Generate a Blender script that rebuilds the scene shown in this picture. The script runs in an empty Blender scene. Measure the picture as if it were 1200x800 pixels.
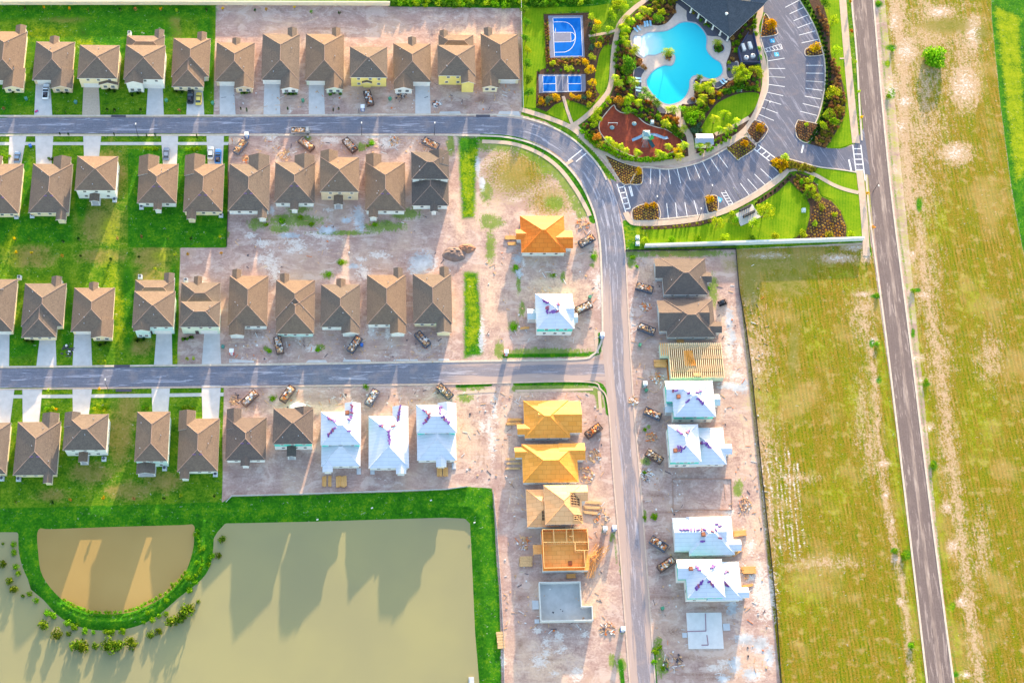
import bpy, bmesh, math, random
import numpy as np
from mathutils import Vector, Matrix, noise as mnoise
from mathutils.geometry import tessellate_polygon
random.seed(7)
SC = bpy.context.scene
COL = SC.collection
PI = math.pi
# ------------------------------------------------------------------ camera model
F = 1800.0                                   # focal length in photo pixels (1200 wide)
CX, CY = 600.0, 400.0
n_c = Vector((450 - CX, 1190 - CY, F)).normalized()      # straight down
d_v = -((430 - CX) * (450 - CX) + F * F) / (1190 - CY)
N_c = Vector((430 - CX, d_v, F)).normalized()            # north
U_c = -n_c
E_c = N_c.cross(U_c)
HC = 411.0
def P(px, py, z=0.0):
    d = Vector((px - CX, py - CY, F))
    wx, wy, wz = d.dot(E_c), d.dot(N_c), d.dot(U_c)
    t = (z - HC) / wz
    return Vector((wx * t, wy * t, z))
def PX(x, y, z):                              # numpy world -> pixel
    X = x * E_c.x + y * N_c.x + (z - HC) * U_c.x
    Y = x * E_c.y + y * N_c.y + (z - HC) * U_c.y
    Z = x * E_c.z + y * N_c.z + (z - HC) * U_c.z
    return CX + F * X / Z, CY + F * Y / Z
def MPP(px, py):                              # metres per pixel (east-west) there
    return (P(px + 1, py) - P(px, py)).length
cam_d = bpy.data.cameras.new('camera')
cam = bpy.data.objects.new('camera', cam_d); COL.objects.link(cam)
Rm = Matrix(((E_c.x, -E_c.y, -E_c.z), (N_c.x, -N_c.y, -N_c.z), (U_c.x, -U_c.y, -U_c.z)))
cam.matrix_world = Matrix.Translation((0, 0, HC)) @ Rm.to_4x4()
cam_d.sensor_width = 36; cam_d.sensor_fit = 'HORIZONTAL'; cam_d.lens = F / 1200 * 36
cam_d.clip_start = 1; cam_d.clip_end = 20000
SC.camera = cam
# ------------------------------------------------------------------ light
SUN_EL = math.radians(8.6)
sdir = Vector((0.255, 1, 0)).normalized()
SUNV = Vector((sdir.x * math.cos(SUN_EL), sdir.y * math.cos(SUN_EL), math.sin(SUN_EL)))
w = bpy.data.worlds.new('World'); SC.world = w; w.use_nodes = True
wn = w.node_tree; bg = wn.nodes['Background']
sk = wn.nodes.new('ShaderNodeTexSky'); sk.sky_type = 'NISHITA'; sk.sun_disc = False
sk.sun_elevation = SUN_EL; sk.sun_rotation = math.atan2(SUNV.x, SUNV.y)
sk.altitude = 50; sk.air_density = 1.0; sk.dust_density = 1.5; sk.ozone_density = 1.0
wn.links.new(sk.outputs[0], bg.inputs[0]); bg.inputs[1].default_value = 0.15
sl = bpy.data.lights.new('sun', 'SUN'); sl.energy = 3.1; sl.angle = math.radians(0.6); sl.color = (1.0, 0.76, 0.47)
so = bpy.data.objects.new('sun', sl); COL.objects.link(so)
so.rotation_euler = (-SUNV).to_track_quat('-Z', 'Y').to_euler(); so.location = (0, 100, 200)
SC.view_settings.view_transform = 'Standard'; SC.view_settings.look = 'None'
SC.view_settings.gamma = 1; SC.view_settings.exposure = 2.42
SC.render.engine = 'CYCLES'
SC.cycles.max_bounces = 4; SC.cycles.diffuse_bounces = 2; SC.cycles.glossy_bounces = 2
SC.cycles.transmission_bounces = 2; SC.cycles.use_denoising = False if False else True
# ------------------------------------------------------------------ colour + material helpers
def lin(c):
    c = c / 255.0
    return c / 12.92 if c <= 0.04045 else ((c + 0.055) / 1.055) ** 2.4
def S(r, g, b, k=1.0):
    return (lin(r) * k, lin(g) * k, lin(b) * k, 1)
class NT:
    def __init__(s, name):
        s.m = bpy.data.materials.new(name); s.m.use_nodes = True
        s.t = s.m.node_tree; s.t.nodes.clear()
        s.o = s.n('ShaderNodeOutputMaterial')
    def n(s, typ): return s.t.nodes.new(typ)
    def l(s, a, b): s.t.links.new(a, b)
    def put(s, v, sock):
        if isinstance(v, bpy.types.NodeSocket): s.l(v, sock)
        elif v is not None: sock.default_value = v
    def pos(s): return s.n('ShaderNodeNewGeometry').outputs['Position']
    def oc(s): return s.n('ShaderNodeTexCoord').outputs['Object']
    def mapv(s, v, sc=(1, 1, 1), rot=(0, 0, 0), loc=(0, 0, 0)):
        q = s.n('ShaderNodeMapping'); s.l(v, q.inputs[0]); q.inputs['Scale'].default_value = sc
        q.inputs['Rotation'].default_value = rot; q.inputs['Location'].default_value = loc
        return q.outputs[0]
    def noise(s, v, sc, det=3, ro=0.6, dist=0.0):
        q = s.n('ShaderNodeTexNoise'); s.l(v, q.inputs['Vector']); q.inputs['Scale'].default_value = sc
        q.inputs['Detail'].default_value = det; q.inputs['Roughness'].default_value = ro
        q.inputs['Distortion'].default_value = dist
        return q.outputs['Fac']
    def vor(s, v, sc, out='Color'):
        q = s.n('ShaderNodeTexVoronoi'); s.l(v, q.inputs['Vector']); q.inputs['Scale'].default_value = sc
        return q.outputs[out]
    def wave(s, v, sc, dist=1.0, dsc=1.0, axis='X'):
        q = s.n('ShaderNodeTexWave'); s.l(v, q.inputs['Vector']); q.bands_direction = axis
        q.inputs['Scale'].default_value = sc; q.inputs['Distortion'].default_value = dist
        q.inputs['Detail'].default_value = 2; q.inputs['Detail Scale'].default_value = dsc
        return q.outputs['Fac']
    def math(s, op, a, b=None, c=None, clamp=False):
        q = s.n('ShaderNodeMath'); q.operation = op; q.use_clamp = clamp
        s.put(a, q.inputs[0]); s.put(b, q.inputs[1]); s.put(c, q.inputs[2]); return q.outputs[0]
    def ss(s, v, a, b, lo=0.0, hi=1.0):
        q = s.n('ShaderNodeMapRange'); q.interpolation_type = 'SMOOTHSTEP'; s.put(v, q.inputs[0])
        q.inputs[1].default_value = a; q.inputs[2].default_value = b
        q.inputs[3].default_value = lo; q.inputs[4].default_value = hi
        return q.outputs[0]
    def mix(s, f, a, b, blend='MIX'):
        q = s.n('ShaderNodeMix'); q.data_type = 'RGBA'; q.blend_type = blend
        s.put(f, q.inputs[0]); s.put(a, q.inputs[6]); s.put(b, q.inputs[7]); return q.outputs[2]
    def ramp(s, f, stops):
        q = s.n('ShaderNodeValToRGB'); s.l(f, q.inputs[0]); e = q.color_ramp.elements
        while len(e) < len(stops): e.new(0.5)
        for k, (p, c) in enumerate(stops): e[k].position = p; e[k].color = c
        return q.outputs[0]
    def attr(s, name):
        q = s.n('ShaderNodeAttribute'); q.attribute_name = name; return q.outputs['Fac']
    def rnd(s): return s.n('ShaderNodeObjectInfo').outputs['Random']
    def bump(s, h, st=0.3, d=0.05):
        q = s.n('ShaderNodeBump'); s.l(h, q.inputs['Height']); q.inputs['Strength'].default_value = st
        q.inputs['Distance'].default_value = d; return q.outputs[0]
    def bsdf(s, col, ro=0.8, spec=0.3, nrm=None, metal=0.0):
        q = s.n('ShaderNodeBsdfPrincipled'); s.put(col, q.inputs['Base Color']); s.put(ro, q.inputs['Roughness'])
        s.put(spec, q.inputs['Specular IOR Level']); s.put(metal, q.inputs['Metallic'])
        if nrm is not None: s.l(nrm, q.inputs['Normal'])
        s.l(q.outputs[0], s.o.inputs[0]); s.b = q
        return s.m
MATS = {}
def mat_plain(name, c, var=0.12, sc=1.2, ro=0.75, spec=0.3, metal=0.0, rnd=0.0):
    if name in MATS: return MATS[name]
    t = NT(name); v = t.oc()
    f = t.noise(v, sc, 4, 0.65)
    lo = tuple(x * (1 - var) for x in c[:3]) + (1,); hi = tuple(min(1, x * (1 + var)) for x in c[:3]) + (1,)
    col = t.ramp(f, [(0.3, lo), (0.7, hi)])
    if rnd:
        k = t.ss(t.rnd(), 0, 1, 1 - rnd, 1 + rnd)
        h = t.n('ShaderNodeHueSaturation'); t.l(col, h.inputs['Color']); t.l(k, h.inputs['Value']); col = h.outputs[0]
    MATS[name] = t.bsdf(col, ro, spec, None, metal)
    return MATS[name]
# ------------------------------------------------------------------ mesh helpers
class MB:
    def __init__(s): s.v = []; s.f = []; s.mi = []; s.cur = 0
    def vv(s, p): s.v.append(tuple(p)); return len(s.v) - 1
    def face(s, pts):
        s.f.append([s.vv(p) for p in pts]); s.mi.append(s.cur)
    def poly(s, pts, z=None):
        q = [Vector((p[0], p[1], z if z is not None else p[2])) for p in pts]
        b = len(s.v)
        for p in q: s.v.append(tuple(p))
        for t in tessellate_polygon([[Vector((p.x, p.y, 0)) for p in q]]):
            a, c, d = q[t[0]], q[t[1]], q[t[2]]
            cr = (c.x - a.x) * (d.y - a.y) - (c.y - a.y) * (d.x - a.x)
            t = list(t) if cr > 0 else [t[0], t[2], t[1]]
            s.f.append([b + i for i in t]); s.mi.append(s.cur)
    def slab(s, pts, z0, z1):
        pts = [Vector((p[0], p[1], 0)) for p in pts]
        if sum(pts[i - 1].x * pts[i].y - pts[i].x * pts[i - 1].y for i in range(len(pts))) < 0: pts = pts[::-1]
        s.poly(pts, z1)
        for i in range(len(pts)):
            a, b = pts[i - 1], pts[i]
            s.face([(a.x, a.y, z0), (b.x, b.y, z0), (b.x, b.y, z1), (a.x, a.y, z1)])
    def box(s, c, sz, rz=0.0, rx=0.0, ry=0.0, taper=1.0):
        M = Matrix.Translation(Vector(c)) @ Matrix.Rotation(rz, 4, 'Z') @ Matrix.Rotation(ry, 4, 'Y') @ Matrix.Rotation(rx, 4, 'X')
        x, y, z = sz[0] / 2, sz[1] / 2, sz[2] / 2; t = taper
        p = [M @ Vector(q) for q in ((-x, -y, -z), (x, -y, -z), (x, y, -z), (-x, y, -z), (-x * t, -y * t, z), (x * t, -y * t, z), (x * t, y * t, z), (-x * t, y * t, z))]
        for f in ((3, 2, 1, 0), (4, 5, 6, 7), (0, 1, 5, 4), (1, 2, 6, 5), (2, 3, 7, 6), (3, 0, 4, 7)):
            s.face([p[i] for i in f])
    def tube(s, pts, r, seg=8, cap=True):
        pts = [Vector(p) for p in pts]; rr = r if isinstance(r, (list, tuple)) else [r] * len(pts)
        rings = []
        for i, p in enumerate(pts):
            d = (pts[min(i + 1, len(pts) - 1)] - pts[max(i - 1, 0)]).normalized()
            a = d.cross(Vector((0, 0, 1)) if abs(d.z) < 0.95 else Vector((1, 0, 0))).normalized(); b = d.cross(a)
            rings.append([s.vv(p + a * math.cos(2 * PI * k / seg) * rr[i] - b * math.sin(2 * PI * k / seg) * rr[i]) for k in range(seg)])
        for i in range(len(rings) - 1):
            for k in range(seg):
                s.f.append([rings[i][k], rings[i][(k + 1) % seg], rings[i + 1][(k + 1) % seg], rings[i + 1][k]]); s.mi.append(s.cur)
        if cap:
            s.f.append(rings[0][::-1]); s.mi.append(s.cur); s.f.append(rings[-1][:]); s.mi.append(s.cur)
    def build(s, name, mats, parent=None, smooth=False, loc=None):
        me = bpy.data.meshes.new(name); me.from_pydata(s.v, [], s.f)
        if not isinstance(mats, (list, tuple)): mats = [mats]
        for m in mats: me.materials.append(m)
        if len(mats) > 1: me.polygons.foreach_set('material_index', s.mi)
        if smooth: me.polygons.foreach_set('use_smooth', [True] * len(s.f))
        me.update()
        o = bpy.data.objects.new(name, me); COL.objects.link(o)
        if parent: o.parent = parent
        if loc is not None: o.location = loc
        return o
def empty(name, loc=(0, 0, 0), rz=0.0):
    o = bpy.data.objects.new(name, None); COL.objects.link(o); o.location = loc; o.rotation_euler = (0, 0, rz)
    o.empty_display_size = 0.5
    return o
def tag(o, label, cat, group=None):
    o['label'] = label; o['category'] = cat
    if group: o['group'] = group
    return o
def struct(o, kind='structure'):
    o['kind'] = kind; return o
KIDS = {}
def copy_tree(o, parent=None):
    c = o.copy(); COL.objects.link(c)
    if parent is not None: c.parent = parent
    for ch in o.children: copy_tree(ch, c)
    return c
def smooth_line(pts, n=6, closed=False):
    m = len(pts); out = []
    rng = range(m) if closed else range(m - 1)
    for i in rng:
        g = lambda k: pts[k % m] if closed else pts[min(max(k, 0), m - 1)]
        p0, p1, p2, p3 = g(i - 1), g(i), g(i + 1), g(i + 2)
        for k in range(n):
            t = k / n
            out.append(tuple(0.5 * (2 * b + (c - a) * t + (2 * a - 5 * b + 4 * c - d) * t * t + (-a + 3 * b - 3 * c + d) * t ** 3) for a, b, c, d in zip(p0, p1, p2, p3)))
    if not closed: out.append(tuple(pts[-1]))
    return out
def W(pts, z=0.0): return [P(p[0], p[1], z) for p in pts]
def ribbon(mb, pts, w, z, thick=0.0):
    """pts: world points, w: half widths (left, right offsets per point)"""
    L, R = [], []
    for i, p in enumerate(pts):
        d = (pts[min(i + 1, len(pts) - 1)] - pts[max(i - 1, 0)]); d.z = 0; d.normalize()
        nn = Vector((-d.y, d.x, 0))
        a, b = (w[i] if isinstance(w, list) else w)
        L.append(Vector((p.x, p.y, z)) + nn * a); R.append(Vector((p.x, p.y, z)) + nn * b)
    for i in range(len(pts) - 1):
        mb.face([R[i], R[i + 1], L[i + 1], L[i]])
        if thick:
            dz = Vector((0, 0, thick))
            mb.face([L[i], L[i + 1], L[i + 1] - dz, L[i] - dz]); mb.face([R[i + 1], R[i], R[i] - dz, R[i + 1] - dz])
    if thick:
        mb.face([L[0], L[0] - dz, R[0] - dz, R[0]]); mb.face([R[-1], R[-1] - dz, L[-1] - dz, L[-1]])
# ================================================================== GROUND SHEET
def sdf(X, Y, poly):
    """signed distance in pixels, negative inside"""
    d = np.full(X.shape, 1e9); ins = np.zeros(X.shape, bool)
    n = len(poly)
    for i in range(n):
        ax, ay = poly[i - 1]; bx, by = poly[i]
        ex, ey = bx - ax, by - ay; L = ex * ex + ey * ey + 1e-9
        t = np.clip(((X - ax) * ex + (Y - ay) * ey) / L, 0, 1)
        d = np.minimum(d, (X - ax - t * ex) ** 2 + (Y - ay - t * ey) ** 2)
        c = (ay > Y) != (by > Y)
        xi = ax + (Y - ay) / (by - ay + (1e-9 if by == ay else 0)) * (bx - ax)
        ins ^= c & (X < xi)
    d = np.sqrt(d)
    return np.where(ins, -d, d)
POND = [(-90, 622), (21, 622), (247, 612), (300, 611), (370, 609.5), (450, 607), (520, 605), (545, 606), (551, 612), (553, 650), (557, 740), (562, 800), (566, 900), (-90, 900)]
INNER = [(44, 619.5), (60, 618.5), (130, 616), (210, 613.8), (226, 613.5), (227, 625), (225, 645), (214, 674), (189, 699), (155, 715), (127, 718), (100, 715), (72, 701), (49.5, 674), (44, 646)]
BERM = [(21, 600), (20.5, 624), (22, 650), (31.5, 676.5), (50, 701), (73, 724), (105, 736), (144, 736), (178, 724), (210, 698), (236, 677), (246.7, 658), (250, 629), (247, 600)]
def axis(lo, hi, st):
    return np.concatenate([[-6000, -2500, -1000, lo - 250, lo - 60], np.arange(lo, hi, st), [hi + 60, hi + 250, 1000, 2500, 6000]])
c0, c1 = P(-25, -15), P(1225, -15); c2, c3 = P(-25, 815), P(1225, 815)
gx = axis(min(c0.x, c2.x), max(c1.x, c3.x), 0.55)
gy = axis(c2.y - 2, c0.y + 2, 0.55)
GX, GY = np.meshgrid(gx, gy)
QX, QY = PX(GX, GY, np.zeros_like(GX))
far = (np.abs(GX) > 900) | (np.abs(GY) > 900)
QX = np.where(far, -5000, QX); QY = np.where(far, -5000, QY)
VIS = (QX > -200) & (QX < 1400) & (QY > -200) & (QY < 1000)
LAY = {k: np.zeros(GX.shape) for k in ('lawn', 'olive', 'dry', 'weed', 'white', 'wet', 'sand', 'soil', 'lush', 'lime')}
def pnt(ch, poly, soft=1.0, val=1.0, sub=False):
    xs = [p[0] for p in poly]; ys = [p[1] for p in poly]; m = soft + 3
    sel = (QX > min(xs) - m) & (QX < max(xs) + m) & (QY > min(ys) - m) & (QY < max(ys) + m)
    d = sdf(QX[sel], QY[sel], poly)
    v = np.clip(0.5 - d / (2 * soft), 0, 1) * val
    A = LAY[ch]
    A[sel] = np.minimum(A[sel], 1 - v) if sub else np.maximum(A[sel], v)
def ell(ch, x, y, rx, ry, ang=0, soft=0.6, val=1.0):
    m = max(rx, ry) * (1 + soft) + 3
    sel = (np.abs(QX - x) < m) & (np.abs(QY - y) < m)
    c, s = math.cos(math.radians(ang)), math.sin(math.radians(ang))
    dx, dy = QX[sel] - x, QY[sel] - y
    r = np.sqrt(((dx * c + dy * s) / rx) ** 2 + ((-dx * s + dy * c) / ry) ** 2)
    v = np.clip((1 + soft - r) / (2 * soft), 0, 1) * val
    LAY[ch][sel] = np.maximum(LAY[ch][sel], v)
def strip(ch, pts, wpx, soft=1.0, val=1.0):
    pts = smooth_line(pts, 5)
    xs = [p[0] for p in pts]; ys = [p[1] for p in pts]; m = soft + wpx + 3
    sel = (QX > min(xs) - m) & (QX < max(xs) + m) & (QY > min(ys) - m) & (QY < max(ys) + m)
    X, Y = QX[sel], QY[sel]; d = np.full(X.shape, 1e9)
    for (ax, ay), (bx, by) in zip(pts, pts[1:]):
        ex, ey = bx - ax, by - ay; L = ex * ex + ey * ey + 1e-9
        t = np.clip(((X - ax) * ex + (Y - ay) * ey) / L, 0, 1)
        d = np.minimum(d, (X - ax - t * ex) ** 2 + (Y - ay - t * ey) ** 2)
    v = np.clip(0.5 - (np.sqrt(d) - wpx) / (2 * soft), 0, 1) * val
    LAY[ch][sel] = np.maximum(LAY[ch][sel], v)
LAY['olive'][far] = 1; LAY['lawn'][far] = 0
# ---- green lawns with crisp lot lines
for pl in ([(-150, -150), (455, -150), (455, 6), (-150, 6)],
           [(-150, 6), (253, 7), (250, 137), (-150, 137)],
           [(-150, 157), (268, 157), (266, 290), (211, 290), (208, 431), (-150, 431)],
           [(-150, 454), (262, 454), (260, 596), (-150, 602)]):
    pnt('lawn', pl, 0.8)
pnt('lush', [(-150, 597), (60, 594), (160, 591), (261, 588), (270, 582), (330, 580), (440, 577), (520, 574), (548, 570), (577, 572), (580, 620), (585, 700), (588, 810), (590, 900), (-150, 900)], 1.0)
pnt('lush', [(-150, -150), (252, -150), (252, 20), (150, 22), (-150, 24)], 12)
pnt('lush', [(100, 30), (140, 60), (140, 130), (20, 130), (20, 30)], 20, .55)
pnt('lush', [(150, 175), (267, 175), (266, 290), (150, 290)], 2)
pnt('lush', [(-150, 250), (85, 250), (85, 285), (-150, 285)], 8)
for a in [(0, 120, 14, 20), (30, 115, 12, 10), (148, 40, 60, 25), (240, 60, 10, 60), (95, 220, 8, 40), (30, 215, 7, 30), (20, 400, 30, 20), (150, 360, 9, 50), (78, 370, 8, 40), (203, 360, 6, 50)]:
    ell('lush', *a)
for a in [(118, 262, 30, 26), (130, 205, 20, 35), (105, 40, 12, 8, 20), (180, 300, 25, 18), (175, 325, 20, 15), (35, 300, 30, 14), (25, 412, 10, 8), (165, 405, 18, 12), (150, 480, 14, 26), (140, 510, 16, 40), (105, 555, 26, 14), (150, 575, 30, 12), (190, 565, 25, 14), (60, 580, 20, 8), (75, 20, 30, 8), (205, 33, 8, 30), (120, 300, 30, 10)]:
    ell('dry', *a, val=.8)
for a in [(130, 270, 16, 26), (10, 285, 8, 22, 20), (15, 300, 10, 14), (128, 315, 10, 25), (140, 370, 8, 45), (190, 300, 16, 10), (118, 430, 14, 5), (120, 480, 10, 18), (60, 460, 18, 4), (50, 40, 30, 10), (100, 52, 18, 9), (205, 420, 8, 8)]:
    ell('lime', *a, val=.5)  # sun streaks through the house gaps, painted as yellower grass
ell('soil', 150, 555, 14, 20, val=.5); ell('soil', 125, 585, 22, 6, val=.6); ell('soil', 138, 486, 6, 18, val=.7); ell('soil', 147, 480, 8, 8, val=.6)
ell('soil', 80, 603, 50, 4, val=.45); ell('dry', 60, 606, 70, 8, val=.6)
# ---- clubhouse grounds
pnt('lawn', [(612, -150), (1001, -150), (1001, 168), (985, 176), (940, 168), (890, 100), (800, 190), (735, 186), (690, 165), (612, 129)], 0.8)
pnt('lawn', [(611, 135), (640, 143), (668, 161), (695, 186), (714, 211), (725, 217), (718, 205), (697, 179), (670, 154), (640, 137), (611, 129)], 0.7)
pnt('lawn', [(730, 258), (733, 293), (864, 292), (1012, 284), (1003, 200), (958, 195), (910, 205), (840, 250), (775, 260)], 0.8)
pnt('lawn', [(1001, -60), (1006, -60), (1015, 168), (1009, 176), (1001, 170)], .8); pnt('lawn', [(1003, 200), (1012, 210), (1022, 300), (1017, 300)], .8)
pnt('lush', [(455, -150), (1000, -150), (1000, -4), (760, -6), (690, 9), (612, 10), (455, 8)], 1.0)
pnt('lush', [(612, 95), (626, 95), (628, 130), (612, 128)], 3)
pnt('lush', [(730, 258), (748, 262), (746, 292), (732, 293)], 4)
for a in [(640, 60, 30, 60), (700, 80, 12, 50), (1000, 230, 30, 50), (900, 265, 60, 20), (975, 60, 20, 80), (985, 150, 20, 20), (870, 130, 25, 25), (790, 275, 60, 15)]:
    ell('lime', *a, val=.7)
# ---- weeds on the building land
pnt('lush', [(536, 160), (563, 159), (560, 185), (558, 225), (556, 256), (541, 258), (538, 205)], 6, .9); pnt('lime', [(538, 175), (560, 172), (557, 255), (542, 256)], 6, .55)
pnt('lush', [(543, 318), (560, 319), (564, 365), (566, 416), (543, 420)], 6, .9); pnt('lime', [(544, 320), (559, 322), (564, 400), (546, 415)], 6, .55)
for a in [(640, 198, 10, 8), (650, 238, 12, 10), (570, 225, 8, 14), (345, 258, 36, 8), (300, 262, 10, 8), (350, 245, 14, 6), (450, 265, 28, 7), (475, 250, 20, 8), (400, 273, 40, 3), (400, 307, 8, 4), (383, 322, 8, 5), (327, 268, 14, 6),
          (424, 172, 6, 6), (435, 167, 4, 5), (640, 413, 60, 6), (552, 455, 22, 3), (545, 466, 10, 6), (608, 330, 3, 14), (604, 315, 6, 6), (648, 323, 6, 3), (660, 325, 3, 8), (602, 382, 7, 7), (612, 362, 4, 10), (696, 300, 5, 8), (694, 311, 4, 3), (740, 302, 6, 12), (745, 298, 30, 4), (800, 297, 60, 5), (836, 340, 6, 20), (312, 408, 4, 4), (375, 407, 6, 5), (430, 452, 3, 6), (320, 466, 5, 4), (769, 766, 8, 14), (775, 780, 10, 12), (772, 750, 4, 6), (728, 780, 6, 14), (717, 775, 4, 10), (755, 605, 3, 8), (767, 604, 5, 5), (717, 630, 3, 8), (730, 738, 6, 4), (727, 665, 2, 10), (865, 572, 6, 12), (757, 540, 6, 6), (760, 500, 3, 3), (360, 162, 6, 3), (585, 410, 6, 12), (575, 260, 15, 10), (575, 290, 6, 20), (528, 170, 5, 14), (265, 275, 4, 6)]:
    ell('weed', *a, soft=.5, val=.8)
strip('lush', [(565, 160.5), (600, 163), (632, 175), (658, 195), (680, 222), (692, 248), (695, 258)], 4, 1.2)
strip('weed', [(565, 170), (600, 172), (626, 182), (650, 200), (668, 224), (682, 250)], 7, 4, .8)
strip('lush', [(604, 449), (690, 449), (708, 458), (713, 484)], 3, 1.5); strip('weed', [(604, 455), (690, 456), (704, 475)], 4, 2)
strip('lush', [(536, 452), (575, 450)], 2.5, 1.2); strip('lush', [(703, 392), (702, 408), (690, 415), (590, 417)], 3, 2, .8)
strip('lush', [(766, 760), (769, 812)], 2.5, 1.5, .8); strip('lush', [(727, 775), (731, 812)], 3, 1.5, .9); strip('lush', [(720, 616), (723, 660)], 1.5, 1, .7)
ell('olive', 610, 200, 48, 34, soft=.8, val=.75); ell('olive', 645, 235, 34, 24, soft=.8, val=.7); ell('dry', 600, 215, 36, 26, soft=.9, val=.55)
# ---- fields
pnt('olive', [(862, 292), (1012, 287), (1022, 290), (1092, 812), (1100, 900), (925, 900), (916, 812)], 1.2)
pnt('olive', [(1022, -150), (1160, -150), (1162, 20), (1172, 120), (1185, 220), (1198, 290), (1225, 400), (1500, 900), (1120, 900), (1117, 812)], 1.2)
pnt('lush', [(1159, -150), (1162, 20), (1172, 120), (1185, 220), (1198, 290), (1230, 400), (1500, 400), (1500, -150)], 1.2)
pnt('lime', [(1165, 5), (1195, 20), (1205, 200), (1190, 215), (1178, 120)], 4, .7)
RL = [(998, -40), (1016, 200), (1038, 400), (1063, 600), (1087, 800), (1092, 850)]
RR = [(1023, -40), (1042, 200), (1067, 400), (1091, 600), (1118, 800), (1124, 850)]
strip('lush', [(p[0] - 4, p[1]) for p in RL if p[1] > 250] + [], 2.5, 3, .6)
strip('lush', [(p[0] + 4, p[1]) for p in RR], 2.5, 3, .6)
strip('lime', [(p[0] - 8, p[1]) for p in RL if p[1] > 290], 6, 5, .42); strip('lime', [(p[0] + 9, p[1]) for p in RR], 6, 5, .42)
rs = random.Random(3)
for a in [(1085, 60, 50, 80), (1080, 150, 40, 70), (1075, 230, 30, 60), (1130, 60, 26, 70), (1085, 330, 24, 60), (1100, 420, 22, 50), (1110, 520, 16, 60), (1010, 370, 20, 40), (880, 340, 14, 40), (880, 420, 8, 50), (930, 560, 40, 8), (960, 660, 60, 10), (1010, 480, 12, 60), (1160, 420, 20, 40), (1150, 640, 12, 50), (1020, 520, 14, 50)]:
    ell('sand', *a, soft=.9, val=.56)
strip('sand', [(1075, 240), (1085, 330), (1105, 460), (1118, 560), (1128, 640), (1140, 740), (1150, 810)], 10, 10, .62)
strip('sand', [(1050, -10), (1058, 80), (1060, 150), (1066, 240)], 14, 12, .68)
strip('sand', [(1080, 0), (1100, 30), (1090, 70), (1080, 140)], 14, 14, .55)
strip('sand', [(1020, 345), (1015, 380), (1024, 440), (1030, 520), (1040, 600), (1060, 700), (1068, 800)], 6, 7, .64)
for a in [(1062, 60, 18, 20), (1100, 14, 22, 9), (1048, 25, 8, 20), (1045, 105, 12, 20), (1060, 120, 14, 12), (1056, 150, 8, 12), (1050, 200, 8, 6), (1069, 300, 5, 10), (1083, 345, 12, 5), (1075, 420, 12, 6), (1080, 445, 10, 4), (1088, 500, 8, 6), (1110, 595, 8, 8), (1117, 640, 8, 10), (1127, 705, 8, 8), (1130, 790, 10, 5), (1012, 345, 12, 4), (1024, 400, 6, 6), (1027, 445, 6, 4), (1035, 543, 9, 6), (1050, 655, 8, 5), (1055, 705, 6, 6), (1038, 580, 5, 5), (1045, 610, 4, 4), (900, 300, 30, 4), (980, 303, 25, 6), (1015, 300, 8, 10), (1000, 290, 14, 5), (1130, 100, 20, 30), (1140, 40, 12, 25), (1120, 180, 22, 14)]:
    ell('sand', *a, soft=.8, val=.85); ell('white', a[0], a[1], a[2] * .6, a[3] * .6, soft=.9, val=.5)
for a in [(1028, 347, 10, 3), (1022, 402, 4, 6), (1030, 445, 4, 5), (1062, 650, 7, 8), (1048, 645, 5, 4), (1068, 755, 5, 4), (1044, 56, 8, 4), (1045, 110, 5, 8), (1040, 75, 4, 5), (1094, 545, 5, 8), (1116, 710, 4, 6), (1075, 340, 5, 3), (1085, 450, 6, 3), (1070, 390, 3, 8), (1120, 790, 5, 4), (1077, 240, 4, 10), (1030, 5, 6, 5)]:
    ell('lush', *a, soft=.6, val=.8)
for a in [(905, 310, 60, 12), (880, 330, 14, 30), (920, 330, 30, 20), (930, 410, 7, 40, 5), (1110, 30, 30, 10), (1090, 70, 14, 12), (1150, 40, 10, 10)]:
    ell('dry', *a, soft=.7, val=.75)  # darker patches; tree and wall shade painted into the field colour
for a in [(985, 322, 26, 14), (1000, 335, 30, 12), (960, 400, 20, 30), (900, 470, 30, 30), (1000, 470, 20, 40), (940, 700, 40, 40), (1150, 500, 30, 60), (1140, 350, 20, 40), (1100, 260, 24, 30), (980, 580, 30, 40)]:
    ell('lime', *a, soft=.9, val=.4)
for k in range(9):                                            # ploughed pale scrapes in the field
    x = 893 + k * 5.2 + rs.uniform(-1, 1); y0 = 532 + rs.uniform(-8, 14); y1 = 650 + rs.uniform(-30, 12)
    strip('white', [(x, y0), (x + 2.5, (y0 + y1) / 2), (x + 4 + k * .5, y1)], rs.uniform(.3, .8), 1.4, .7 if k % 3 else .9); strip('sand', [(x + 1, y0), (x + 3, (y0 + y1) / 2), (x + 5 + k * .5, y1)], 1.2, 2, .6)
strip('white', [(881, 405), (884, 436)], .8, 1, .8); strip('white', [(888, 415), (890, 436)], .8, 1, .8)
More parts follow.
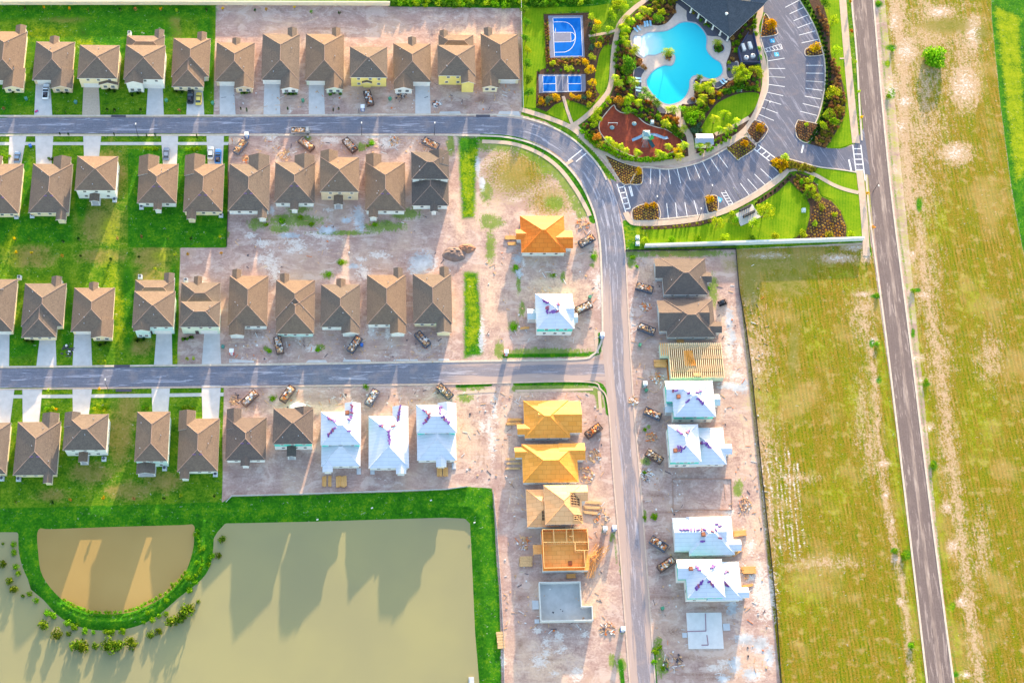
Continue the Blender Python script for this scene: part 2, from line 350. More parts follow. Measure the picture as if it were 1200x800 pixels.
# ---- dirt detail: pale sand, painted sunlit ground, puddles, scrapes
for a in [(880, 420, 30, 60), (885, 520, 30, 60), (890, 620, 25, 60), (850, 370, 20, 30), (570, 250, 30, 30), (540, 260, 12, 50), (575, 350, 18, 60), (660, 340, 50, 22), (590, 430, 40, 30), (590, 500, 18, 40), (610, 460, 30, 16), (690, 600, 30, 40), (700, 690, 20, 60), (640, 780, 50, 30), (555, 40, 50, 12), (590, 60, 10, 60), (660, 230, 40, 30), (760, 320, 20, 20), (880, 780, 30, 20), (430, 445, 100, 6), (730, 430, 14, 10), (545, 510, 25, 50), (270, 165, 14, 6), (440, 220, 4, 40), (372, 200, 3, 40), (325, 200, 3, 40), (405, 302, 8, 20), (365, 480, 60, 10)]:
    ell('sand', *a, soft=.9, val=.62)  # peach sand, with sunlit ground painted into the same colour
for a in [(345, 283, 12, 3), (350, 290, 10, 6), (340, 294, 8, 3), (372, 276, 20, 3, 10), (316, 306, 6, 12), (322, 318, 5, 16, 10), (306, 303, 8, 5), (310, 285, 12, 4), (294, 276, 6, 4), (444, 299, 12, 4), (424, 304, 6, 3), (426, 320, 8, 8), (385, 246, 6, 2), (388, 164, 12, 4), (318, 160, 8, 5), (438, 160, 8, 3), (455, 168, 12, 7), (340, 130, 2, 6), (630, 738, 6, 4), (640, 752, 5, 7), (655, 745, 6, 6), (632, 775, 10, 7), (640, 766, 6, 4), (655, 763, 6, 2), (677, 790, 8, 8), (650, 789, 5, 3), (661, 760, 4, 4), (685, 742, 5, 4), (590, 775, 3, 12), (580, 478, 3, 16), (577, 520, 4, 20), (573, 500, 3, 14), (565, 500, 4, 8), (350, 392, 4, 10), (405, 377, 4, 8), (435, 385, 6, 10), (455, 390, 4, 8), (520, 385, 3, 5), (365, 408, 6, 4), (349, 478, 10, 8), (854, 405, 6, 20), (862, 440, 8, 6), (855, 450, 14, 3), (866, 412, 4, 12), (740, 372, 2, 24), (746, 515, 2, 5), (749, 550, 2, 8), (856, 600, 6, 5), (880, 640, 5, 10), (880, 675, 8, 8), (872, 665, 5, 6), (890, 690, 10, 30), (755, 680, 2, 14), (762, 725, 2, 14), (900, 700, 10, 30), (885, 790, 12, 6), (840, 782, 12, 4), (850, 775, 10, 3), (705, 345, 5, 18), (700, 330, 4, 12), (565, 400, 4, 10), (613, 310, 2, 10), (565, 390, 3, 18)]:
    ell('white', *a, soft=.8, val=.8)
for a in [(495, 308, 17, 13), (490, 315, 12, 8), (383, 270, 12, 5), (420, 255, 6, 14), (424, 266, 3, 8), (406, 258, 6, 4), (415, 312, 8, 3), (319, 246, 3, 6), (340, 276, 14, 3), (560, 195, 3, 12), (565, 215, 4, 8), (607, 303, 6, 6), (564, 400, 3, 12), (858, 712, 7, 10), (872, 748, 12, 7), (890, 755, 12, 10), (902, 768, 6, 14), (862, 778, 8, 10), (880, 790, 10, 8), (855, 452, 14, 4), (872, 452, 5, 10), (855, 375, 5, 16), (858, 395, 4, 10), (848, 795, 8, 5), (608, 320, 4, 6), (865, 455, 8, 5)]:
    ell('wet', *a, soft=.7, val=.85)
for a in [(535, 292, 12, 9), (790, 740, 20, 8), (830, 712, 30, 4), (800, 770, 40, 5), (820, 790, 50, 4), (840, 795, 40, 4), (770, 580, 30, 4), (750, 588, 20, 3), (610, 755, 6, 12), (640, 772, 30, 3), (610, 700, 10, 6), (795, 600, 60, 2), (780, 700, 30, 4), (700, 640, 16, 20), (360, 80, 10, 3), (400, 100, 20, 4), (470, 115, 12, 6), (490, 112, 10, 4), (565, 118, 12, 6), (545, 125, 10, 5), (300, 390, 20, 6)]:
    ell('soil', *a, soft=.9, val=.55)
for x0, y0, x1, y1 in [(295, 150, 285, 180), (332, 165, 328, 190), (440, 158, 430, 190), (488, 155, 486, 180), (524, 260, 520, 310), (405, 275, 402, 320), (555, 30, 540, 60), (590, 20, 560, 60)]:
    strip('sand', [(x0, y0), (x1, y1)], 3, 4, .5)  # slanted strips of sun between the houses, painted in sand colour
tk = random.Random(12)
ZONES = [(270, 258, 530, 318, 22, 0), (575, 300, 700, 400, 9, 90), (565, 440, 610, 600, 10, 90), (590, 600, 720, 790, 14, 90), (850, 300, 905, 790, 20, 86), (745, 300, 800, 790, 16, 90), (270, 455, 560, 480, 12, 0), (265, 540, 560, 572, 10, 0), (265, 395, 540, 425, 12, 10), (565, 250, 700, 300, 8, 60), (255, 108, 606, 130, 10, 0), (255, 12, 606, 38, 10, 0), (535, 440, 575, 560, 8, 90)]
for x0, y0, x1, y1, n, a0 in ZONES:
    for k in range(n):
        x, y = tk.uniform(x0, x1), tk.uniform(y0, y1); a = math.radians(a0 + tk.uniform(-16, 16)); L = tk.uniform(18, 60); cv = tk.uniform(-.5, .5)
        ch, vl = tk.choice((('soil', .62), ('white', .5), ('sand', .72), ('soil', .55)))
        for off in (0, 6.5):
            q = [(x - math.sin(a) * off + math.cos(a + cv * u) * L * u, y + math.cos(a) * off + math.sin(a + cv * u) * L * u) for u in (-.5, -.2, .2, .5)]
            q = [(min(max(px_, x0), x1), min(max(py_, y0), y1)) for px_, py_ in q]
            strip(ch, q, tk.uniform(.5, 1.0), 1.3, vl)
# ---- lots/road-side mulch under shrubs etc. are separate sheets; now heights of the banks
sw = np.full(GX.shape, 50.0)
p_ = sdf(QX[VIS], QY[VIS], POND); b_ = sdf(QX[VIS], QY[VIS], smooth_line(BERM, 4, True)); i_ = sdf(QX[VIS], QY[VIS], smooth_line(INNER, 4, True))
sw[VIS] = np.minimum(np.maximum(p_, -b_), i_) / 4.0
GZ = np.clip(-1.0 + 0.34 * sw, -2.6, 0.0)
GZ[~VIS] = 0
ii, jj = GX.shape
verts = np.stack([GX, GY, GZ], -1).reshape(-1, 3)
idx = np.arange(ii * jj).reshape(ii, jj)
faces = np.stack([idx[:-1, :-1], idx[:-1, 1:], idx[1:, 1:], idx[1:, :-1]], -1).reshape(-1, 4)
me = bpy.data.meshes.new('ground')
me.vertices.add(len(verts)); me.vertices.foreach_set('co', verts.ravel())
me.loops.add(len(faces) * 4); me.loops.foreach_set('vertex_index', faces.ravel().astype(np.int32))
me.polygons.add(len(faces)); me.polygons.foreach_set('loop_start', np.arange(0, len(faces) * 4, 4, dtype=np.int32))
me.polygons.foreach_set('use_smooth', np.ones(len(faces), bool))
me.update(calc_edges=True)
for k, A in LAY.items():
    at = me.attributes.new(k, 'FLOAT', 'POINT'); at.data.foreach_set('value', A.ravel().astype(np.float32))
ground = bpy.data.objects.new('ground', me); COL.objects.link(ground); struct(ground)

def ground_material():
    t = NT('ground_soil_and_grass'); p = t.pos()
    big = t.noise(p, .06, 3, .55); mid = t.noise(p, .33, 4, .65); fine = t.noise(p, 1.6, 4, .7); grit = t.noise(p, 5.0, 3, .7)
    rowv = t.mapv(p, (1, .12, 1), (0, 0, math.radians(-3.0)))
    rows = t.noise(rowv, 1.7, 3, .6); rowb = t.noise(t.mapv(p, (1, .05, 1), (0, 0, math.radians(-3.0))), .5, 3, .6)
    def M(name, amp, soft, nz):
        a = t.attr(name); k = t.math('MULTIPLY_ADD', t.math('SUBTRACT', nz, .5), amp, a)
        return t.ss(k, .5 - soft, .5 + soft)
    # dirt
    jit = t.math('ADD', t.math('MULTIPLY', fine, .5), t.math('MULTIPLY', mid, .5))
    dirt = t.ramp(jit, [(.32, S(136, 106, 98)), (.45, S(170, 141, 132)), (.56, S(186, 158, 148)), (.7, S(210, 188, 179))])
    tr = t.noise(t.mapv(p, (.25, 1.2, 1), (0, 0, .25)), 1.3, 4, .7, 1.2)
    dirt = t.mix(t.ss(tr, .5, .66, 0, .6), dirt, S(146, 117, 108))
    dirt = t.mix(t.ss(big, .46, .64, 0, .55), dirt, S(198, 167, 146)); lot_ = t.noise(t.mapv(p, (1, 1.6, 1)), .16, 4, .65, .8); dirt = t.mix(t.ss(lot_, .52, .62, 0, .5), dirt, S(208, 186, 175)); dirt = t.mix(t.ss(lot_, .46, .38, 0, .45), dirt, S(164, 132, 124))
    dirt = t.mix(t.ss(grit, .66, .76, 0, .5), dirt, S(222, 208, 205)); dirt = t.mix(t.ss(grit, .34, .24, 0, .6), dirt, S(112, 88, 80))
    sand = t.ramp(jit, [(.3, S(196, 160, 136)), (.6, S(214, 184, 160)), (.8, S(226, 204, 186))])
    col = t.mix(M('sand', 1.6, .3, jit), dirt, sand)
    col = t.mix(M('soil', 1.2, .25, fine), col, t.ramp(fine, [(.3, S(104, 72, 58)), (.7, S(150, 116, 100))]))
    # olive field
    rw = t.wave(t.mapv(p, (1, 1, 1), (0, 0, math.radians(-3.0))), .27, 1.2, .12)
    rmod = t.ss(t.noise(p, .12, 3, .6), .35, .65, .01, .10)
    of = t.math('ADD', t.math('MULTIPLY', rows, .25), t.math('MULTIPLY', t.noise(p, 2.2, 5, .8), .75)); of = t.math('ADD', of, t.math('MULTIPLY', t.math('SUBTRACT', rw, .5), rmod))
    olive = t.ramp(of, [(.36, S(54, 78, 10)), (.44, S(106, 104, 18)), (.52, S(138, 116, 30)), (.6, S(158, 126, 54)), (.72, S(186, 152, 98))])
    olive2 = t.ramp(of, [(.36, S(50, 86, 8)), (.45, S(100, 112, 12)), (.54, S(130, 120, 18)), (.66, S(158, 130, 46))])
    olive = t.mix(t.ss(rowb, .42, .6), olive, olive2)
    olive = t.mix(t.ss(mid, .52, .7, 0, .5), olive, S(190, 156, 110)); olive = t.mix(t.ss(big, .52, .66, 0, .4), olive, S(184, 152, 100)); olive = t.mix(t.ss(grit, .62, .72, 0, .6), olive, S(78, 92, 18))
    rst = t.noise(p, .55, 5, .8); olive = t.mix(t.ss(rst, .52, .66, 0, .5), olive, S(146, 104, 34)); olive = t.mix(t.ss(rst, .46, .36, 0, .5), olive, S(96, 116, 14))
    col = t.mix(M('olive', 1.3, .16, fine), col, olive)
    bare = t.ramp(t.math('ADD', t.math('MULTIPLY', fine, .6), t.math('MULTIPLY', grit, .4)), [(.3, S(156, 124, 96)), (.5, S(190, 158, 130)), (.7, S(212, 188, 166))])
    rag = t.math('ADD', t.math('MULTIPLY', t.noise(t.mapv(p, (1, .5, 1)), .7, 5, .8), .6), t.math('MULTIPLY', fine, .4))
    col = t.mix(t.math('MULTIPLY', t.math('MULTIPLY', M('sand', 2.6, .2, rag), t.ss(t.attr('olive'), .3, .8)), .85), col, bare)
    # lawn
    lf = t.math('ADD', t.math('MULTIPLY', fine, .5), t.math('MULTIPLY', mid, .5))
    lawn = t.ramp(lf, [(.36, S(40, 86, 10)), (.47, S(72, 116, 14)), (.56, S(102, 132, 22)), (.68, S(138, 144, 52))])
    dryc = t.ramp(lf, [(.32, S(84, 98, 26)), (.5, S(128, 122, 54)), (.7, S(158, 132, 86))])
    lush = t.ramp(lf, [(.34, S(22, 76, 8)), (.5, S(48, 112, 10)), (.64, S(96, 136, 16))])
    lime = t.ramp(lf, [(.3, S(104, 132, 8)), (.55, S(142, 154, 14)), (.75, S(168, 162, 44))])
    lm = M('lawn', .12, .2, fine)
    col = t.mix(lm, col, lawn)
    weed = t.ramp(lf, [(.3, S(70, 110, 30)), (.55, S(112, 136, 40)), (.8, S(160, 160, 90))])
    col = t.mix(t.math('MULTIPLY', M('weed', 3.2, .2, rag), .85), col, weed)
    col = t.mix(M('dry', 1.7, .3, jit), col, dryc)
    col = t.mix(M('lush', 1.25, .2, t.math('ADD', t.math('MULTIPLY', fine, .6), t.math('MULTIPLY', mid, .4))), col, lush)
    col = t.mix(M('lime', 2.0, .35, jit), col, lime)
    # pale dust and puddles over everything
    wn_ = t.noise(t.mapv(p, (.8, 1.3, 1)), 1.1, 5, .75, 1.0)
    col = t.mix(M('white', 2.8, .16, wn_), col, t.ramp(fine, [(.3, S(196, 180, 172)), (.7, S(222, 210, 202))]))
    wm = M('wet', 2.2, .2, wn_)
    col = t.mix(wm, col, t.ramp(mid, [(.35, S(160, 160, 164)), (.65, S(198, 200, 204))]))
    h = t.math('ADD', t.math('MULTIPLY', fine, .7), t.math('MULTIPLY', grit, .3))
    ro = t.math('SUBTRACT', .95, t.math('MULTIPLY', wm, .55))
    return t.bsdf(col, ro, .12, t.bump(h, .35, .12))
me.materials.append(ground_material())

# ================================================================== WATER
def water_mat(name, c, c2):
    t = NT(name); p = t.pos()
    f = t.noise(p, .03, 3, .5); col = t.mix(t.ss(f, .35, .65), c, c2)
    h = t.noise(t.mapv(p, (1, 2.2, 1)), 1.2, 3, .6)
    m = t.bsdf(col, .22, .35, t.bump(h, .10, .05)); t.b.inputs['IOR'].default_value = 1.33
    return m
mb = MB(); mb.poly(W([(p[0], p[1]) for p in [(-120, 612), (28, 612), (22, 640), (36, 690), (70, 718), (100, 728), (150, 728), (200, 700), (235, 664), (243, 640), (240, 606), (560, 594), (600, 900), (-120, 900)]], -1), -1.0)
struct(mb.build('pond_water', water_mat('murky_pond_water', S(142, 136, 101), S(150, 143, 102))))
mb = MB(); mb.poly(W([(34, 612), (130, 608), (234, 606), (234, 630), (231, 647), (219, 677), (192, 704), (156, 720), (127, 723), (99, 720), (69, 706), (44, 677), (37, 646)], -1), -0.99)
struct(mb.build('basin_water', water_mat('silty_basin_water', S(156, 128, 76), S(164, 137, 84))))

# ================================================================== ROADS
def road_mat(name, base, pale, dustc, along=1.0, dust_x=None, dust_amt=.35):
    t = NT(name); uvn = t.n('ShaderNodeUVMap'); uv = uvn.outputs[0]; p = t.pos()
    st = t.noise(t.mapv(uv, (1.6, .05, 1)), 2.0, 4, .7); sp = t.noise(p, 2.2, 4, .7); cl = t.noise(p, .25, 3, .6)
    wr = t.noise(t.mapv(uv, (.9, .07, 1)), 1.0, 5, .75, .8)
    b = t.ramp(sp, [(.3, tuple(x * .8 for x in base[:3]) + (1,)), (.7, tuple(x * 1.2 for x in base[:3]) + (1,))])
    col = t.mix(t.ss(st, .5, .72, 0, .5), b, pale)
    col = t.mix(t.ss(wr, .54, .62, 0, .75), col, tuple(min(1, x * 1.45) for x in pale[:3]) + (1,))
    col = t.mix(t.ss(cl, .5, .75, 0, dust_amt), col, dustc)
    if dust_x is not None:
        sx = t.n('ShaderNodeSeparateXYZ'); t.l(p, sx.inputs[0])
        if dust_x[0] == 'x': k = t.ss(sx.outputs[0], dust_x[1], dust_x[2])
        else: k = t.ss(sx.outputs[1], dust_x[1], dust_x[2])
        su = t.n('ShaderNodeSeparateXYZ'); t.l(uv, su.inputs[0]); au = t.math('ABSOLUTE', t.math('SUBTRACT', su.outputs[0], .4)); ed = t.math('ADD', t.ss(au, .6, 3.2, -.16, .2), t.noise(t.mapv(uv, (.9, .05, 1)), 1.1, 5, .7))
        k = t.math('MULTIPLY', k, t.ss(ed, .40, .56, .25, 1))
        col = t.mix(t.math('MULTIPLY', k, .85), col, dustc)
    return t.bsdf(col, .85, .25, t.bump(sp, .25, .03))
def road(name, pts, wl, z, m, sub=6, thick=0):
    """pts px centreline with half width px"""
    L = smooth_line(pts, sub); vs, fs, uv = [], [], []
    wp = [P(p[0], p[1]) for p in L]; s = 0; nx = 6
    for i, q in enumerate(wp):
        d = wp[min(i + 1, len(wp) - 1)] - wp[max(i - 1, 0)]; d.normalize(); nn = Vector((-d.y, d.x, 0))
        if i: s += (wp[i] - wp[i - 1]).length
        hw = L[i][2] * MPP(L[i][0], L[i][1])
        for k in range(nx + 1):
            o = (k / nx * 2 - 1) * hw; v = q + nn * o; vs.append((v.x, v.y, z)); uv.append((o, s))
    for i in range(len(wp) - 1):
        for k in range(nx):
            a = i * (nx + 1) + k; fs.append((a + 1, a, a + nx + 1, a + nx + 2))
    me = bpy.data.meshes.new(name); me.from_pydata(vs, [], fs); ul = me.uv_layers.new()
    for lp in me.loops: ul.data[lp.index].uv = uv[lp.vertex_index]
    # face up
    if me.polygons[0].normal.z < 0: me.flip_normals()
    me.materials.append(m); o = bpy.data.objects.new(name, me); COL.objects.link(o); struct(o); return o
asph = S(110, 111, 125); dustc = S(184, 158, 146)
# dust on the southern part of the street: y smaller than the bend
m_ns = road_mat('dusty_asphalt_street', asph, S(150, 148, 160), dustc, dust_x=('y', P(720, 360).y, P(720, 300).y), dust_amt=.25)
for nd in m_ns.node_tree.nodes:
    if nd.type == 'MAP_RANGE' and abs(nd.inputs[1].default_value - P(720, 360).y) < 1e-3:
        nd.inputs[3].default_value = 1; nd.inputs[4].default_value = 0
m_mid = road_mat('asphalt_cross_street', asph, S(150, 148, 160), dustc, dust_x=('x', P(505, 440).x, P(560, 440).x), dust_amt=.3)
road('north_street', [(-400, 147.5, 11), (-90, 147.5, 11), (0, 147.5, 11), (300, 147, 11), (480, 146.5, 11.5), (560, 147, 11.5), (600, 149, 12), (636, 158.5, 12.5), (666, 176, 13.5), (690, 201, 14.5), (706, 231, 15), (714, 262, 14), (719, 300, 14), (722, 400, 16), (728, 480, 15), (735, 560, 15), (741, 640, 15), (747, 720, 15), (753, 800, 15), (760, 880, 15), (775, 1050, 16), (795, 1300, 17)], 0, .03, m_ns)
road('cross_street', [(-400, 443, 12.5), (-90, 443, 12.5), (0, 443, 12.5), (300, 440, 12.5), (530, 436.5, 13), (690, 434, 13), (722, 433.5, 13)], 0, .02, m_mid)
m_hw = road_mat('brown_worn_road_asphalt', S(112, 97, 95), S(146, 130, 124), S(150, 132, 124), dust_amt=.2)
road('east_road', [(993, -220, 12), (1008, -60, 12.5), (1011, 0, 12.5), (1029, 200, 12.5), (1053, 400, 13), (1077, 600, 13.5), (1102, 800, 15), (1112, 880, 15.5), (1136, 1080, 16), (1162, 1300, 17)], 0, .02, m_hw)
# sandy stripe down the middle of the east road
t = NT('sandy_road_streak'); p_n = t.pos(); f_ = t.noise(t.mapv(p_n, (1, .12, 1)), .9, 4, .7)
m_st = t.bsdf(t.ramp(f_, [(.4, S(122, 106, 102)), (.55, S(152, 134, 126)), (.7, S(178, 160, 150))]), .9, .1)
road('road_sand_streak', [(1009, -60, 2.5), (1012, 0, 2.5), (1031, 200, 3), (1055, 400, 2), (1078, 600, 2.2), (1103, 800, 2.5), (1113, 880, 2.5), (1137, 1080, 2.5), (1163, 1300, 2.5)], 0, .026, m_st)
m_kerbd = mat_plain('dusty_concrete_kerb', S(196, 172, 156), .15, .8, .9, .15)
m_kerb = mat_plain('pale_concrete_kerb', S(200, 184, 168), .15, .8, .85, .2)
def kerb(pts, name='kerb', w=0.28, h=.12, m=None):
    mb = MB(); wp = [Vector((q[0], q[1], 0)) for q in [tuple(P(*p)) for p in smooth_line(pts, 6)]]
    ribbon(mb, wp, (w, -w), h, h); return struct(mb.build(name, m or m_kerb))
kerb([(-90, 136), (0, 136.2), (300, 135.5), (480, 134.5), (560, 134.8), (602, 136), (641, 146.5), (673, 164.5), (699, 191), (711, 211)])
kerb([(-90, 159), (0, 159), (300, 158.5), (480, 158.3), (558, 159), (597, 161.5), (630, 171), (657, 188), (679, 213), (693, 241), (700, 266), (704, 300), (706, 380), (704, 402), (694, 416), (670, 421), (530, 423.5), (300, 427), (0, 430), (-90, 430)])
kerb([(-90, 456), (0, 456), (300, 453), (530, 450), (680, 447), (704, 456), (713, 478), (719, 560), (726, 640), (732, 720), (738, 800), (745, 880), (759, 1050)], m=m_kerbd, w=.2)
kerb([(729, 262), (733, 300), (738, 400), (743, 480), (750, 560), (756, 640), (762, 720), (768, 800), (775, 880), (791, 1050)], m=m_kerbd, w=.2)
for L_ in ([(p[0] - 1, p[1]) for p in RL], ):
    kerb([(995, -60), (998, 0), (1003.5, 60), (1007, 120), (1010, 165)]); kerb([(1015, 205), (1020, 260), (1039, 400), (1063, 600), (1086.5, 800), (1096, 880)])
kerb([(1021, -60), (1023.5, 0), (1041.5, 200), (1066.5, 400), (1091, 600), (1117.5, 800), (1128, 880)])
# ---- parking lot
m_lot = road_mat('parking_lot_asphalt', S(98, 99, 114), S(122, 120, 132), S(150, 130, 124), dust_amt=.3)
lot = [(715, 209), (724, 214), (738, 216), (752, 197), (780, 199), (802, 196), (825, 189), (851, 175), (864, 187), (868, 186), (885, 172), (900, 152), (884, 141), (888, 133), (896, 115), (900, 100), (899, 70), (895.5, 59), (891, 44), (910, 40), (905, 25), (896, 15), (894, 14), (890, 5), (888, -30), (900, -60), (930, -60), (937, 0), (947, 17), (956, 35), (962, 54), (966, 70), (967, 94), (964, 117), (959, 136), (955, 145), (944, 144), (936, 140), (932, 150), (935, 162), (945, 168), (967, 174), (985, 174.5), (1001, 170), (1012, 150), (1020, 205), (1003, 202), (985, 199), (958, 195.5), (934, 189), (914.5, 184), (902, 189), (914, 204), (905, 211), (887, 224), (868, 235), (859, 240), (840, 248), (817, 252.5), (780, 256.5), (772, 257), (771, 240), (757, 239), (742, 244), (735, 252), (730, 258)]
mb = MB(); mb.poly(W(lot), .034); o_ = mb.build('parking_lot', m_lot); struct(o_)
ul = o_.data.uv_layers.new()
for lp in o_.data.loops:
    v = o_.data.vertices[lp.vertex_index].co; a = math.radians(25); ul.data[lp.index].uv = (v.x * math.cos(a) + v.y * math.sin(a), v.y * math.cos(a) - v.x * math.sin(a))
for kp in ([(738, 215), (752, 196.5), (780, 198.5), (802, 195.5), (825, 188.5), (851, 174.5)], [(884, 141), (888, 133), (896, 115), (900, 100), (899, 70), (895.5, 59), (891, 44)], [(937, -10), (937, 0), (947, 17), (956, 35), (962, 54), (966, 70), (967, 94), (964, 117), (959, 136), (955, 145)],
           [(914, 204), (905, 211), (887, 224), (868, 235), (840, 248), (817, 252.5), (780, 256.5), (772, 257)], [(1003, 202), (985, 199), (958, 195.5), (934, 189), (914.5, 184)]):
    kerb(kp, 'kerb', .2, .13)
# ---- painted markings
m_white = mat_plain('white_road_paint', S(226, 224, 226), .1, 2.0, .7, .2)
def paint(name, lines, w, z=.042, m=None):
    mb = MB()
    for a, b in lines:
        A, B = P(*a), P(*b); d = (B - A).normalized(); nn = Vector((-d.y, d.x, 0)) * w / 2
        mb.face([tuple(A - nn)[:2] + (z,), tuple(B - nn)[:2] + (z,), tuple(B + nn)[:2] + (z,), tuple(A + nn)[:2] + (z,)])
    return struct(mb.build(name, m or m_white))
def tl(ox, oy, s, L): return [((a[0] / s + ox, a[1] / s + oy), (b[0] / s + ox, b[1] / s + oy)) for a, b in L]
s7, s8 = (690, 170, 6.667), (850, 170, 6.667)
bays = tl(*s7, [((485, 185), (480, 305)), ((555, 190), (557, 310)), ((622, 185), (638, 305)), ((688, 178), (717, 298)), ((757, 165), (793, 278)), ((822, 150), (867, 260)), ((887, 127), (943, 238)), ((948, 100), (1018, 208)), ((1005, 70), (1085, 178)), ((608, 455), (622, 575)), ((677, 452), (690, 572)), ((750, 447), (770, 565)), ((822, 433), (852, 550)), ((905, 415), (932, 530)), ((1035, 370), (1100, 480)), ((1065, 355), (1128, 462)), ((1128, 328), (1195, 432))])
bays += tl(*s8, [((60, 328), (128, 432)), ((117, 300), (193, 400)), ((173, 265), (258, 360)), ((228, 228), (318, 318)), ((275, 185), (370, 275)), ((345, 150), (430, 225))])
bays += tl(860, 0, 8, [((482, 72), (612, 5)), ((523, 133), (655, 72)), ((560, 198), (697, 143)), ((595, 265), (738, 212)), ((612, 332), (765, 292)), ((635, 405), (790, 372)), ((675, 615), (835, 615)), ((678, 688), (838, 690)), ((678, 762), (840, 772)), ((310, 575), (475, 548)), ((320, 645), (480, 645)), ((320, 718), (480, 728)), ((290, 460), (440, 415)), ((300, 490), (455, 460)), ((440, 415), (455, 460))])
bays += tl(860, 90, 8, [((680, 40), (838, 50)), ((672, 110), (830, 130)), ((663, 183), (815, 210)), ((645, 253), (800, 290)), ((622, 325), (780, 365)), ((320, 0), (480, 10)), ((315, 72), (478, 95)), ((300, 145), (462, 180)), ((285, 215), (443, 262)), ((255, 285), (410, 343)), ((225, 350), (375, 412))])
for k in range(5):                                             # hatching of the accessible aisles
    u = (k + .5) / 5
    bays += tl(860, 0, 8, [((290 + 150 * u - 10, 460 - 45 * u), (300 + 155 * u + 10, 490 - 30 * u))])
    bays += tl(*s7, [((1035 + 65 * u, 370 + 110 * u - 6), (1065 + 63 * u, 355 + 107 * u + 8))])
paint('parking_bay_lines', bays, .2)
cw = tl(*s7, [((220, 305), (295, 545)), ((275, 315), (325, 495))] + [((230 + 13 * u, 335 + 42 * u), (280 + 11 * u, 326 + 42 * u)) for u in range(5)])
cw += tl(*s7, [((313, 322), (336, 402)), ((325, 320), (345, 400))])
cw += tl(*s8, [((995, 0), (1022, 218)), ((1058, 0), (1092, 280)), ((1003, 30), (1060, 30)), ((1006, 72), (1063, 72)), ((1010, 112), (1068, 112)), ((1013, 152), (1072, 152)), ((1017, 195), (1078, 195))])
cw += tl(*s8, [((222, 30), (345, 125)), ((258, 0), (387, 100)), ((250, 48), (278, 22)), ((285, 78), (318, 52)), ((318, 104), (350, 78))])
cw += tl(610, 90, 8, [((448, 787), (578, 683)), ((520, 797), (616, 718))])
paint('crosswalk_markings', cw, .32, .046)
paint('stop_bars', tl(*s8, [((965, 115), (985, 205)), ((610, 0), (595, 62))]), .5, .046)
m_blue = mat_plain('light_blue_road_paint', S(40, 170, 215), .1, 2, .7, .2)
for k, (x, y, a) in enumerate([(905, 48, .15), (910, 64, .1), (843, 234, -.5)]):
    c = P(x, y); mb = MB(); mb.box((c.x, c.y, .044), (1.5, 1.5, .004), a); struct(mb.build('accessible_bay_symbol', m_blue))
    mb = MB(); R = Matrix.Rotation(a, 3, 'Z')
    q = lambda u, v: Vector((c.x, c.y, 0)) + R @ Vector((u, v, 0))
    ring = [q(.05 + .36 * math.cos(x_), -.15 + .36 * math.sin(x_)) for x_ in [math.radians(d) for d in range(150, 400, 25)]]
    ribbon(mb, ring, (.06, -.06), .054)
    ribbon(mb, [q(-.08, .35), q(-.06, .02), q(.28, .02), q(.42, -.4)], (.07, -.07), .056)
    mb.box(tuple(q(-.08, .52))[:2] + (.055,), (.2, .2, .004), a + .78)
    struct(mb.build('wheelchair_symbol', m_white))
# ---- pavements and drives
m_walk = mat_plain('pale_pink_concrete_walk', S(196, 170, 150), .12, .6, .85, .2)
m_conc = mat_plain('pale_concrete_drive', S(196, 190, 188), .1, .5, .85, .2)
m_conc_tan = mat_plain('tan_paver_drive', S(188, 168, 150), .12, 2.0, .85, .2)
def walk(pts, wpx, z=.1, name='pavement', m=None):
    mb = MB(); ribbon(mb, [Vector((q.x, q.y, 0)) for q in [P(*p) for p in smooth_line(pts, 6)]], (wpx / 8, -wpx / 8), z, z)
    return struct(mb.build(name, m or m_walk))
m_walk2 = mat_plain('grey_concrete_walk', S(188, 186, 182), .12, .6, .85, .2)
walk([(-90, 168.6), (100, 168.5), (268, 168.4)], 4.2, .05, m=m_walk2); walk([(-90, 465), (100, 464), (262, 462)], 4.2, .05, m=m_walk2)
walk([(565, 166), (600, 168.5), (630, 179), (655, 197), (675, 223), (688, 246), (691, 253)], 5)
walk([(663, 193), (671, 188)], 4, .104)
walk([(536, 460.5), (580, 458)], 3, .05); walk([(604, 458), (695, 456)], 3, .05); walk([(702, 458), (704, 484)], 3.5, .054)
walk([(698, 386), (699, 402), (700, 414)], 4, .05)
walk([(609, 128), (635, 136), (666, 148), (687, 164), (705, 181), (714, 191), (729, 213)], 6.5)
walk([(668, 149), (680, 142), (695, 129), (710, 112), (715, 102), (717, 90), (719, 62), (722, 44), (727, 27), (741, 12), (754, 2), (775, -14)], 6.5, .104)
walk([(690, 42.5), (711, 39), (721, 36)], 3.6, .097); walk([(660, 113), (665, 130), (671, 147)], 4, .092)
walk([(672, 146), (678, 153), (690, 168), (710, 180), (735, 187.5), (765, 191), (795, 189), (825, 180.5), (850, 168.5), (872, 154), (884, 137), (892, 118), (896.5, 98), (895, 75), (889, 52), (886, 32), (891, 14), (891, -12)], 7.5, .108)
walk([(797, 138), (801, 150), (808, 160), (811, 186)], 8.5, .1); walk([(838, 158), (860, 148), (878, 138)], 5, .096); walk([(866, 157), (885, 173)], 5, .1)
walk([(733, 249), (738, 258), (746, 261.5), (775, 261.5), (815, 257), (850, 247), (880, 232), (905, 216), (918, 205), (924, 197)], 7, .11)
walk([(920, 199), (938, 199), (955, 205), (975, 216), (990, 222), (1006, 226)], 5, .104)
walk([(985, -40), (987.5, 0), (996, 100), (1003, 168)], 9.5, .1); walk([(1007, 200), (1010, 225), (1013, 260), (1015.5, 300)], 8.5, .1); walk([(998, 68), (984, 69)], 2, .096)
drv = []
T1 = lambda L, ox, oy, s: [(x / s + ox, y / s + oy) for x, y in L]
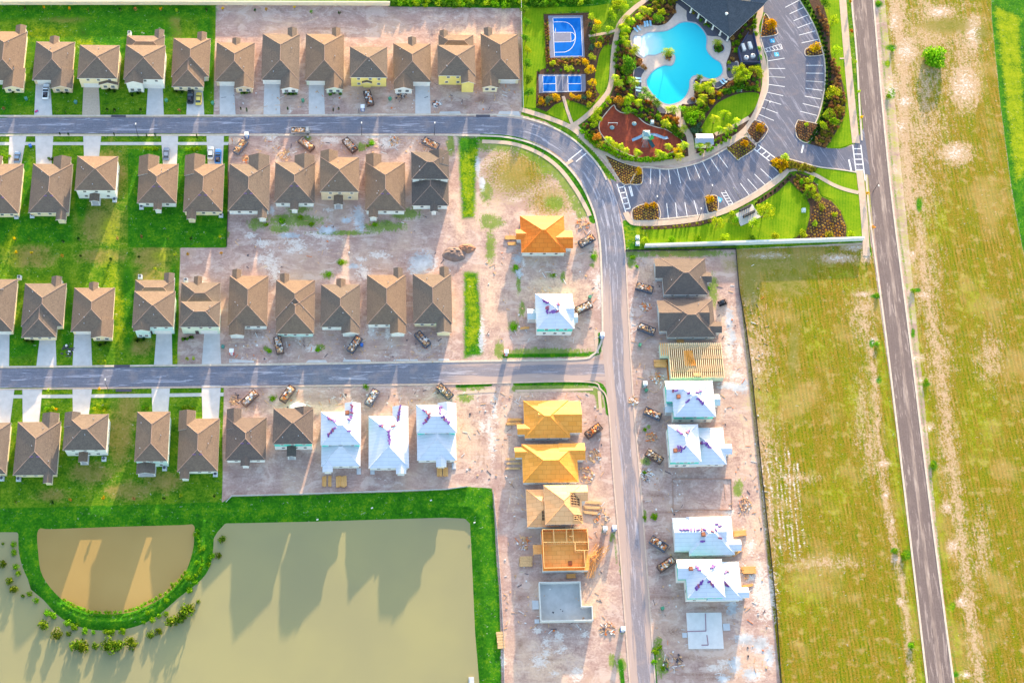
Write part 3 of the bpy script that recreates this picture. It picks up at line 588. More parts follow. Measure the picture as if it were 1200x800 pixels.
for L in ([(168, 390), (235, 385), (245, 546), (160, 546)], [(695, 390), (762, 390), (768, 546), (685, 546)], [(880, 410), (950, 410), (958, 546), (873, 546)], [(1030, 388), (1095, 388), (1105, 546), (1030, 546)],
          [(45, 632), (125, 632), (95, 800), (38, 800)], [(165, 634), (250, 634), (240, 800), (170, 800)], [(390, 634), (475, 634), (463, 750), (395, 750)], [(755, 634), (835, 634), (828, 790), (765, 790)], [(968, 634), (1050, 634), (1043, 790), (975, 790)]):
    drv.append(T1(L, 0, 0, 4))
for L in ([(37, 360), (103, 360), (107, 510), (33, 510)], [(232, 360), (297, 360), (303, 510), (232, 510)], [(700, 360), (763, 360), (768, 508), (700, 508)], [(810, 492), (895, 490), (905, 508), (798, 508)], [(1070, 490), (1155, 490), (1165, 514), (1058, 512)], [(520, 500), (572, 500), (578, 508), (512, 508)]):
    drv.append(T1(L, 300, 0, 3.75))
for L in ([(-40, 340), (45, 340), (42, 522), (-35, 522)], [(188, 375), (260, 375), (265, 520), (170, 520)], [(350, 340), (425, 345), (432, 520), (340, 520)], [(735, 340), (805, 340), (808, 512), (722, 512)], [(958, 358), (1030, 358), (1037, 512), (945, 512)],
          [(-60, 620), (68, 622), (45, 800), (-50, 800)], [(105, 620), (198, 620), (182, 800), (107, 800)], [(340, 618), (432, 618), (415, 750), (342, 750)], [(710, 612), (797, 612), (788, 740), (715, 740)], [(945, 606), (1035, 606), (1023, 790), (950, 790)]):
    drv.append(T1(L, 0, 300, 4))
for L in ([(242, 425), (345, 433), (345, 441), (242, 441)], [(570, 430), (640, 430), (648, 440), (560, 440)], [(715, 428), (825, 428), (830, 437), (712, 437)], [(925, 427), (1020, 426), (1025, 434), (920, 434)], [(1110, 424), (1150, 424), (1155, 432), (1105, 432)]):
    drv.append(T1(L, 200, 300, 3.53))
for k, L in enumerate(drv):
    mb = MB(); mb.slab(W(L), 0, .062); struct(mb.build('driveway', m_conc))
mb = MB(); mb.slab(W(T1([(392, 395), (462, 395), (470, 546), (385, 546)], 0, 0, 4)), 0, .062); struct(mb.build('driveway', m_conc_tan))
# ================================================================== HOUSES
def shingle_mat(name, a, b, c):
    t = NT(name); v = t.oc()
    f1 = t.noise(v, .5, 3, .6); f2 = t.noise(t.mapv(v, (1, 1, 4)), 2.6, 3, .75); f3 = t.vor(t.mapv(v, (1.0, 1.0, 5.5)), 2.4)
    sv = t.n('ShaderNodeSeparateColor'); t.l(f3, sv.inputs[0])
    f = t.math('ADD', t.math('MULTIPLY', f2, .75), t.math('MULTIPLY', sv.outputs[0], .25))
    col = t.ramp(f, [(.25, a), (.5, b), (.75, c)])
    col = t.mix(t.ss(f1, .45, .7, 0, .35), col, c)
    h = t.n('ShaderNodeHueSaturation'); t.l(col, h.inputs['Color'])
    t.l(t.ss(t.rnd(), 0, 1, .88, 1.14), h.inputs['Value']); t.l(t.ss(t.rnd(), 0, 1, .8, 1.15), h.inputs['Saturation'])
    MATS[name] = t.bsdf(h.outputs[0], .9, .15, t.bump(f2, .35, .04)); return MATS[name]
R_BROWN = shingle_mat('brown_shingles', S(98, 84, 76), S(113, 97, 86), S(130, 112, 97))
R_DARK = shingle_mat('dark_brown_shingles', S(86, 76, 74), S(98, 87, 82), S(112, 99, 92))
def panel_mat(name, a, b, seam, sx, sz, ro=.6):
    t = NT(name); v = t.oc()
    q = t.n('ShaderNodeTexBrick'); t.l(v, q.inputs['Vector']); q.inputs['Scale'].default_value = 1
    q.inputs['Color1'].default_value = a; q.inputs['Color2'].default_value = b; q.inputs['Mortar'].default_value = seam
    q.inputs['Brick Width'].default_value = sx; q.inputs['Row Height'].default_value = sz; q.inputs['Mortar Size'].default_value = .035
    n1 = t.noise(v, .7, 4, .65)
    col = t.mix(t.ss(n1, .35, .7, 0, .3), q.outputs[0], tuple(min(1, x * .78) for x in a[:3]) + (1,))
    MATS[name] = t.bsdf(col, ro, .25); return MATS[name]
R_WHITE = panel_mat('white_roof_underlayment', S(202, 206, 218), S(208, 211, 222), S(176, 180, 196), 30, 1.0, .5)
R_OSB = panel_mat('orange_roof_sheathing', S(226, 116, 32), S(232, 130, 46), S(184, 88, 24), 2.4, 1.2)
R_PLY = panel_mat('yellow_roof_sheathing', S(228, 150, 58), S(234, 160, 72), S(190, 116, 44), 2.4, 1.2)
R_PALEPLY = panel_mat('pale_plywood_sheathing', S(232, 168, 114), S(236, 178, 128), S(196, 132, 84), 2.4, 1.2)
R_SLATE = shingle_mat('slate_grey_shingles', S(58, 66, 76), S(68, 76, 88), S(84, 92, 104))
TRIM = mat_plain('white_trim_paint', S(224, 220, 214), .06, .6, .6, .3)
W_ = {k: mat_plain(k + '_render', c, .08, .5, .8, .2) for k, c in dict(white=S(218, 218, 214), cream=S(222, 206, 170), aqua=S(184, 208, 204), yellow=S(226, 204, 120), tan=S(204, 182, 152), sage=S(196, 206, 186), grey=S(178, 178, 180), block=S(206, 204, 202)).items()}
TEAL = mat_plain('teal_house_wrap', S(84, 200, 184), .12, .7, .55, .3)
GLASS = mat_plain('dark_window_glass', S(48, 58, 70), .3, .8, .12, .6)
GARAGE = mat_plain('white_garage_door_paint', S(214, 210, 206), .06, 1, .6, .3)
DOORM = mat_plain('dark_front_door_paint', S(72, 58, 60), .15, 1, .5, .4)
METAL = mat_plain('galvanised_metal', S(176, 178, 184), .12, 2, .4, .5, .5)
VENTP = mat_plain('purple_grey_vent_metal', S(120, 92, 128), .1, 2, .5, .3)
CAPS = {'brown_shingles': mat_plain('pale_ridge_cap', S(146, 124, 116), .15, 2, .9, .1), 'dark_brown_shingles': MATS['pale_ridge_cap']}
ZE = {1: 2.9, 2: 5.6, 0: 2.5}
PITCH = .45
def rect(x0, y0, x1, y1, z):
    cx, cy = (x0 + x1) / 2, (y0 + y1) / 2
    c = P(cx, cy, z); w = (P(x1, cy, z) - P(x0, cy, z)).length; l = (P(cx, y1, z) - P(cx, y0, z)).length
    return c.x, c.y, w, l
def hip(mb, cx, cy, w, l, z, p=PITCH):
    x0, x1, y0, y1 = cx - w / 2, cx + w / 2, cy - l / 2, cy + l / 2
    h = min(w, l) / 2 * p; k = min(w, l) / 2
    if l >= w: r0, r1 = (cx, y0 + k, z + h), (cx, y1 - k - (.01 if l == w else 0), z + h)
    else: r0, r1 = (x0 + k, cy, z + h), (x1 - k, cy, z + h)
    a, b, c, d = (x0, y0, z), (x1, y0, z), (x1, y1, z), (x0, y1, z); mb.cur = 0
    if l >= w:
        mb.face([a, b, r0]); mb.face([b, c, r1, r0]); mb.face([c, d, r1]); mb.face([d, a, r0, r1])
    else:
        mb.face([a, b, r1, r0]); mb.face([b, c, r1]); mb.face([c, d, r0, r1]); mb.face([d, a, r0])
    if w * l > 30:
        mb.cur = 3; q_ = Vector((0, 0, .03))
        ends = [(a, r0), (b, r0), (c, r1), (d, r1)] if l >= w else [(a, r0), (d, r0), (b, r1), (c, r1)]
        for e0, e1 in ends + [(r0, r1)]:
            if (Vector(e1) - Vector(e0)).length > .3: mb.tube([Vector(e0) + q_, Vector(e1) + q_], .09, 4)
    mb.cur = 1; zz = z - .2
    A, B, C, D = [(q[0], q[1], zz) for q in (a, b, c, d)]
    for q in ((A, B, b, a), (B, C, c, b), (C, D, d, c), (D, A, a, d), (D, C, B, A)): mb.face(list(q))
def gable(mb, cx, cy, w, l, z, face, p=PITCH, wallslot=2, rear=.0):
    """gable roof whose ridge points towards face (N S E W)"""
    ns = face in 'NS'; s = 1 if face in 'NE' else -1
    if not ns: w, l = l, w                                     # w across the ridge, l along it
    def T(u, v, zz): return (cx + u, cy + v * s, zz) if ns else (cx + v * s, cy + u, zz)
    h = w / 2 * p; f, b = l / 2, -l / 2
    mb.cur = 0
    q1 = [T(-w / 2, f, z), T(-w / 2, b, z), T(0, b, z + h), T(0, f, z + h)]; q2 = [T(0, f, z + h), T(0, b, z + h), T(w / 2, b, z), T(w / 2, f, z)]
    def up(q):
        n = (Vector(q[1]) - Vector(q[0])).cross(Vector(q[2]) - Vector(q[1])); return q if n.z > 0 else q[::-1]
    mb.face(up(q1)); mb.face(up(q2)); mb.cur = 1
    dn = lambda q, d=.18: (q[0], q[1], q[2] - d)
    for q in (q1, q2):
        a = q
        for i in range(4): mb.face([a[i], a[i - 1], dn(a[i - 1]), dn(a[i])])
        mb.face([dn(x) for x in up(q)][::-1])
    mb.cur = wallslot
    g = .3
    mb.face([T(-w / 2 + .35, f - g, z - .18), T(w / 2 - .35, f - g, z - .18), T(0, f - g, z + h - .3)])
PROTO = {}
def proto_window():
    if 'window' in PROTO: return PROTO['window']
    mb = MB(); t = .09
    mb.box((0, 0, .5 - t / 2), (1, .07, t)); mb.box((0, 0, -.5 + t / 2), (1, .07, t)); mb.box((-.5 + t / 2, 0, 0), (t, .07, 1 - 2 * t)); mb.box((.5 - t / 2, 0, 0), (t, .07, 1 - 2 * t)); mb.box((0, 0, 0), (1 - 2 * t, .05, t * .6))
    f = bpy.data.meshes.new('window'); f.from_pydata(mb.v, [], mb.f); f.materials.append(TRIM)
    m2 = MB(); m2.box((0, 0.005, 0), (1 - 2 * t - .002, .02, 1 - 2 * t - .002)); g = bpy.data.meshes.new('pane'); g.from_pydata(m2.v, [], m2.f); g.materials.append(GLASS)
    PROTO['window'] = (f, g); return PROTO['window']
def add_window(par, c, w, h, rz):
    f, g = proto_window()
    o = bpy.data.objects.new('window', f); COL.objects.link(o); o.parent = par; o.location = c; o.scale = (w, 1, h); o.rotation_euler = (0, 0, rz)
    q = bpy.data.objects.new('pane', g); COL.objects.link(q); q.parent = o
    return o
def mesh_once(key, fn):
    if key not in PROTO: PROTO[key] = fn()
    return PROTO[key]
def inst(name, me, par, loc=(0, 0, 0), rz=0, sc=(1, 1, 1)):
    o = bpy.data.objects.new(name, me); COL.objects.link(o); o.parent = par; o.location = loc; o.rotation_euler = (0, 0, rz); o.scale = sc; return o
def mk(mb, name, mat):
    me = bpy.data.meshes.new(name); me.from_pydata(mb.v, [], mb.f); me.materials.append(mat); me.update(); return me
def m_vent():
    mb = MB(); mb.tube([(0, 0, 0), (0, 0, .45)], .08, 8); mb.tube([(0, 0, .45), (0, 0, .52)], .13, 8); return mk(mb, 'roof_vent', METAL)
def m_rvent():
    mb = MB(); mb.box((0, 0, .1), (1.0, .35, .2), taper=.8); return mk(mb, 'box_vent', VENTP)
def m_gdoor():
    mb = MB()
    for k in range(4): mb.box((0, 0, .3 + k * .56), (4.8, .06, .53))
    return mk(mb, 'garage_door', GARAGE)
def m_fdoor():
    mb = MB(); mb.box((0, 0, 1.05), (1.0, .06, 2.1)); mb.box((0, -.035, 1.5), (.6, .02, .9)); return mk(mb, 'front_door', DOORM)
def m_post():
    mb = MB(); mb.box((0, 0, 1.2), (.2, .2, 2.4)); mb.box((0, 0, .12), (.3, .3, .24)); return mk(mb, 'post', TRIM)
RZ = {'S': 0, 'N': PI, 'E': PI / 2, 'W': -PI / 2}
def house(label, blocks, front='S', garage='L', wall='white', roof=None, upper=None, group='finished houses', cat='house', name='house', rv=0, vents=3, finished=True, roof2=None, bandmat=None, win=True, seed=None):
    rr = random.Random(seed if seed is not None else hash(label) % 9999 if False else sum(ord(c) for c in label))
    roof = roof or R_BROWN
    b0 = blocks[0]; ze0 = ZE[b0[5]]; ox, oy, w0, l0 = rect(*b0[1:5], ze0)
    root = empty(name, (ox, oy, 0)); tag(root, label, cat, group)
    wm = W_[wall] if isinstance(wall, str) else wall
    um = (W_[upper] if isinstance(upper, str) else upper) or wm
    mw, mr = MB(), MB(); B = []; upw = None
    for bi, b in enumerate(blocks):
        k, x0, y0, x1, y1, st = b[:6]; z = ZE[st] + .03 * bi
        cx, cy, w, l = rect(x0, y0, x1, y1, z); cx -= ox; cy -= oy
        B.append((k, cx, cy, w, l, z, st))
        ins = .38 + .04 * bi
        if k == 'hip': hip(mr, cx, cy, w, l, z)
        elif k[0] == 'g': gable(mr, cx, cy, w, l, z, k[1])
        if k[0] == 'p':
            pr = MB(); gable(pr, cx, cy, w, l, z, k[1]); ro = pr.build('porch_roof', [roof, TRIM, wm], root)
            s = Vector({'N': (0, 1, 0), 'S': (0, -1, 0), 'E': (1, 0, 0), 'W': (-1, 0, 0)}[k[1]]); sd = Vector((-s.y, s.x, 0))
            hl, hw = (l / 2, w / 2) if k[1] in 'NS' else (w / 2, l / 2)
            for q in (-1, 1):
                inst('post', mesh_once('post', m_post), ro, Vector((cx, cy, 0)) + s * (hl - .45) + sd * q * (hw - .4), 0, (1, 1, (z - .18) / 2.4))
            pd = MB(); pd.box((cx, cy, .06), (w - .3, l - .3, .12)); pd.build('porch_slab', m_conc, root)
        else:
            ww, ll = w - 2 * ins, l - 2 * ins
            sgn = {'N': (0, 1), 'S': (0, -1), 'E': (1, 0), 'W': (-1, 0)}.get(k[1], (0, 0)) if k[0] == 'g' else (0, 0)
            if st == 2:
                mw.box((cx, cy, 1.4), (ww, ll, 2.8)); 
                if upw is None: upw = MB()
                upw.box((cx, cy, 2.8 + (z - .2 - 2.8) / 2), (ww + .02, ll + .02, z - .2 - 2.8))
            else: mw.box((cx, cy, (z - .2) / 2), (ww, ll, z - .2))
    mw.build('wall', wm, root)
    if upw: upw.build('upper_wall', um, root)
    mr.build('roof', [roof, TRIM, um, CAPS.get(roof.name, roof)], root)
    # fittings
    k, cx, cy, w, l, z, st = B[0]
    D = {'N': (0, 1), 'S': (0, -1), 'E': (1, 0), 'W': (-1, 0)}
    def on(bi, side, u, zc, off=.04):
        k, cx, cy, w, l, z, st = B[bi]; ins = .38 + .04 * bi; dx, dy = D[side]
        if side in 'NS': return Vector((cx + (w / 2 - ins) * u, cy + dy * (l / 2 - ins + off), zc))
        return Vector((cx + dx * (w / 2 - ins + off), cy + (l / 2 - ins) * u, zc))
    if finished:
        gs = -1 if garage == 'L' else 1
        if front in 'EW': gs = -gs if front == 'W' else gs
        inst('garage_door', mesh_once('gdoor', m_gdoor), root, on(0, front, gs * .42, 0), RZ[front])
        gi = [i for i, q in enumerate(B) if q[0][0] == 'g' and q[0][1] == front]
        if gi:
            e = gi[0]; ew = B[e][3]
            if ew > 4.5:
                for u in (-.45, .45): add_window(root, on(e, front, u, 1.55), min(1.3, ew * .24), 1.4, RZ[front])
            else: add_window(root, on(e, front, 0, 1.55), 1.5, 1.4, RZ[front])
        inst('front_door', mesh_once('fdoor', m_fdoor), root, on(0, front, -gs * .22, .02, .05), RZ[front])
    if win:
        opp = {'S': 'N', 'N': 'S', 'E': 'W', 'W': 'E'}[front]
        for bi, q in enumerate(B):
            if q[0] != 'hip': continue
            zs = [1.6] + ([4.3] if q[6] == 2 else [])
            for zc in zs:
                for sd in 'SENW':
                    if finished and bi == 0 and sd == front and zc < 2: continue
                    for u in ((-.55, .05, .6) if sd in 'NS' else (-.5, .4)):
                        u += rr.uniform(-.08, .08)
                        if bi > 0 and sd in 'EWN' and zc < 2 and u > 0: continue
                        c = on(bi, sd, u, zc)
                        hid = False
                        for bj, q2 in enumerate(B):
                            if bj != bi and q2[0][0] != 'p' and abs(c.x - q2[1]) < q2[3] / 2 + .3 and abs(c.y - q2[2]) < q2[4] / 2 + .3 and zc < q2[5] + .6: hid = True
                        if not hid: add_window(root, c, 1.05, 1.25 if zc < 3 else 1.1, RZ[sd])
    def roofz(x, y):
        best = -1
        for k, cx, cy, w, l, z, st in B:
            dx, dy = w / 2 - abs(x - cx), l / 2 - abs(y - cy)
            if dx < 0 or dy < 0: continue
            if k == 'hip': hh = z + PITCH * min(dx, dy)
            elif k[1] in 'NS': hh = z + PITCH * dx
            else: hh = z + PITCH * dy
            best = max(best, hh)
        return best
    for _ in range(vents):
        x, y = cx + rr.uniform(-.36, .36) * w, cy + rr.uniform(-.38, .38) * l
        inst('roof_vent', mesh_once('vent', m_vent), root, (x, y, roofz(x, y) - .05))
    for q in range(rv):
        k_ = min(w, l) / 2
        x, y = cx - .9 + q * 1.8, cy - l / 2 + k_ * .78
        inst('box_vent', mesh_once('rvent', m_rvent), root, (x, y, roofz(x, y) - .08))
    root['_w'] = 0; del root['_w']
    return root, B, roofz
Hh = {}
def H(key, *a, **k): Hh[key] = house(*a, **k)
# ---- top row (fronts to the south)
H('a1', 'brown hip roofed house cut by the left edge, leftmost of the top row', [('hip', -17, 37, 29, 94, 1), ('gS', 4, 80, 28.6, 104, 1), ('pN', 18, 30, 30, 44, 1)], 'S', 'L', 'cream')
H('a2', 'brown roofed house with a white pickup on its drive, top row', [('hip', 40, 49, 86, 94, 1), ('gS', 60, 82, 85.6, 104, 1), ('pN', 58, 43, 69, 54, 1)], 'S', 'L', 'tan')
H('a3', 'tall brown roofed house in front of the tan paver drive, top row', [('hip', 92, 53, 139, 92, 2), ('gS', 116, 86, 139, 100, 1)], 'S', 'L', 'cream')
H('a4', 'two storey house with a stepped brown roof and white bay, fourth in the top row', [('hip', 146, 53, 193, 93, 2), ('hip', 148, 42, 192.5, 62, 1), ('gS', 146.5, 84, 168, 98, 2), ('pN', 181, 35, 192, 50, 1)], 'S', 'R', 'white')
H('a5', 'brown roofed house with black and yellow cars on its drive', [('hip', 202, 45, 246, 90, 1), ('hip', 202.4, 60, 240, 102, 1), ('pN', 231, 38, 242, 52, 1)], 'S', 'R', 'cream')
H('a6', 'brown roofed house with a white drive, first beyond the lawn edge, top row', [('hip', 253, 50, 298, 96, 1), ('gS', 275, 82, 297.6, 104, 1), ('pN', 272, 45, 282, 56, 1)], 'S', 'L', 'tan')
H('a7', 'brown roofed house with leafy front bed, second beyond the lawn edge, top row', [('hip', 307, 40, 351, 94, 1), ('gS', 329, 80, 350.6, 105, 1), ('pN', 337, 33, 348, 48, 1)], 'S', 'L', 'white')
H('a8', 'brown roofed house with two small cypresses beside its white drive, top row', [('hip', 358, 40, 403, 95, 1), ('gS', 381, 80, 402.6, 105, 1), ('pN', 389, 33, 399, 48, 1)], 'S', 'L', 'sage')
H('a9', 'yellow walled two storey house behind the skip on the top row', [('hip', 410, 55, 454, 91, 2), ('gS', 424, 86, 436, 98, 1)], 'S', 'L', 'yellow', finished=False)
H('a10', 'brown roofed house with a white drive, second right of the yellow walled house', [('hip', 461, 51, 505, 96, 1), ('gS', 461.4, 80, 484, 105, 1), ('pN', 478, 44, 488, 56, 1)], 'S', 'R', 'white')
H('a11', 'two storey brown roofed house with cream bay beside bare earth, top row', [('hip', 513, 53, 557, 89, 2), ('hip', 514, 41, 555, 60, 1), ('gS', 540, 84, 557, 98, 2), ('pN', 515, 36, 525, 48, 1)], 'S', 'L', 'yellow', finished=False)
H('a12', 'brown roofed house beside the white fence, rightmost of the top row', [('hip', 564, 40, 608, 93, 1), ('gS', 564.4, 78, 584, 103, 1), ('pN', 567, 33, 577, 46, 1)], 'S', 'R', 'cream')
# ---- second row (fronts to the north)
g2 = 'finished houses'
H('b1', 'brown roofed house cut by the left edge, south of the north street', [('hip', -20, 192, 25, 250, 1), ('gN', -19.6, 183, 2, 205, 1)], 'N', 'R', 'cream', rv=2)
H('b2', 'brown roofed house with north wing, second from left south of the north street', [('hip', 36, 192, 83, 249, 1), ('gN', 62, 184, 82.6, 206, 1), ('gS', 66, 238, 78, 258, 1)], 'N', 'L', 'cream', rv=2)
H('b3', 'two storey house with white rear wall and dark porch, beside olive grass', [('hip', 89, 183, 137, 223, 2), ('pS', 105, 220, 117, 236, 1)], 'N', 'R', 'white')
H('b4', 'brown roofed house with a grey blue car on its north drive', [('hip', 162, 192, 208, 238, 1), ('gN', 162.4, 183, 186, 206, 1), ('gS', 180, 228, 190, 246, 1)], 'N', 'R', 'white', rv=2)
H('b5', 'brown roofed house with silver and blue cars north of it', [('hip', 216, 192, 262, 248, 1), ('gN', 216.4, 182, 240, 206, 1), ('gS', 219, 238, 230, 257, 1)], 'N', 'R', 'cream', rv=2)
H('b6', 'brown roofed house on bare earth, first right of the second row lawn', [('hip', 268, 192, 316, 247, 1), ('gN', 291, 182, 315.6, 206, 1), ('gS', 302, 237, 313, 256, 1)], 'N', 'L', 'white', rv=2)
H('b7', 'brown roofed house with three rear porch humps above weedy ground', [('hip', 322, 190, 369, 238, 1), ('gN', 345, 182, 368.6, 205, 1), ('gS', 340, 228, 350, 246, 1)], 'N', 'L', 'white', rv=2)
H('b8', 'two storey brown roofed house with grey rear porch in the second row', [('hip', 375, 184, 421, 225, 2), ('gN', 375.4, 177, 396, 195, 2), ('pS', 391, 224, 402, 240, 1)], 'N', 'R', 'tan')
H('b9', 'long brown roofed house fourth from left on the second row bare earth', [('hip', 428, 190, 475, 247, 1), ('gN', 428.4, 181, 447, 205, 1), ('gS', 432, 236, 443, 255, 1)], 'N', 'R', 'white', rv=2)
H('b10', 'dark split roofed house beside the bright weed strip, right end of second row', [('hip', 482, 178, 526, 210, 2), ('hip', 482.4, 196, 525.6, 241, 1), ('gN', 503, 177, 526, 194, 2), ('gS', 504, 232, 513, 248, 1)], 'N', 'L', 'white', roof=R_DARK)
# ---- third row (fronts to the south)
H('c1', 'brown roofed house cut by the left edge, north of the cross street', [('hip', -28, 327, 18, 388, 1)], 'S', 'R', 'cream')
H('c2', 'brown roofed house with offset garage wing, second from left north of the cross street', [('hip', 27, 332, 76, 382, 1), ('hip', 27.4, 346, 68, 395, 1), ('pN', 60, 324, 72, 339, 1)], 'S', 'R', 'cream')
H('c3', 'brown roofed house beside the green ground patch and blue junk pile', [('hip', 85, 337, 133, 388, 1), ('gS', 107, 374, 132.6, 396, 1), ('pN', 104, 331, 115, 343, 1)], 'S', 'L', 'cream')
H('c4', 'two storey house with white facade windows beside the olive lawn', [('hip', 156, 341, 204.5, 383, 2), ('hip', 158, 328, 204, 350, 1), ('gS', 156.4, 374, 176, 388, 2), ('pN', 192, 320, 204, 336, 1)], 'S', 'R', 'aqua')
H('c5', 'two storey house with two tan stacked roofs and pale green front', [('hip', 211, 353, 258, 383, 2), ('hip', 212, 331, 258, 362, 1), ('pN', 227, 324, 237, 338, 1)], 'S', 'R', 'sage')
H('c6', 'brown roofed house north of the small red and white cabin', [('hip', 268, 323, 314, 382, 1), ('gS', 268.4, 368, 287, 393, 1), ('pN', 272, 316, 283, 330, 1)], 'S', 'R', 'white', finished=False)
H('c7', 'brown roofed house behind the debris skip with orange cover', [('hip', 323, 328, 369, 374, 1), ('hip', 324, 342, 368.6, 391, 1), ('pN', 328, 321, 339, 335, 1)], 'S', 'R', 'aqua', finished=False)
H('c8', 'brown roofed house with dark porch beside the upright debris skip', [('hip', 376, 333, 422, 383, 1), ('gS', 400, 370, 421.6, 391, 1), ('pN', 394, 327, 405, 340, 1)], 'S', 'L', 'white', finished=False)
H('c9', 'brown roofed house second from right north of the cross street', [('hip', 430, 322, 476, 380, 1), ('gS', 457, 366, 475.6, 391, 1), ('pN', 461, 314, 472, 330, 1)], 'S', 'L', 'white', finished=False)
H('c10', 'brown roofed house with yellow gable, right end north of the cross street', [('hip', 484, 321, 529.5, 379, 1), ('gS', 511, 365, 529, 390, 1), ('pN', 515, 313, 526, 330, 1)], 'S', 'L', 'cream', finished=False)
# ---- fourth row (fronts to the north)
H('d1', 'brown roofed house cut by the left edge, south of the cross street', [('hip', -36, 495, 10, 555, 1)], 'N', 'R', 'cream')
H('d2', 'brown roofed house with north wing, second from left south of the cross street', [('hip', 18, 494, 69, 556, 1), ('gN', 49, 484, 68.6, 508, 1), ('gS', 51, 545, 62, 566, 1)], 'N', 'L', 'cream', rv=2)
H('d3', 'two storey house with white rear wall beside scorched grass', [('hip', 75, 485, 126, 527, 2), ('gN', 75.4, 483, 94, 500, 2), ('pS', 92, 527, 103, 541, 1)], 'N', 'R', 'white')
H('d4', 'narrow two storey brown roofed house beside the brown lawn', [('hip', 159, 482, 198, 540, 2), ('pS', 160, 540, 182, 555, 1)], 'N', 'R', 'aqua')
H('d5', 'brown roofed house last on the lawn before bare earth, south of the cross street', [('hip', 209, 490, 256.5, 552, 1), ('gN', 209.4, 481, 229, 504, 1), ('gS', 211, 542, 222, 561, 1)], 'N', 'R', 'white', rv=2)
H('d6', 'dark brown roofed house on earth south of the rusty skip and white pile', [('hip', 265, 489, 312, 539, 1), ('gN', 265.4, 479, 283, 503, 1), ('gS', 282, 529, 293, 546, 1)], 'N', 'R', 'white', roof=R_DARK, rv=2, finished=False, group='houses under construction')
H('d7', 'dark brown roofed house with a teal band under its eave', [('hip', 320, 478, 367, 520, 2), ('gN', 345, 477, 366.6, 492, 2), ('pS', 336, 521, 347, 535, 1)], 'N', 'L', 'white', roof=R_DARK, upper=TEAL, finished=False, group='houses under construction')
gu = 'houses under construction'
H('d8', 'white roofed unfinished house with stacked halves, left of three above the pond', [('hip', 376, 482, 423, 521, 2), ('hip', 376.6, 506, 422.4, 546, 1), ('gN', 404, 472, 422.6, 492, 2), ('gS', 378, 536, 390, 553, 1)], 'N', 'L', 'white', roof=R_WHITE, upper=TEAL, finished=False, group=gu, vents=0)
H('d9', 'white roofed single storey unfinished house, middle of three above the pond', [('hip', 432, 487, 479, 548, 1), ('gN', 460, 476, 478.6, 502, 1), ('gS', 464, 538, 476, 555, 1)], 'N', 'L', 'white', roof=R_WHITE, finished=False, group=gu, vents=0)
H('d10', 'white roofed unfinished house with stacked halves, right of three above the pond', [('hip', 488, 474, 535, 507, 2), ('hip', 488.6, 490, 534.4, 539, 1), ('gN', 513, 472, 534.6, 486, 2), ('gS', 511, 529, 523, 547, 1)], 'N', 'L', 'white', roof=R_WHITE, upper=TEAL, finished=False, group=gu, vents=0)
# ---- street corner column west of the new street
H('e1', 'orange sheathed house shell beside the bend of the street', [('hip', 610, 253, 662, 296, 1), ('gE', 636, 270, 671, 291, 1), ('gW', 604.5, 269, 622, 281, 1)], 'E', 'R', 'block', roof=R_OSB, finished=False, group=gu, vents=0)
H('e2', 'white roofed house shell with teal band, alone west of the new street', [('hip', 628, 344, 672, 385, 2), ('gE', 648, 354, 672.6, 372, 2), ('gE', 668, 367, 677, 378, 1), ('pW', 618, 362, 632, 374, 1)], 'E', 'R', 'white', roof=R_WHITE, upper=TEAL, finished=False, group=gu, vents=0)
H('e3', 'golden plywood roofed house shell beside the corner skip', [('hip', 614, 469, 667, 513, 1), ('gE', 630, 470, 681, 507, 1), ('gW', 606, 497, 622, 509, 1)], 'E', 'R', 'block', roof=R_PLY, finished=False, group=gu, vents=0)
H('e4', 'pale golden plywood roofed house shell with two side gables', [('hip', 612, 520, 677, 565, 1), ('gE', 655, 519, 685.5, 539, 1), ('gW', 603, 524, 622, 536, 1)], 'E', 'R', 'block', roof=R_PLY, finished=False, group=gu, vents=0)
H('e5', 'pale plywood roofed two storey shell with open rafter holes', [('hip', 638, 568, 682, 614, 2), ('hip', 617, 573, 655, 617, 1), ('gE', 664, 568, 688.5, 587, 2)], 'E', 'R', 'block', roof=R_PALEPLY, finished=False, group=gu, vents=0)
# ---- east side of the new street
H('f1', 'dark shingled house under the white wall, first east of the new street', [('hip', 776, 303, 828, 345, 1), ('gW', 767, 303, 810, 326, 1), ('gE', 816, 319, 833.5, 331, 1)], 'W', 'L', 'grey', roof=R_DARK, finished=False, group=gu, vents=2)
H('f2', 'long dark shingled house, second east of the new street', [('hip', 780, 351, 837, 395, 1), ('gW', 771, 352, 830, 388, 1), ('gE', 824, 377, 845.5, 390, 1)], 'W', 'L', 'grey', roof=R_DARK, finished=False, group=gu, vents=2)
H('f4', 'white roofed shell with teal south band below the timber joists', [('hip', 788, 446, 837, 488, 2), ('gW', 780, 446, 815, 470, 2), ('gE', 829, 462, 843.5, 475, 1), ('pW', 779, 472, 793, 483, 1)], 'W', 'L', 'white', roof=R_WHITE, upper=TEAL, finished=False, group=gu, vents=0)
H('f5', 'white roofed shell of two side by side hips above the empty plot', [('hip', 784, 497, 820, 541, 2), ('hip', 806, 501, 849.5, 544, 1), ('gE', 842, 520, 857.5, 532, 1)], 'W', 'L', 'white', roof=R_WHITE, upper=TEAL, finished=False, group=gu, vents=0)
H('f6', 'wide white roofed single storey shell below the empty plot', [('hip', 806, 605, 859, 650, 1), ('gW', 789, 606, 850, 645, 1), ('gE', 850, 632, 868.5, 645, 1)], 'W', 'L', 'white', roof=R_WHITE, finished=False, group=gu, vents=0)
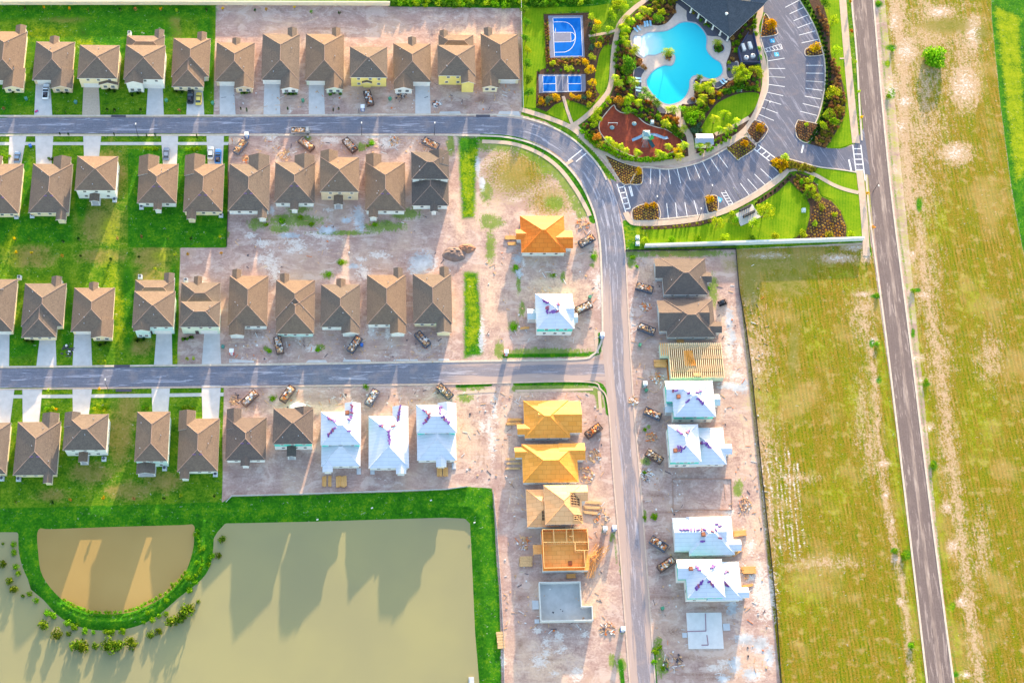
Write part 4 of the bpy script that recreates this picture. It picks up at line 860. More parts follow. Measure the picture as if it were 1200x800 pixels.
H('f7', 'white roofed two storey shell with teal band beside the lowest skip', [('hip', 804, 655, 848, 700, 2), ('hip', 826, 658, 868, 703, 1), ('gW', 793.5, 655, 826, 678, 2), ('gE', 860, 688, 877.5, 700, 1)], 'W', 'L', 'white', roof=R_WHITE, upper=TEAL, finished=False, group=gu, vents=0)
# ================================================================== BUILDING SITE
PINE = panel_mat('fresh_pine_lumber', S(228, 166, 96), S(236, 182, 116), S(184, 122, 66), 3.0, .25)
PINE2 = mat_plain('weathered_pine_boards', S(206, 168, 122), .2, 2.5, .8, .2)
OSB = mat_plain('orange_strand_board', S(222, 146, 66), .14, 2.0, .8, .2)
CONC = mat_plain('raw_concrete_slab', S(186, 188, 194), .1, .6, .85, .2)
BLOCKM = mat_plain('pale_block_wall', S(204, 202, 198), .1, 1.5, .85, .2)
RUST = mat_plain('rusty_skip_steel', S(98, 80, 78), .3, 1.6, .7, .3, rnd=.3)
SKIPG = mat_plain('dark_grey_skip_steel', S(84, 90, 106), .25, 1.6, .6, .4, rnd=.3)
def solve(px, py, zf, it=4):
    z = 4.0; c = P(px, py, z)
    for _ in range(it):
        c = P(px, py, z); z2 = zf(c.x, c.y)
        if z2 < 0: return None
        z = z2
    return P(px, py, z)
# ---- roofing bundles resting on the white roofs
BND = [mat_plain('purple_shingle_wrap', S(112, 66, 150), .25, 4, .6, .3), mat_plain('violet_shingle_wrap', S(140, 96, 170), .25, 4, .6, .3), mat_plain('red_shingle_wrap', S(160, 84, 110), .25, 4, .6, .3)]
def m_bundle(m):
    mb = MB()
    for k in range(3): mb.box((random.uniform(-.03, .03), random.uniform(-.03, .03), .06 + k * .11), (1.05, .42, .10), random.uniform(-.06, .06))
    mb.box((-.25, 0, .17), (.06, .46, .345)); mb.box((.25, 0, .17), (.06, .46, .345))
    return mk(mb, 'shingle_bundle', m)
def m_pallet():
    mb = MB()
    for k in range(5): mb.box((0, -.5 + .25 * k, .36), (1.2, .2, .04))
    for k in (-.5, 0, .5): mb.box((k, 0, .17), (.1, 1.2, .34))
    for k in range(3): mb.box((.05 * k - .05, .04 * k, .43 + .1 * k), (1.0, 1.0, .09), .05 * k)
    return mk(mb, 'roofing_pallet', OSB if False else mat_plain('brown_pallet_board', S(164, 104, 78), .2, 3, .8, .2))
BL = {
 'e2': ('the lone white roof by the new street', 560, 300, 6.667, [((515, 350), (545, 365), 3), ((620, 378), (632, 378), 2), ((543, 400), (543, 440), 4), ((570, 440), (595, 432), 3), ((608, 435), (622, 432), 2)], []),
 'd8': ('the left white roof above the pond', 250, 430, 4, [((540, 240), (570, 255), 4), ((568, 288), (540, 320), 5), ((635, 300), (636, 303), 1), ((650, 170), (650, 215), 5), ((645, 235), (636, 246), 2)], [(628, 215)]),
 'd9': ('the middle white roof above the pond', 250, 430, 4, [((786, 275), (794, 277), 2), ((842, 277), (850, 273), 2), ((876, 186), (866, 248), 6), ((822, 300), (825, 355), 6)], []),
 'd10': ('the right white roof above the pond', 250, 430, 4, [((988, 205), (1012, 220), 3), ((1012, 233), (990, 262), 4), ((1065, 177), (1064, 215), 4), ((1075, 235), (1103, 262), 5)], []),
 'f4': ('the white roof below the timber joists', 720, 400, 5, [((343, 288), (362, 288), 2), ((437, 303), (440, 305), 1), ((426, 354), (434, 346), 2), ((485, 300), (503, 290), 3), ((490, 337), (518, 362), 4)], [(375, 325)]),
 'f5': ('the side by side white hips', 720, 400, 5, [((370, 522), (395, 542), 3), ((426, 535), (434, 526), 2), ((506, 596), (514, 594), 2), ((533, 596), (558, 620), 4), ((375, 620), (410, 622), 3), ((383, 638), (392, 640), 2)], [(357, 640)]),
 'f6': ('the wide white roof below the empty plot', 720, 560, 5, [((390, 303), (530, 303), 8), ((600, 270), (618, 282), 2), ((575, 313), (595, 303), 2), ((618, 352), (620, 354), 1), ((512, 372), (520, 368), 2)], [(520, 330)]),
 'f7': ('the white roof beside the lowest skip', 720, 560, 5, [((480, 520), (500, 540), 3), ((570, 526), (580, 514), 3), ((652, 553), (660, 545), 2), ((478, 648), (515, 606), 6), ((555, 605), (577, 627), 3), ((648, 613), (660, 630), 3)], [(447, 530)]),
}
bm_ = [m_bundle(m) for m in BND]; pal = m_pallet()
for hk, (nm, ox, oy, s, lines, pals) in BL.items():
    root, B, rz_ = Hh[hk]
    zf = lambda x, y: rz_(x - root.location.x, y - root.location.y)
    for a, b, n in lines:
        for i in range(n):
            u = i / max(1, n - 1)
            c = solve((a[0] + (b[0] - a[0]) * u) / s + ox, (a[1] + (b[1] - a[1]) * u) / s + oy, zf)
            if c is None: continue
            o = bpy.data.objects.new('shingle_bundle', bm_[random.choice((0, 0, 1, 2))]); COL.objects.link(o)
            e = .3; nx = zf(c.x - e, c.y) - zf(c.x + e, c.y); ny = zf(c.x, c.y - e) - zf(c.x, c.y + e)
            nv = Vector((nx, ny, 2 * e)).normalized() if abs(nx) < 1 and abs(ny) < 1 else Vector((0, 0, 1))
            o.rotation_euler = (nv.to_track_quat('Z', 'Y').to_matrix() @ Matrix.Rotation(random.uniform(0, PI), 3, 'Z')).to_euler()
            o.location = c + nv * .02
            tag(o, 'small purple wrapped shingle bundle lying on ' + nm, 'shingle bundle', 'shingle bundles on ' + nm)
    for (x, y) in pals:
        c = solve(x / s + ox, y / s + oy, zf)
        if c is None: continue
        o = bpy.data.objects.new('roofing_pallet', pal); COL.objects.link(o); o.location = c - Vector((0, 0, .15))
        tag(o, 'brown pallet of roofing boards perched on ' + nm, 'pallet')
# ---- open rafters of the pale plywood house
root, B, rz_ = Hh['e5']
def rafters(par, bi, side, u0, u1, v0, v1):
    k, cx, cy, w, l, z, st = B[bi]; mb = MB(); mb2 = MB()
    def pt(u, v, d):
        if side == 'E': x = cx + w / 2 - v * w / 2; y = cy + u * l / 2; zz = z + PITCH * (cx + w / 2 - x)
        else: y = cy - l / 2 + v * l / 2; x = cx + u * w / 2; zz = z + PITCH * (y - (cy - l / 2))
        return (x, y, zz + d)
    mb.face([pt(u0, v0, .02), pt(u1, v0, .02), pt(u1, v1, .02), pt(u0, v1, .02)])
    n = max(3, int(abs(u1 - u0) * l / 2 / .65))
    for i in range(n + 1):
        u = u0 + (u1 - u0) * i / n; mb2.tube([pt(u, v0, .06), pt(u, v1, .06)], .07, 4)
    for v in (v0, (v0 * 2 + v1) / 3, (v0 + v1 * 2) / 3, v1): mb2.tube([pt(u0, v, .09), pt(u1, v, .09)], .05, 4)
    o = mb.build('void_shade_panel', mat_plain('painted_void_shade', S(92, 60, 46), .2), par); mb2.build('rafter', PINE2, o)  # dark panel laid on the slope, painted as the shade between rafters
rafters(root, 0, 'E', -.1, .55, .12, .62); rafters(root, 0, 'E', -.85, -.55, .02, .5); rafters(root, 1, 'S', -.1, .3, .3, .75)
# ---- timber joists on the block shell
cx, cy, w, l = rect(777, 402, 847, 442, 2.9)
r = tag(empty('joist_house', (cx, cy, 0)), 'timber joists over block walls between the dark roof and white roof', 'house', 'houses under construction')
mb = MB(); t_ = .2
def shell(mb, x0, y0, x1, y1, h, z0=0, t=.2):
    mb.box(((x0 + x1) / 2, y0 + t / 2, z0 + h / 2), (x1 - x0, t, h)); mb.box(((x0 + x1) / 2, y1 - t / 2, z0 + h / 2), (x1 - x0, t, h))
    mb.box((x0 + t / 2, (y0 + y1) / 2, z0 + h / 2), (t, y1 - y0 - 2 * t - .004, h)); mb.box((x1 - t / 2, (y0 + y1) / 2, z0 + h / 2), (t, y1 - y0 - 2 * t - .004, h))
X0, X1, Y0, Y1 = -w / 2 + 2, w / 2, -l / 2, l / 2
shell(mb, X0, Y0, X1, Y1, 2.7); mb.box((X0 - 1.2, Y1 - 1.9, 1.35), (2.4, 3.8, 2.7)); mb.build('wall', W_['sage'], r)
mb = MB(); mb.box((0, 0, .08), (w - 3, l - .8, .12)); mb.build('floor_slab', mat_plain('brown_orange_floor', S(196, 112, 52), .15, 1, .8, .2), r)
mb = MB()
for k in range(4): mb.box((X0 + .9 + k * 4.2, 0, 1.3), (.12, l - .5, 2.5))
mb.build('stud_partition', PINE2, r)
mb = MB(); mb.box((0, 0, 0), (.26, l + .3, .26)); js = mk(mb, 'joist', mat_plain('pale_joist_timber', S(240, 206, 162), .1, 2, .8, .2))
n = 27
for i in range(n):
    x = X0 + .1 + (X1 - X0 - .2) * i / (n - 1); inst('joist', js, r, (x, random.uniform(-.1, .1), 2.85))
for i in range(4):
    mb = MB(); mb.box((X0 - 2.3 + i * .62, Y1 - 1.9, 2.85), (.24, 4.0, .26)); mb.build('joist', PINE, r)
for y in (-.32, 0.05, .33):
    mb = MB(); mb.box(((X0 + X1) / 2, y * l, 3.0), (X1 - X0, .12, .05)); mb.build('cross_brace', PINE2, r)
mb = MB(); mb.box((.8, Y0 + .9, 3.05), (2.2, 1.0, .1)); mb.build('loose_sheet', R_PALEPLY, r)
mb = MB()
for k in range(6): mb.box((X0 + 4.5 + k * .5, 0.6, 2.98 + .02 * k), (.35, l * .45, .06), .03 * k)
mb.build('deck_boards', OSB, r)
# ---- orange framed upper storey
cx, cy, w, l = rect(635, 622, 689, 668, 2.9)
r = tag(empty('framed_house', (cx, cy, 0)), 'orange timber framed storey with open rooms above pale block walls', 'house', 'houses under construction')
mb = MB(); mb.box((0, 0, 1.4), (w - .3, l - .3, 2.8)); mb.build('block_wall', BLOCKM, r)
mb = MB(); mb.box((0, 0, 2.92), (w, l, .22)); mb.build('floor_deck', panel_mat('bright_orange_deck', S(242, 168, 84), S(246, 180, 100), S(204, 128, 56), 2.4, 1.2), r)
z0 = 3.04
def stud(mb, x0, y0, x1, y1, h=2.4):
    a, b = Vector((x0, y0, 0)), Vector((x1, y1, 0)); L = (b - a).length; d = (b - a).normalized(); rz = math.atan2(d.y, d.x); c = (a + b) / 2
    mb.box((c.x, c.y, z0 + .05), (L, .14, .1), rz); mb.box((c.x, c.y, z0 + h), (L, .14, .12), rz)
    for k in range(int(L / .55) + 1):
        p = a + d * min(L - .04, k * .55 + .04); mb.box((p.x, p.y, z0 + h / 2), (.06, .13, h - .16), rz)
hw, hl = w / 2 - .15, l / 2 - .15
outer = [((-hw, -hl), (hw - 1.2, -hl)), ((-hw, hl), (hw, hl)), ((-hw, -hl + .1), (-hw, hl - .1)), ((hw, -.6), (hw, hl - .1)), ((hw - 1.2, -hl + .1), (hw - 1.2, -.7))]
inner = [((-hw + 3.1, hl - .1), (-hw + 3.1, 1.9)), ((-hw + .2, 1.8), (hw - .1, 1.7)), ((.4, hl - .1), (.4, 1.9)), ((2.2, hl - .1), (2.2, 1.9)), ((2.6, 1.6), (2.6, -.6)), ((2.7, -.65), (hw - .1, -.65)), ((1.2, 3.4), (2.1, 3.4))]
for nm, q in (('outer_stud_wall', outer), ('partition', inner)):
    for a, b in q:
        mb = MB(); stud(mb, *a, *b); mb.build(nm, mat_plain('bright_stud_pine', S(244, 196, 130), .1, 2, .8, .2), r)
for a, b in outer:                                              # sheathing on the outside
    A, Bv = Vector((*a, 0)), Vector((*b, 0)); c = (A + Bv) / 2; d = (Bv - A); rz = math.atan2(d.y, d.x); L = d.length
    o_ = Vector((c.x, c.y, 0)).normalized() * .1
    mb = MB(); off = Vector((-d.y, d.x, 0)).normalized(); off = off if off.dot(c) > 0 else -off
    mb.box((c.x + off.x * .1, c.y + off.y * .1, z0 + 1.1), (L, .03, 2.2), rz); mb.build('sheathing', R_OSB, r)
mb = MB(); mb.box((-hw - 1.3, .6, 2.5), (2.4, 2.6, .2)); mb.box((-hw - 2.3, -.5, 1.2), (.14, .14, 2.4)); mb.box((-hw - 2.3, 1.7, 1.2), (.14, .14, 2.4)); mb.build('balcony_deck', PINE, r)
mb = MB(); mb.box((1.2, -3.6, z0 + .2), (1.0, 1.2, .35)); mb.build('board_stack', mat_plain('brown_board_stack', S(150, 92, 60), .2), r)
# ---- grey block shell
cx, cy, w, l = rect(632.5, 681, 694, 727, 2.0)
r = tag(empty('block_shell', (cx, cy, 0)), 'roofless grey block walls round a bare concrete floor below the orange framing', 'house', 'houses under construction')
mb = MB(); x0, x1, y0, y1 = -w / 2, w / 2, -l / 2, l / 2; nx = x1 - 2.9; ny = y1 - 6.9; h = 2.2; t = .24
for (a, b, c, d) in ((x0, y0, x1, y0 + t), (x0, y1 - t, nx, y1), (x0, y0 + t, x0 + t, y1 - t), (nx - t, ny - t, nx, y1 - t - .002), (nx + .002, ny - t, x1, ny), (x1 - t, y0 + t, x1, ny - t - .002)):
    mb.box(((a + c) / 2, (b + d) / 2, h / 2), (c - a, d - b, h))
mb.build('block_wall', BLOCKM, r)
mb = MB(); mb.poly([(x0 + t, y0 + t, .12), (x1 - t, y0 + t, .12), (x1 - t, ny - t, .12), (nx - t, ny - t, .12), (nx - t, y1 - t, .12), (x0 + t, y1 - t, .12)]); mb.build('floor_slab', mat_plain('blotchy_grey_slab', S(184, 182, 180), .16, .25, .7, .3), r)
for (x, y, sx, sy) in ((x0 - 1.0, -.4, 1.8, 2.4), (x0 - .8, y0 + .5, 1.3, 1.1)):
    mb = MB(); mb.box((x, y, .15), (sx, sy, .3)); mb.build('equipment_pad', CONC, r)
# ---- bare slab
c = [P(x / 5.714 + 720, y / 5.714 + 660) for x, y in ((480, 330), (715, 328), (732, 570), (496, 572))]
o3 = sum(c, Vector()) / 4
r = tag(empty('house_slab', o3), 'pale new foundation slab with pink floor lines, lowest on the east side', 'slab', 'houses under construction')
mb = MB(); mb.slab([p - o3 for p in c], 0, .22); mb.build('slab', mat_plain('fresh_pale_slab', S(214, 208, 206), .08, .5, .8, .2), r)
pk = mat_plain('pink_floor_line', S(150, 112, 124), .1)
f_ = lambda x, y: P(x / 5.714 + 720, y / 5.714 + 660) - o3
for a, b in (((485, 455), (612, 452)), ((608, 335), (612, 452)), ((618, 478), (627, 546)), ((582, 546), (627, 546))):
    mb = MB(); A, Bv = f_(*a), f_(*b); d = Bv - A; cc = (A + Bv) / 2; mb.box((cc.x, cc.y, .27), (d.length, .2, .1), math.atan2(d.y, d.x)); mb.build('low_kerb_form', pk, r)
for x, y, s in ((750, 425, 1.9), (470, 480, 1.3)):
    q = f_(x, y); mb = MB(); mb.box((q.x, q.y, .1), (s, s, .2)); mb.build('equipment_pad', CONC, r)
# ---- empty footing plot
c = [P(x, y) for x, y in ((788, 561), (857, 561), (858, 597), (789, 597))]; o3 = sum(c, Vector()) / 4
r = tag(empty('footing_form', o3), 'bare earth building plot edged by low timber forms between two white roofs', 'footing')
for i in range(4):
    a, b = c[i - 1] - o3, c[i] - o3; d = b - a; cc = (a + b) / 2
    mb = MB(); mb.box((cc.x, cc.y, .12), (d.length, .12, .26), math.atan2(d.y, d.x)); mb.build('form_board', mat_plain('tan_form_board', S(168, 136, 120), .2), r)
mb = MB()
for a, b in (((-6, 3.2), (-8.4, 3.2)), ((6.5, -2), (6.5, 3))): 
    cc = ((a[0] + b[0]) / 2, (a[1] + b[1]) / 2); mb.box((*cc, .05), (max(.15, abs(b[0] - a[0])), max(.15, abs(b[1] - a[1])), .1))
mb.build('trench_board', mat_plain('tan_form_board', S(168, 136, 120), .2), r)
# ---- skips with debris
DEB = [mat_plain('scrap_timber', S(214, 170, 126), .25, 3, .8, .2), mat_plain('scrap_white_board', S(216, 212, 210), .1, 3, .8, .2), mat_plain('scrap_cardboard', S(190, 148, 116), .2, 3, .8, .2), mat_plain('scrap_dark_plastic', S(70, 66, 76), .2, 3, .6, .3), mat_plain('scrap_orange_board', S(214, 120, 60), .2, 3, .7, .2)]
def skip_proto(m):
    L, Wd, Hh_ = 5.2, 2.1, 1.3
    r = empty('skip')
    mb = MB(); t = .08
    mb.box((0, 0, .2), (L, Wd, .1)); mb.box((0, Wd / 2 - t / 2, .85), (L, t, 1.2)); mb.box((0, -Wd / 2 + t / 2, .85), (L, t, 1.2)); mb.box((-L / 2 + t / 2, 0, .85), (t, Wd - 2 * t - .004, 1.2)); mb.box((L / 2 - t / 2, 0, .85), (t, Wd - 2 * t - .004, 1.2))
    mb.build('body', m, r)
    for s in (-1, 1):
        mb = MB(); mb.box((0, s * (Wd / 2 + .04), 1.42), (L + .1, .16, .1)); mb.build('rim', m, r)
        mb = MB()
        for k in range(7): mb.box((-L / 2 + .4 + k * .8, s * (Wd / 2 + .045), .8), (.1, .09, 1.1))
        mb.build('side_ribs', m, r)
    mb = MB(); mb.box((L / 2 + .04, 0, .8), (.08, Wd - .2, .1)); mb.box((L / 2 + .04, .5, .8), (.1, .1, 1.1)); mb.box((L / 2 + .04, -.5, .8), (.1, .1, 1.1)); mb.build('tailgate', m, r)
    for sx in (-2.1, 2.1):
        for sy in (-.7, .7):
            mb = MB(); mb.tube([(sx, sy - .1, .08), (sx, sy + .1, .08)], .08, 8); mb.build('roller', SKIPG, r)
    return r
sp_r, sp_g = skip_proto(RUST), skip_proto(SKIPG)
used = {id(sp_r): 0, id(sp_g): 0}
def debris_mesh(seed, wts, L=5.2, Wd=1.9, z=.9, n=70, hgt=.7):
    rr = random.Random(seed); mb = MB()
    mb.cur = 2; mb.box((0, 0, z * .5 + .12), (L, Wd, z - .26))
    for k in range(n):
        x, y = rr.uniform(-L / 2 + .4, L / 2 - .4), rr.uniform(-Wd / 2 + .3, Wd / 2 - .3); hz = z + rr.random() ** 2 * hgt
        mb.cur = rr.choices(range(5), wts)[0]
        if rr.random() < .55: mb.box((x, y, hz), (rr.uniform(.7, 1.5), rr.uniform(.08, .25), rr.uniform(.04, .1)), rr.uniform(0, PI), rr.uniform(-.3, .3), rr.uniform(-.3, .3))
        else: mb.box((x, y, hz), (rr.uniform(.3, .8), rr.uniform(.3, .7), rr.uniform(.08, .4)), rr.uniform(0, PI), rr.uniform(-.5, .5), rr.uniform(-.4, .4))
    return mb
SK = [((282, 174), 57, 'g', (6, 1, 3, 1, 2), 'grey skip heaped with orange scrap wood near the blue portable toilet'),
      ((359, 171), -43, 'r', (3, 3, 3, 2, 1), 'rusty skip just below the flatbed truck on the north street'),
      ((410, 172), -52, 'r', (2, 4, 3, 3, 1), 'rusty skip beside the green weeds above the third roof'),
      ((504.5, 170.5), -30, 'g', (4, 3, 2, 1, 3), 'skip of pale scraps above the dark split roof'),
      ((432, 117), -75, 'r', (3, 5, 1, 3, 4), 'skip in front of the yellow walled house'),
      ((327, 406), -78, 'r', (4, 4, 3, 2, 1), 'upright rusty skip beside the leafy green pile'),
      ((415.5, 405), 58, 'g', (3, 5, 1, 4, 1), 'grey skip of pale boards tilted beside the blue bin'),
      ((495, 399), -52, 'g', (2, 5, 2, 3, 1), 'grey skip of white scraps right end of third row'),
      ((293, 468), 46, 'r', (2, 5, 3, 1, 1), 'rusty skip beside the white rubble ring'),
      ((337, 463), 57, 'r', (5, 5, 2, 1, 2), 'rusty skip right of the white rubble ring'),
      ((436, 467), 62, 'g', (2, 6, 1, 3, 1), 'grey skip of scraps between left and middle white roofs'),
      ((521, 460), -47, 'g', (1, 1, 4, 3, 0), 'half empty grey skip above the right white roof'),
      ((687, 284), 32, 'g', (3, 3, 4, 3, 1), 'grey skip beside the orange sheathed shell'),
      ((683.5, 362), 27, 'r', (2, 5, 3, 1, 1), 'rusty skip behind the lone white roofed shell'),
      ((695, 506), 36, 'r', (2, 1, 2, 4, 5), 'dark skip by the golden plywood roof and street corner'),
      ((754.5, 339), -18, 'g', (4, 4, 3, 2, 1), 'blue grey skip west of the first dark shingled house'),
      ((757, 387), -25, 'g', (4, 3, 3, 3, 2), 'blue grey skip west of the second dark shingled house'),
      ((764, 486), -27, 'g', (2, 3, 2, 4, 1), 'dark skip west of the white roof below the timber joists'),
      ((766, 536), -36, 'r', (3, 1, 4, 2, 1), 'low brown skip west of the side by side white hips'),
      ((771, 638), -36, 'g', (3, 3, 2, 4, 4), 'upper of two skips by the street, near the wide white roof'),
      ((780, 662), 34, 'r', (3, 4, 2, 4, 3), 'lower of two skips by the street, tilted up to the right')]
for i, (pp, ang, kk, wts, lab) in enumerate(SK):
    src = sp_r if kk == 'r' else sp_g
    o = src if used[id(src)] == 0 else copy_tree(src); used[id(src)] += 1
    c = P(*pp); o.location = c; o.rotation_euler = (0, 0, math.radians(ang)); tag(o, lab, 'skip', 'debris skips on the building plots')
    mb = debris_mesh(i + 40, wts, 4.9, 1.8, 1.12, 95, .5); d = mb.build('debris_heap', DEB); d.location = c + Vector((0, 0, .15)); d.rotation_euler = (0, 0, math.radians(ang))
    tag(d, 'debris heaped inside the ' + lab, 'debris', 'debris heaps in the skips')
# ---- loose debris on the ground
LD = [((290, 468), .1, 0, ''), ]
def heap(px, py, r, label, wts, n=40, seed=1, h=.35, cat='debris'):
    c = P(px, py); mb = MB(); rr = random.Random(seed)
    for k in range(n):
        a, q = rr.uniform(0, 2 * PI), r * math.sqrt(rr.random()); mb.cur = rr.choices(range(5), wts)[0]; hz = .05 + (1 - q / r) * h * rr.random()
        if rr.random() < .6: mb.box((q * math.cos(a), q * math.sin(a), hz), (rr.uniform(.6, 1.8), rr.uniform(.08, .22), .08), rr.uniform(0, PI), 0, rr.uniform(-.15, .15))
        else: mb.box((q * math.cos(a), q * math.sin(a), hz + .05), (rr.uniform(.2, .7), rr.uniform(.2, .6), rr.uniform(.08, .3)), rr.uniform(0, PI), rr.uniform(-.2, .2))
    return tag(mb.build('debris_pile', DEB, loc=c), label, cat, 'loose debris piles on the ground')
for k, a in enumerate([((683, 263), 2.0, 'round orange pile of scrap timber beside the orange sheathed shell', (6, 0, 2, 0, 3)),
     ((697, 534), 2.0, 'scattered golden scrap boards right of the pale golden roof', (8, 1, 1, 0, 2)),
     ((686, 556), 2.6, 'scattered golden scrap boards below the pale golden roof gable', (8, 2, 1, 0, 2)),
     ((289, 186), 1.3, 'tan rubble heap beside the first skip on the second row', (2, 1, 6, 0, 1)),
     ((333, 182), 2.0, 'pinkish scrap boards strewn above the second bare earth roof', (5, 2, 4, 0, 0)),
     ((462, 166), 1.6, 'low brown scrap pile between skips on the second row', (4, 2, 4, 1, 1)),
     ((276, 468), 1.6, 'brown scrap boards left of the rusty skip on the cross street', (2, 2, 6, 2, 0)),
     ((763, 512), 1.6, 'orange scrap between the two skips west of the white hips', (4, 1, 2, 0, 6)),
     ((770, 443), 1.8, 'orange and tan scraps southwest of the timber joists', (5, 2, 3, 0, 3)),
     ((612, 636), 1.8, 'mixed scraps above the pale lumber stack by the orange framing', (5, 3, 3, 1, 3)),
     ((703, 603), 3.0, 'pale scrap boards strewn east of the pale plywood shell', (7, 4, 2, 0, 2)),
     ((712, 737), 2.2, 'scattered scraps beside the lower portable toilet', (3, 3, 4, 1, 1)),
     ((758, 556), 1.8, 'pale scraps below the low brown skip', (1, 6, 1, 2, 0)),
     ((742, 470), 1.3, 'tan scraps at the street edge west of the white shell', (4, 3, 3, 0, 2)),
     ((757, 360), 1.4, 'white and red scraps between the two blue grey skips', (2, 4, 2, 0, 3)),
     ((512, 122), 1.2, 'blue and white scraps in front of the tall yellow house', (0, 6, 0, 3, 1)),
     ((470, 112), 1.8, 'grey spoil and scraps right of the yellow house skip', (1, 3, 4, 4, 0)),
     ((790, 775), 3.0, 'brown timber scraps near the bottom edge east of the street', (2, 2, 6, 2, 0)),
     ((873, 590), 2.0, 'yellowish scraps right of the empty footing plot', (5, 2, 3, 0, 1)),
     ((875, 672), 1.6, 'long pale boards right of the lowest white roof', (6, 4, 1, 0, 1))]):
    heap(a[0][0], a[0][1], a[1], a[2], a[3], seed=k + 9)
# ---- lumber stacks
def lumber(px, py, L, Wd, Hh_, ang, label, m=None, n=6, seed=0):
    rr = random.Random(seed + 5); mb = MB(); c = P(px, py)
    rows = max(1, int(Hh_ / .16))
    for j in range(rows):
        for k in range(n):
            mb.box((rr.uniform(-.12, .12) * L * .4, -Wd / 2 + Wd * (k + .5) / n, .1 + .08 + j * .16), (L * rr.uniform(.86, 1), Wd / n * .9, .14), rr.uniform(-.01, .01))
    for k in (-.35, .35): mb.box((k * L, 0, .05), (.1, Wd, .1))
    o = mb.build('lumber_stack', m or PINE, loc=c); o.rotation_euler = (0, 0, math.radians(ang))
    return tag(o, label, 'lumber', 'lumber stacks on the building plots')
for k, a in enumerate([((380, 564), 3.2, 1.2, .3, 90, 'left narrow pine stack below the left white roof'), ((386.5, 564), 3.4, .9, .3, 90, 'second narrow pine stack below the left white roof'), ((400, 564), 3.4, 3.0, .4, 92, 'wide round ended pine pile below the left white roof'),
     ((515, 553), 2.8, 1.5, .5, 90, 'left square pine stack under the right white roof porch'), ((522, 553), 2.8, 1.4, .5, 90, 'right square pine stack under the right white roof porch'),
     ((598, 279), 3.6, 1.2, .4, 0, 'upper pine stack left of the orange shell'), ((600, 286), 2.6, 1.0, .4, 2, 'lower pine stack left of the orange shell'), ((615, 384.5), 2.8, .7, .3, 5, 'thin pine boards left of the lone white shell'),
     ((603, 492), 4.2, .8, .4, 0, 'upper pine boards left of the golden roof'), ((602, 496.5), 4.4, .8, .4, 0, 'lower pine boards left of the golden roof'), ((602, 538), 4.6, .7, .3, 0, 'upper pale boards left of the pale golden roof'), ((602, 543), 4.4, .6, .3, 0, 'middle pale boards left of the pale golden roof'), ((601, 549), 4.4, .6, .3, 0, 'lower pale boards left of the pale golden roof'),
     ((616, 658), 3.6, 2.8, .7, 0, 'thick pale lumber stack left of the orange framing'), ((669, 675), 2.6, 1.2, .5, 3, 'small orange board stack below the orange framing'), ((695, 589), 4.6, .7, .4, -4, 'first pale board row right of the plywood shell'), ((694, 595), 4.8, .8, .4, -3, 'second pale board row right of the plywood shell'), ((692, 601), 4.2, .8, .4, -8, 'third pale board row right of the plywood shell'),
     ((773.5, 426.5), 3.8, 2.2, .7, 0, 'square orange ply stack left of the timber joists'), ((797, 400), 2.2, 1.0, .4, 0, 'small pine stack between the dark roof and timber joists'), ((867, 625), 3.8, 1.6, .6, 5, 'pine stack right of the wide white roof'), ((864, 647), 3.6, .8, .4, 35, 'slanted pine boards below the wide white roof porch'), ((877.5, 668), 4.0, 2.0, .6, 0, 'flat pine stack right of the lowest white roof'), ((876, 686), 3.6, .7, .3, 8, 'thin pine boards right of the lowest white porch'),
     ((586.5, 750), 2.0, 4.6, .5, 3, 'weathered tan pallet stack on the grass bank edge')]):
    lumber(*a[0], *a[1:], m=PINE2 if 'pale' in a[5] or 'weathered' in a[5] else None, seed=k)
# trusses leaning in a pile
rr = random.Random(4)
for k in range(9):
    L = rr.uniform(8, 11); mb = MB(); hgt = 1.5
    mb.box((0, 0, .05), (L, .1, .1)); mb.tube([(-L / 2, 0, .1), (0, hgt, .12), (L / 2, 0, .1)], .06, 4); mb.tube([(0, .05, .1), (0, hgt, .12)], .05, 4); mb.tube([(-L / 4, .05, .1), (-.1, hgt * .9, .12)], .05, 4); mb.tube([(L / 4, .05, .1), (.1, hgt * .9, .12)], .05, 4)
    o = mb.build('roof_truss', PINE, loc=P(699 + rr.uniform(-5, 5), 657 + rr.uniform(-6, 6)) + Vector((0, 0, .13 * k))); o.rotation_euler = (0, 0, math.radians(62 + rr.uniform(-14, 14)))
    tag(o, 'pine roof truss lying in the loose fan right of the orange framing', 'truss', 'trusses piled beside the orange framing')
# ---- dirt mound, rubble
def mound(name, px, py, rx, ry, h, m, label, cat, seed=0, flat=False):
    mb = MB(); n, k = 28, 9; c = P(px, py); rr = random.Random(seed)
    vs = [[None] * n for _ in range(k + 1)]
    for j in range(k + 1):
        u = j / k
        for i in range(n):
            a = 2 * PI * i / n; nz = mnoise.noise(Vector((math.cos(a) * 1.5 + seed, math.sin(a) * 1.5, u * 2)))
            q = u * (1 + .22 * nz)
            z = h * (1 - u * u) * (1 + .5 * mnoise.noise(Vector((q * math.cos(a) * 4, q * math.sin(a) * 4, seed)))) - .03
            vs[j][i] = (q * rx * math.cos(a), q * ry * math.sin(a), z)
    for j in range(k):
        for i in range(n):
            f = [vs[j][i], vs[j + 1][i], vs[j + 1][(i + 1) % n], vs[j][(i + 1) % n]]
            mb.face(f if j else f[0:3])
    return tag(mb.build(name, m, loc=c), label, cat)
SOILM = mat_plain('dark_grey_spoil', S(126, 108, 102), .2, 1.0, .95, .1)
mound('soil_mound', 533, 298, 3.6, 2.6, 1.2, SOILM, 'dark grey spoil mound between the house rows', 'mound', 1)
mound('soil_mound', 547, 291, 2.6, 1.6, .8, mat_plain('brown_spoil', S(152, 112, 92), .2, 1.0, .95, .1), 'smaller brown spoil mound right of the grey mound', 'mound', 2)
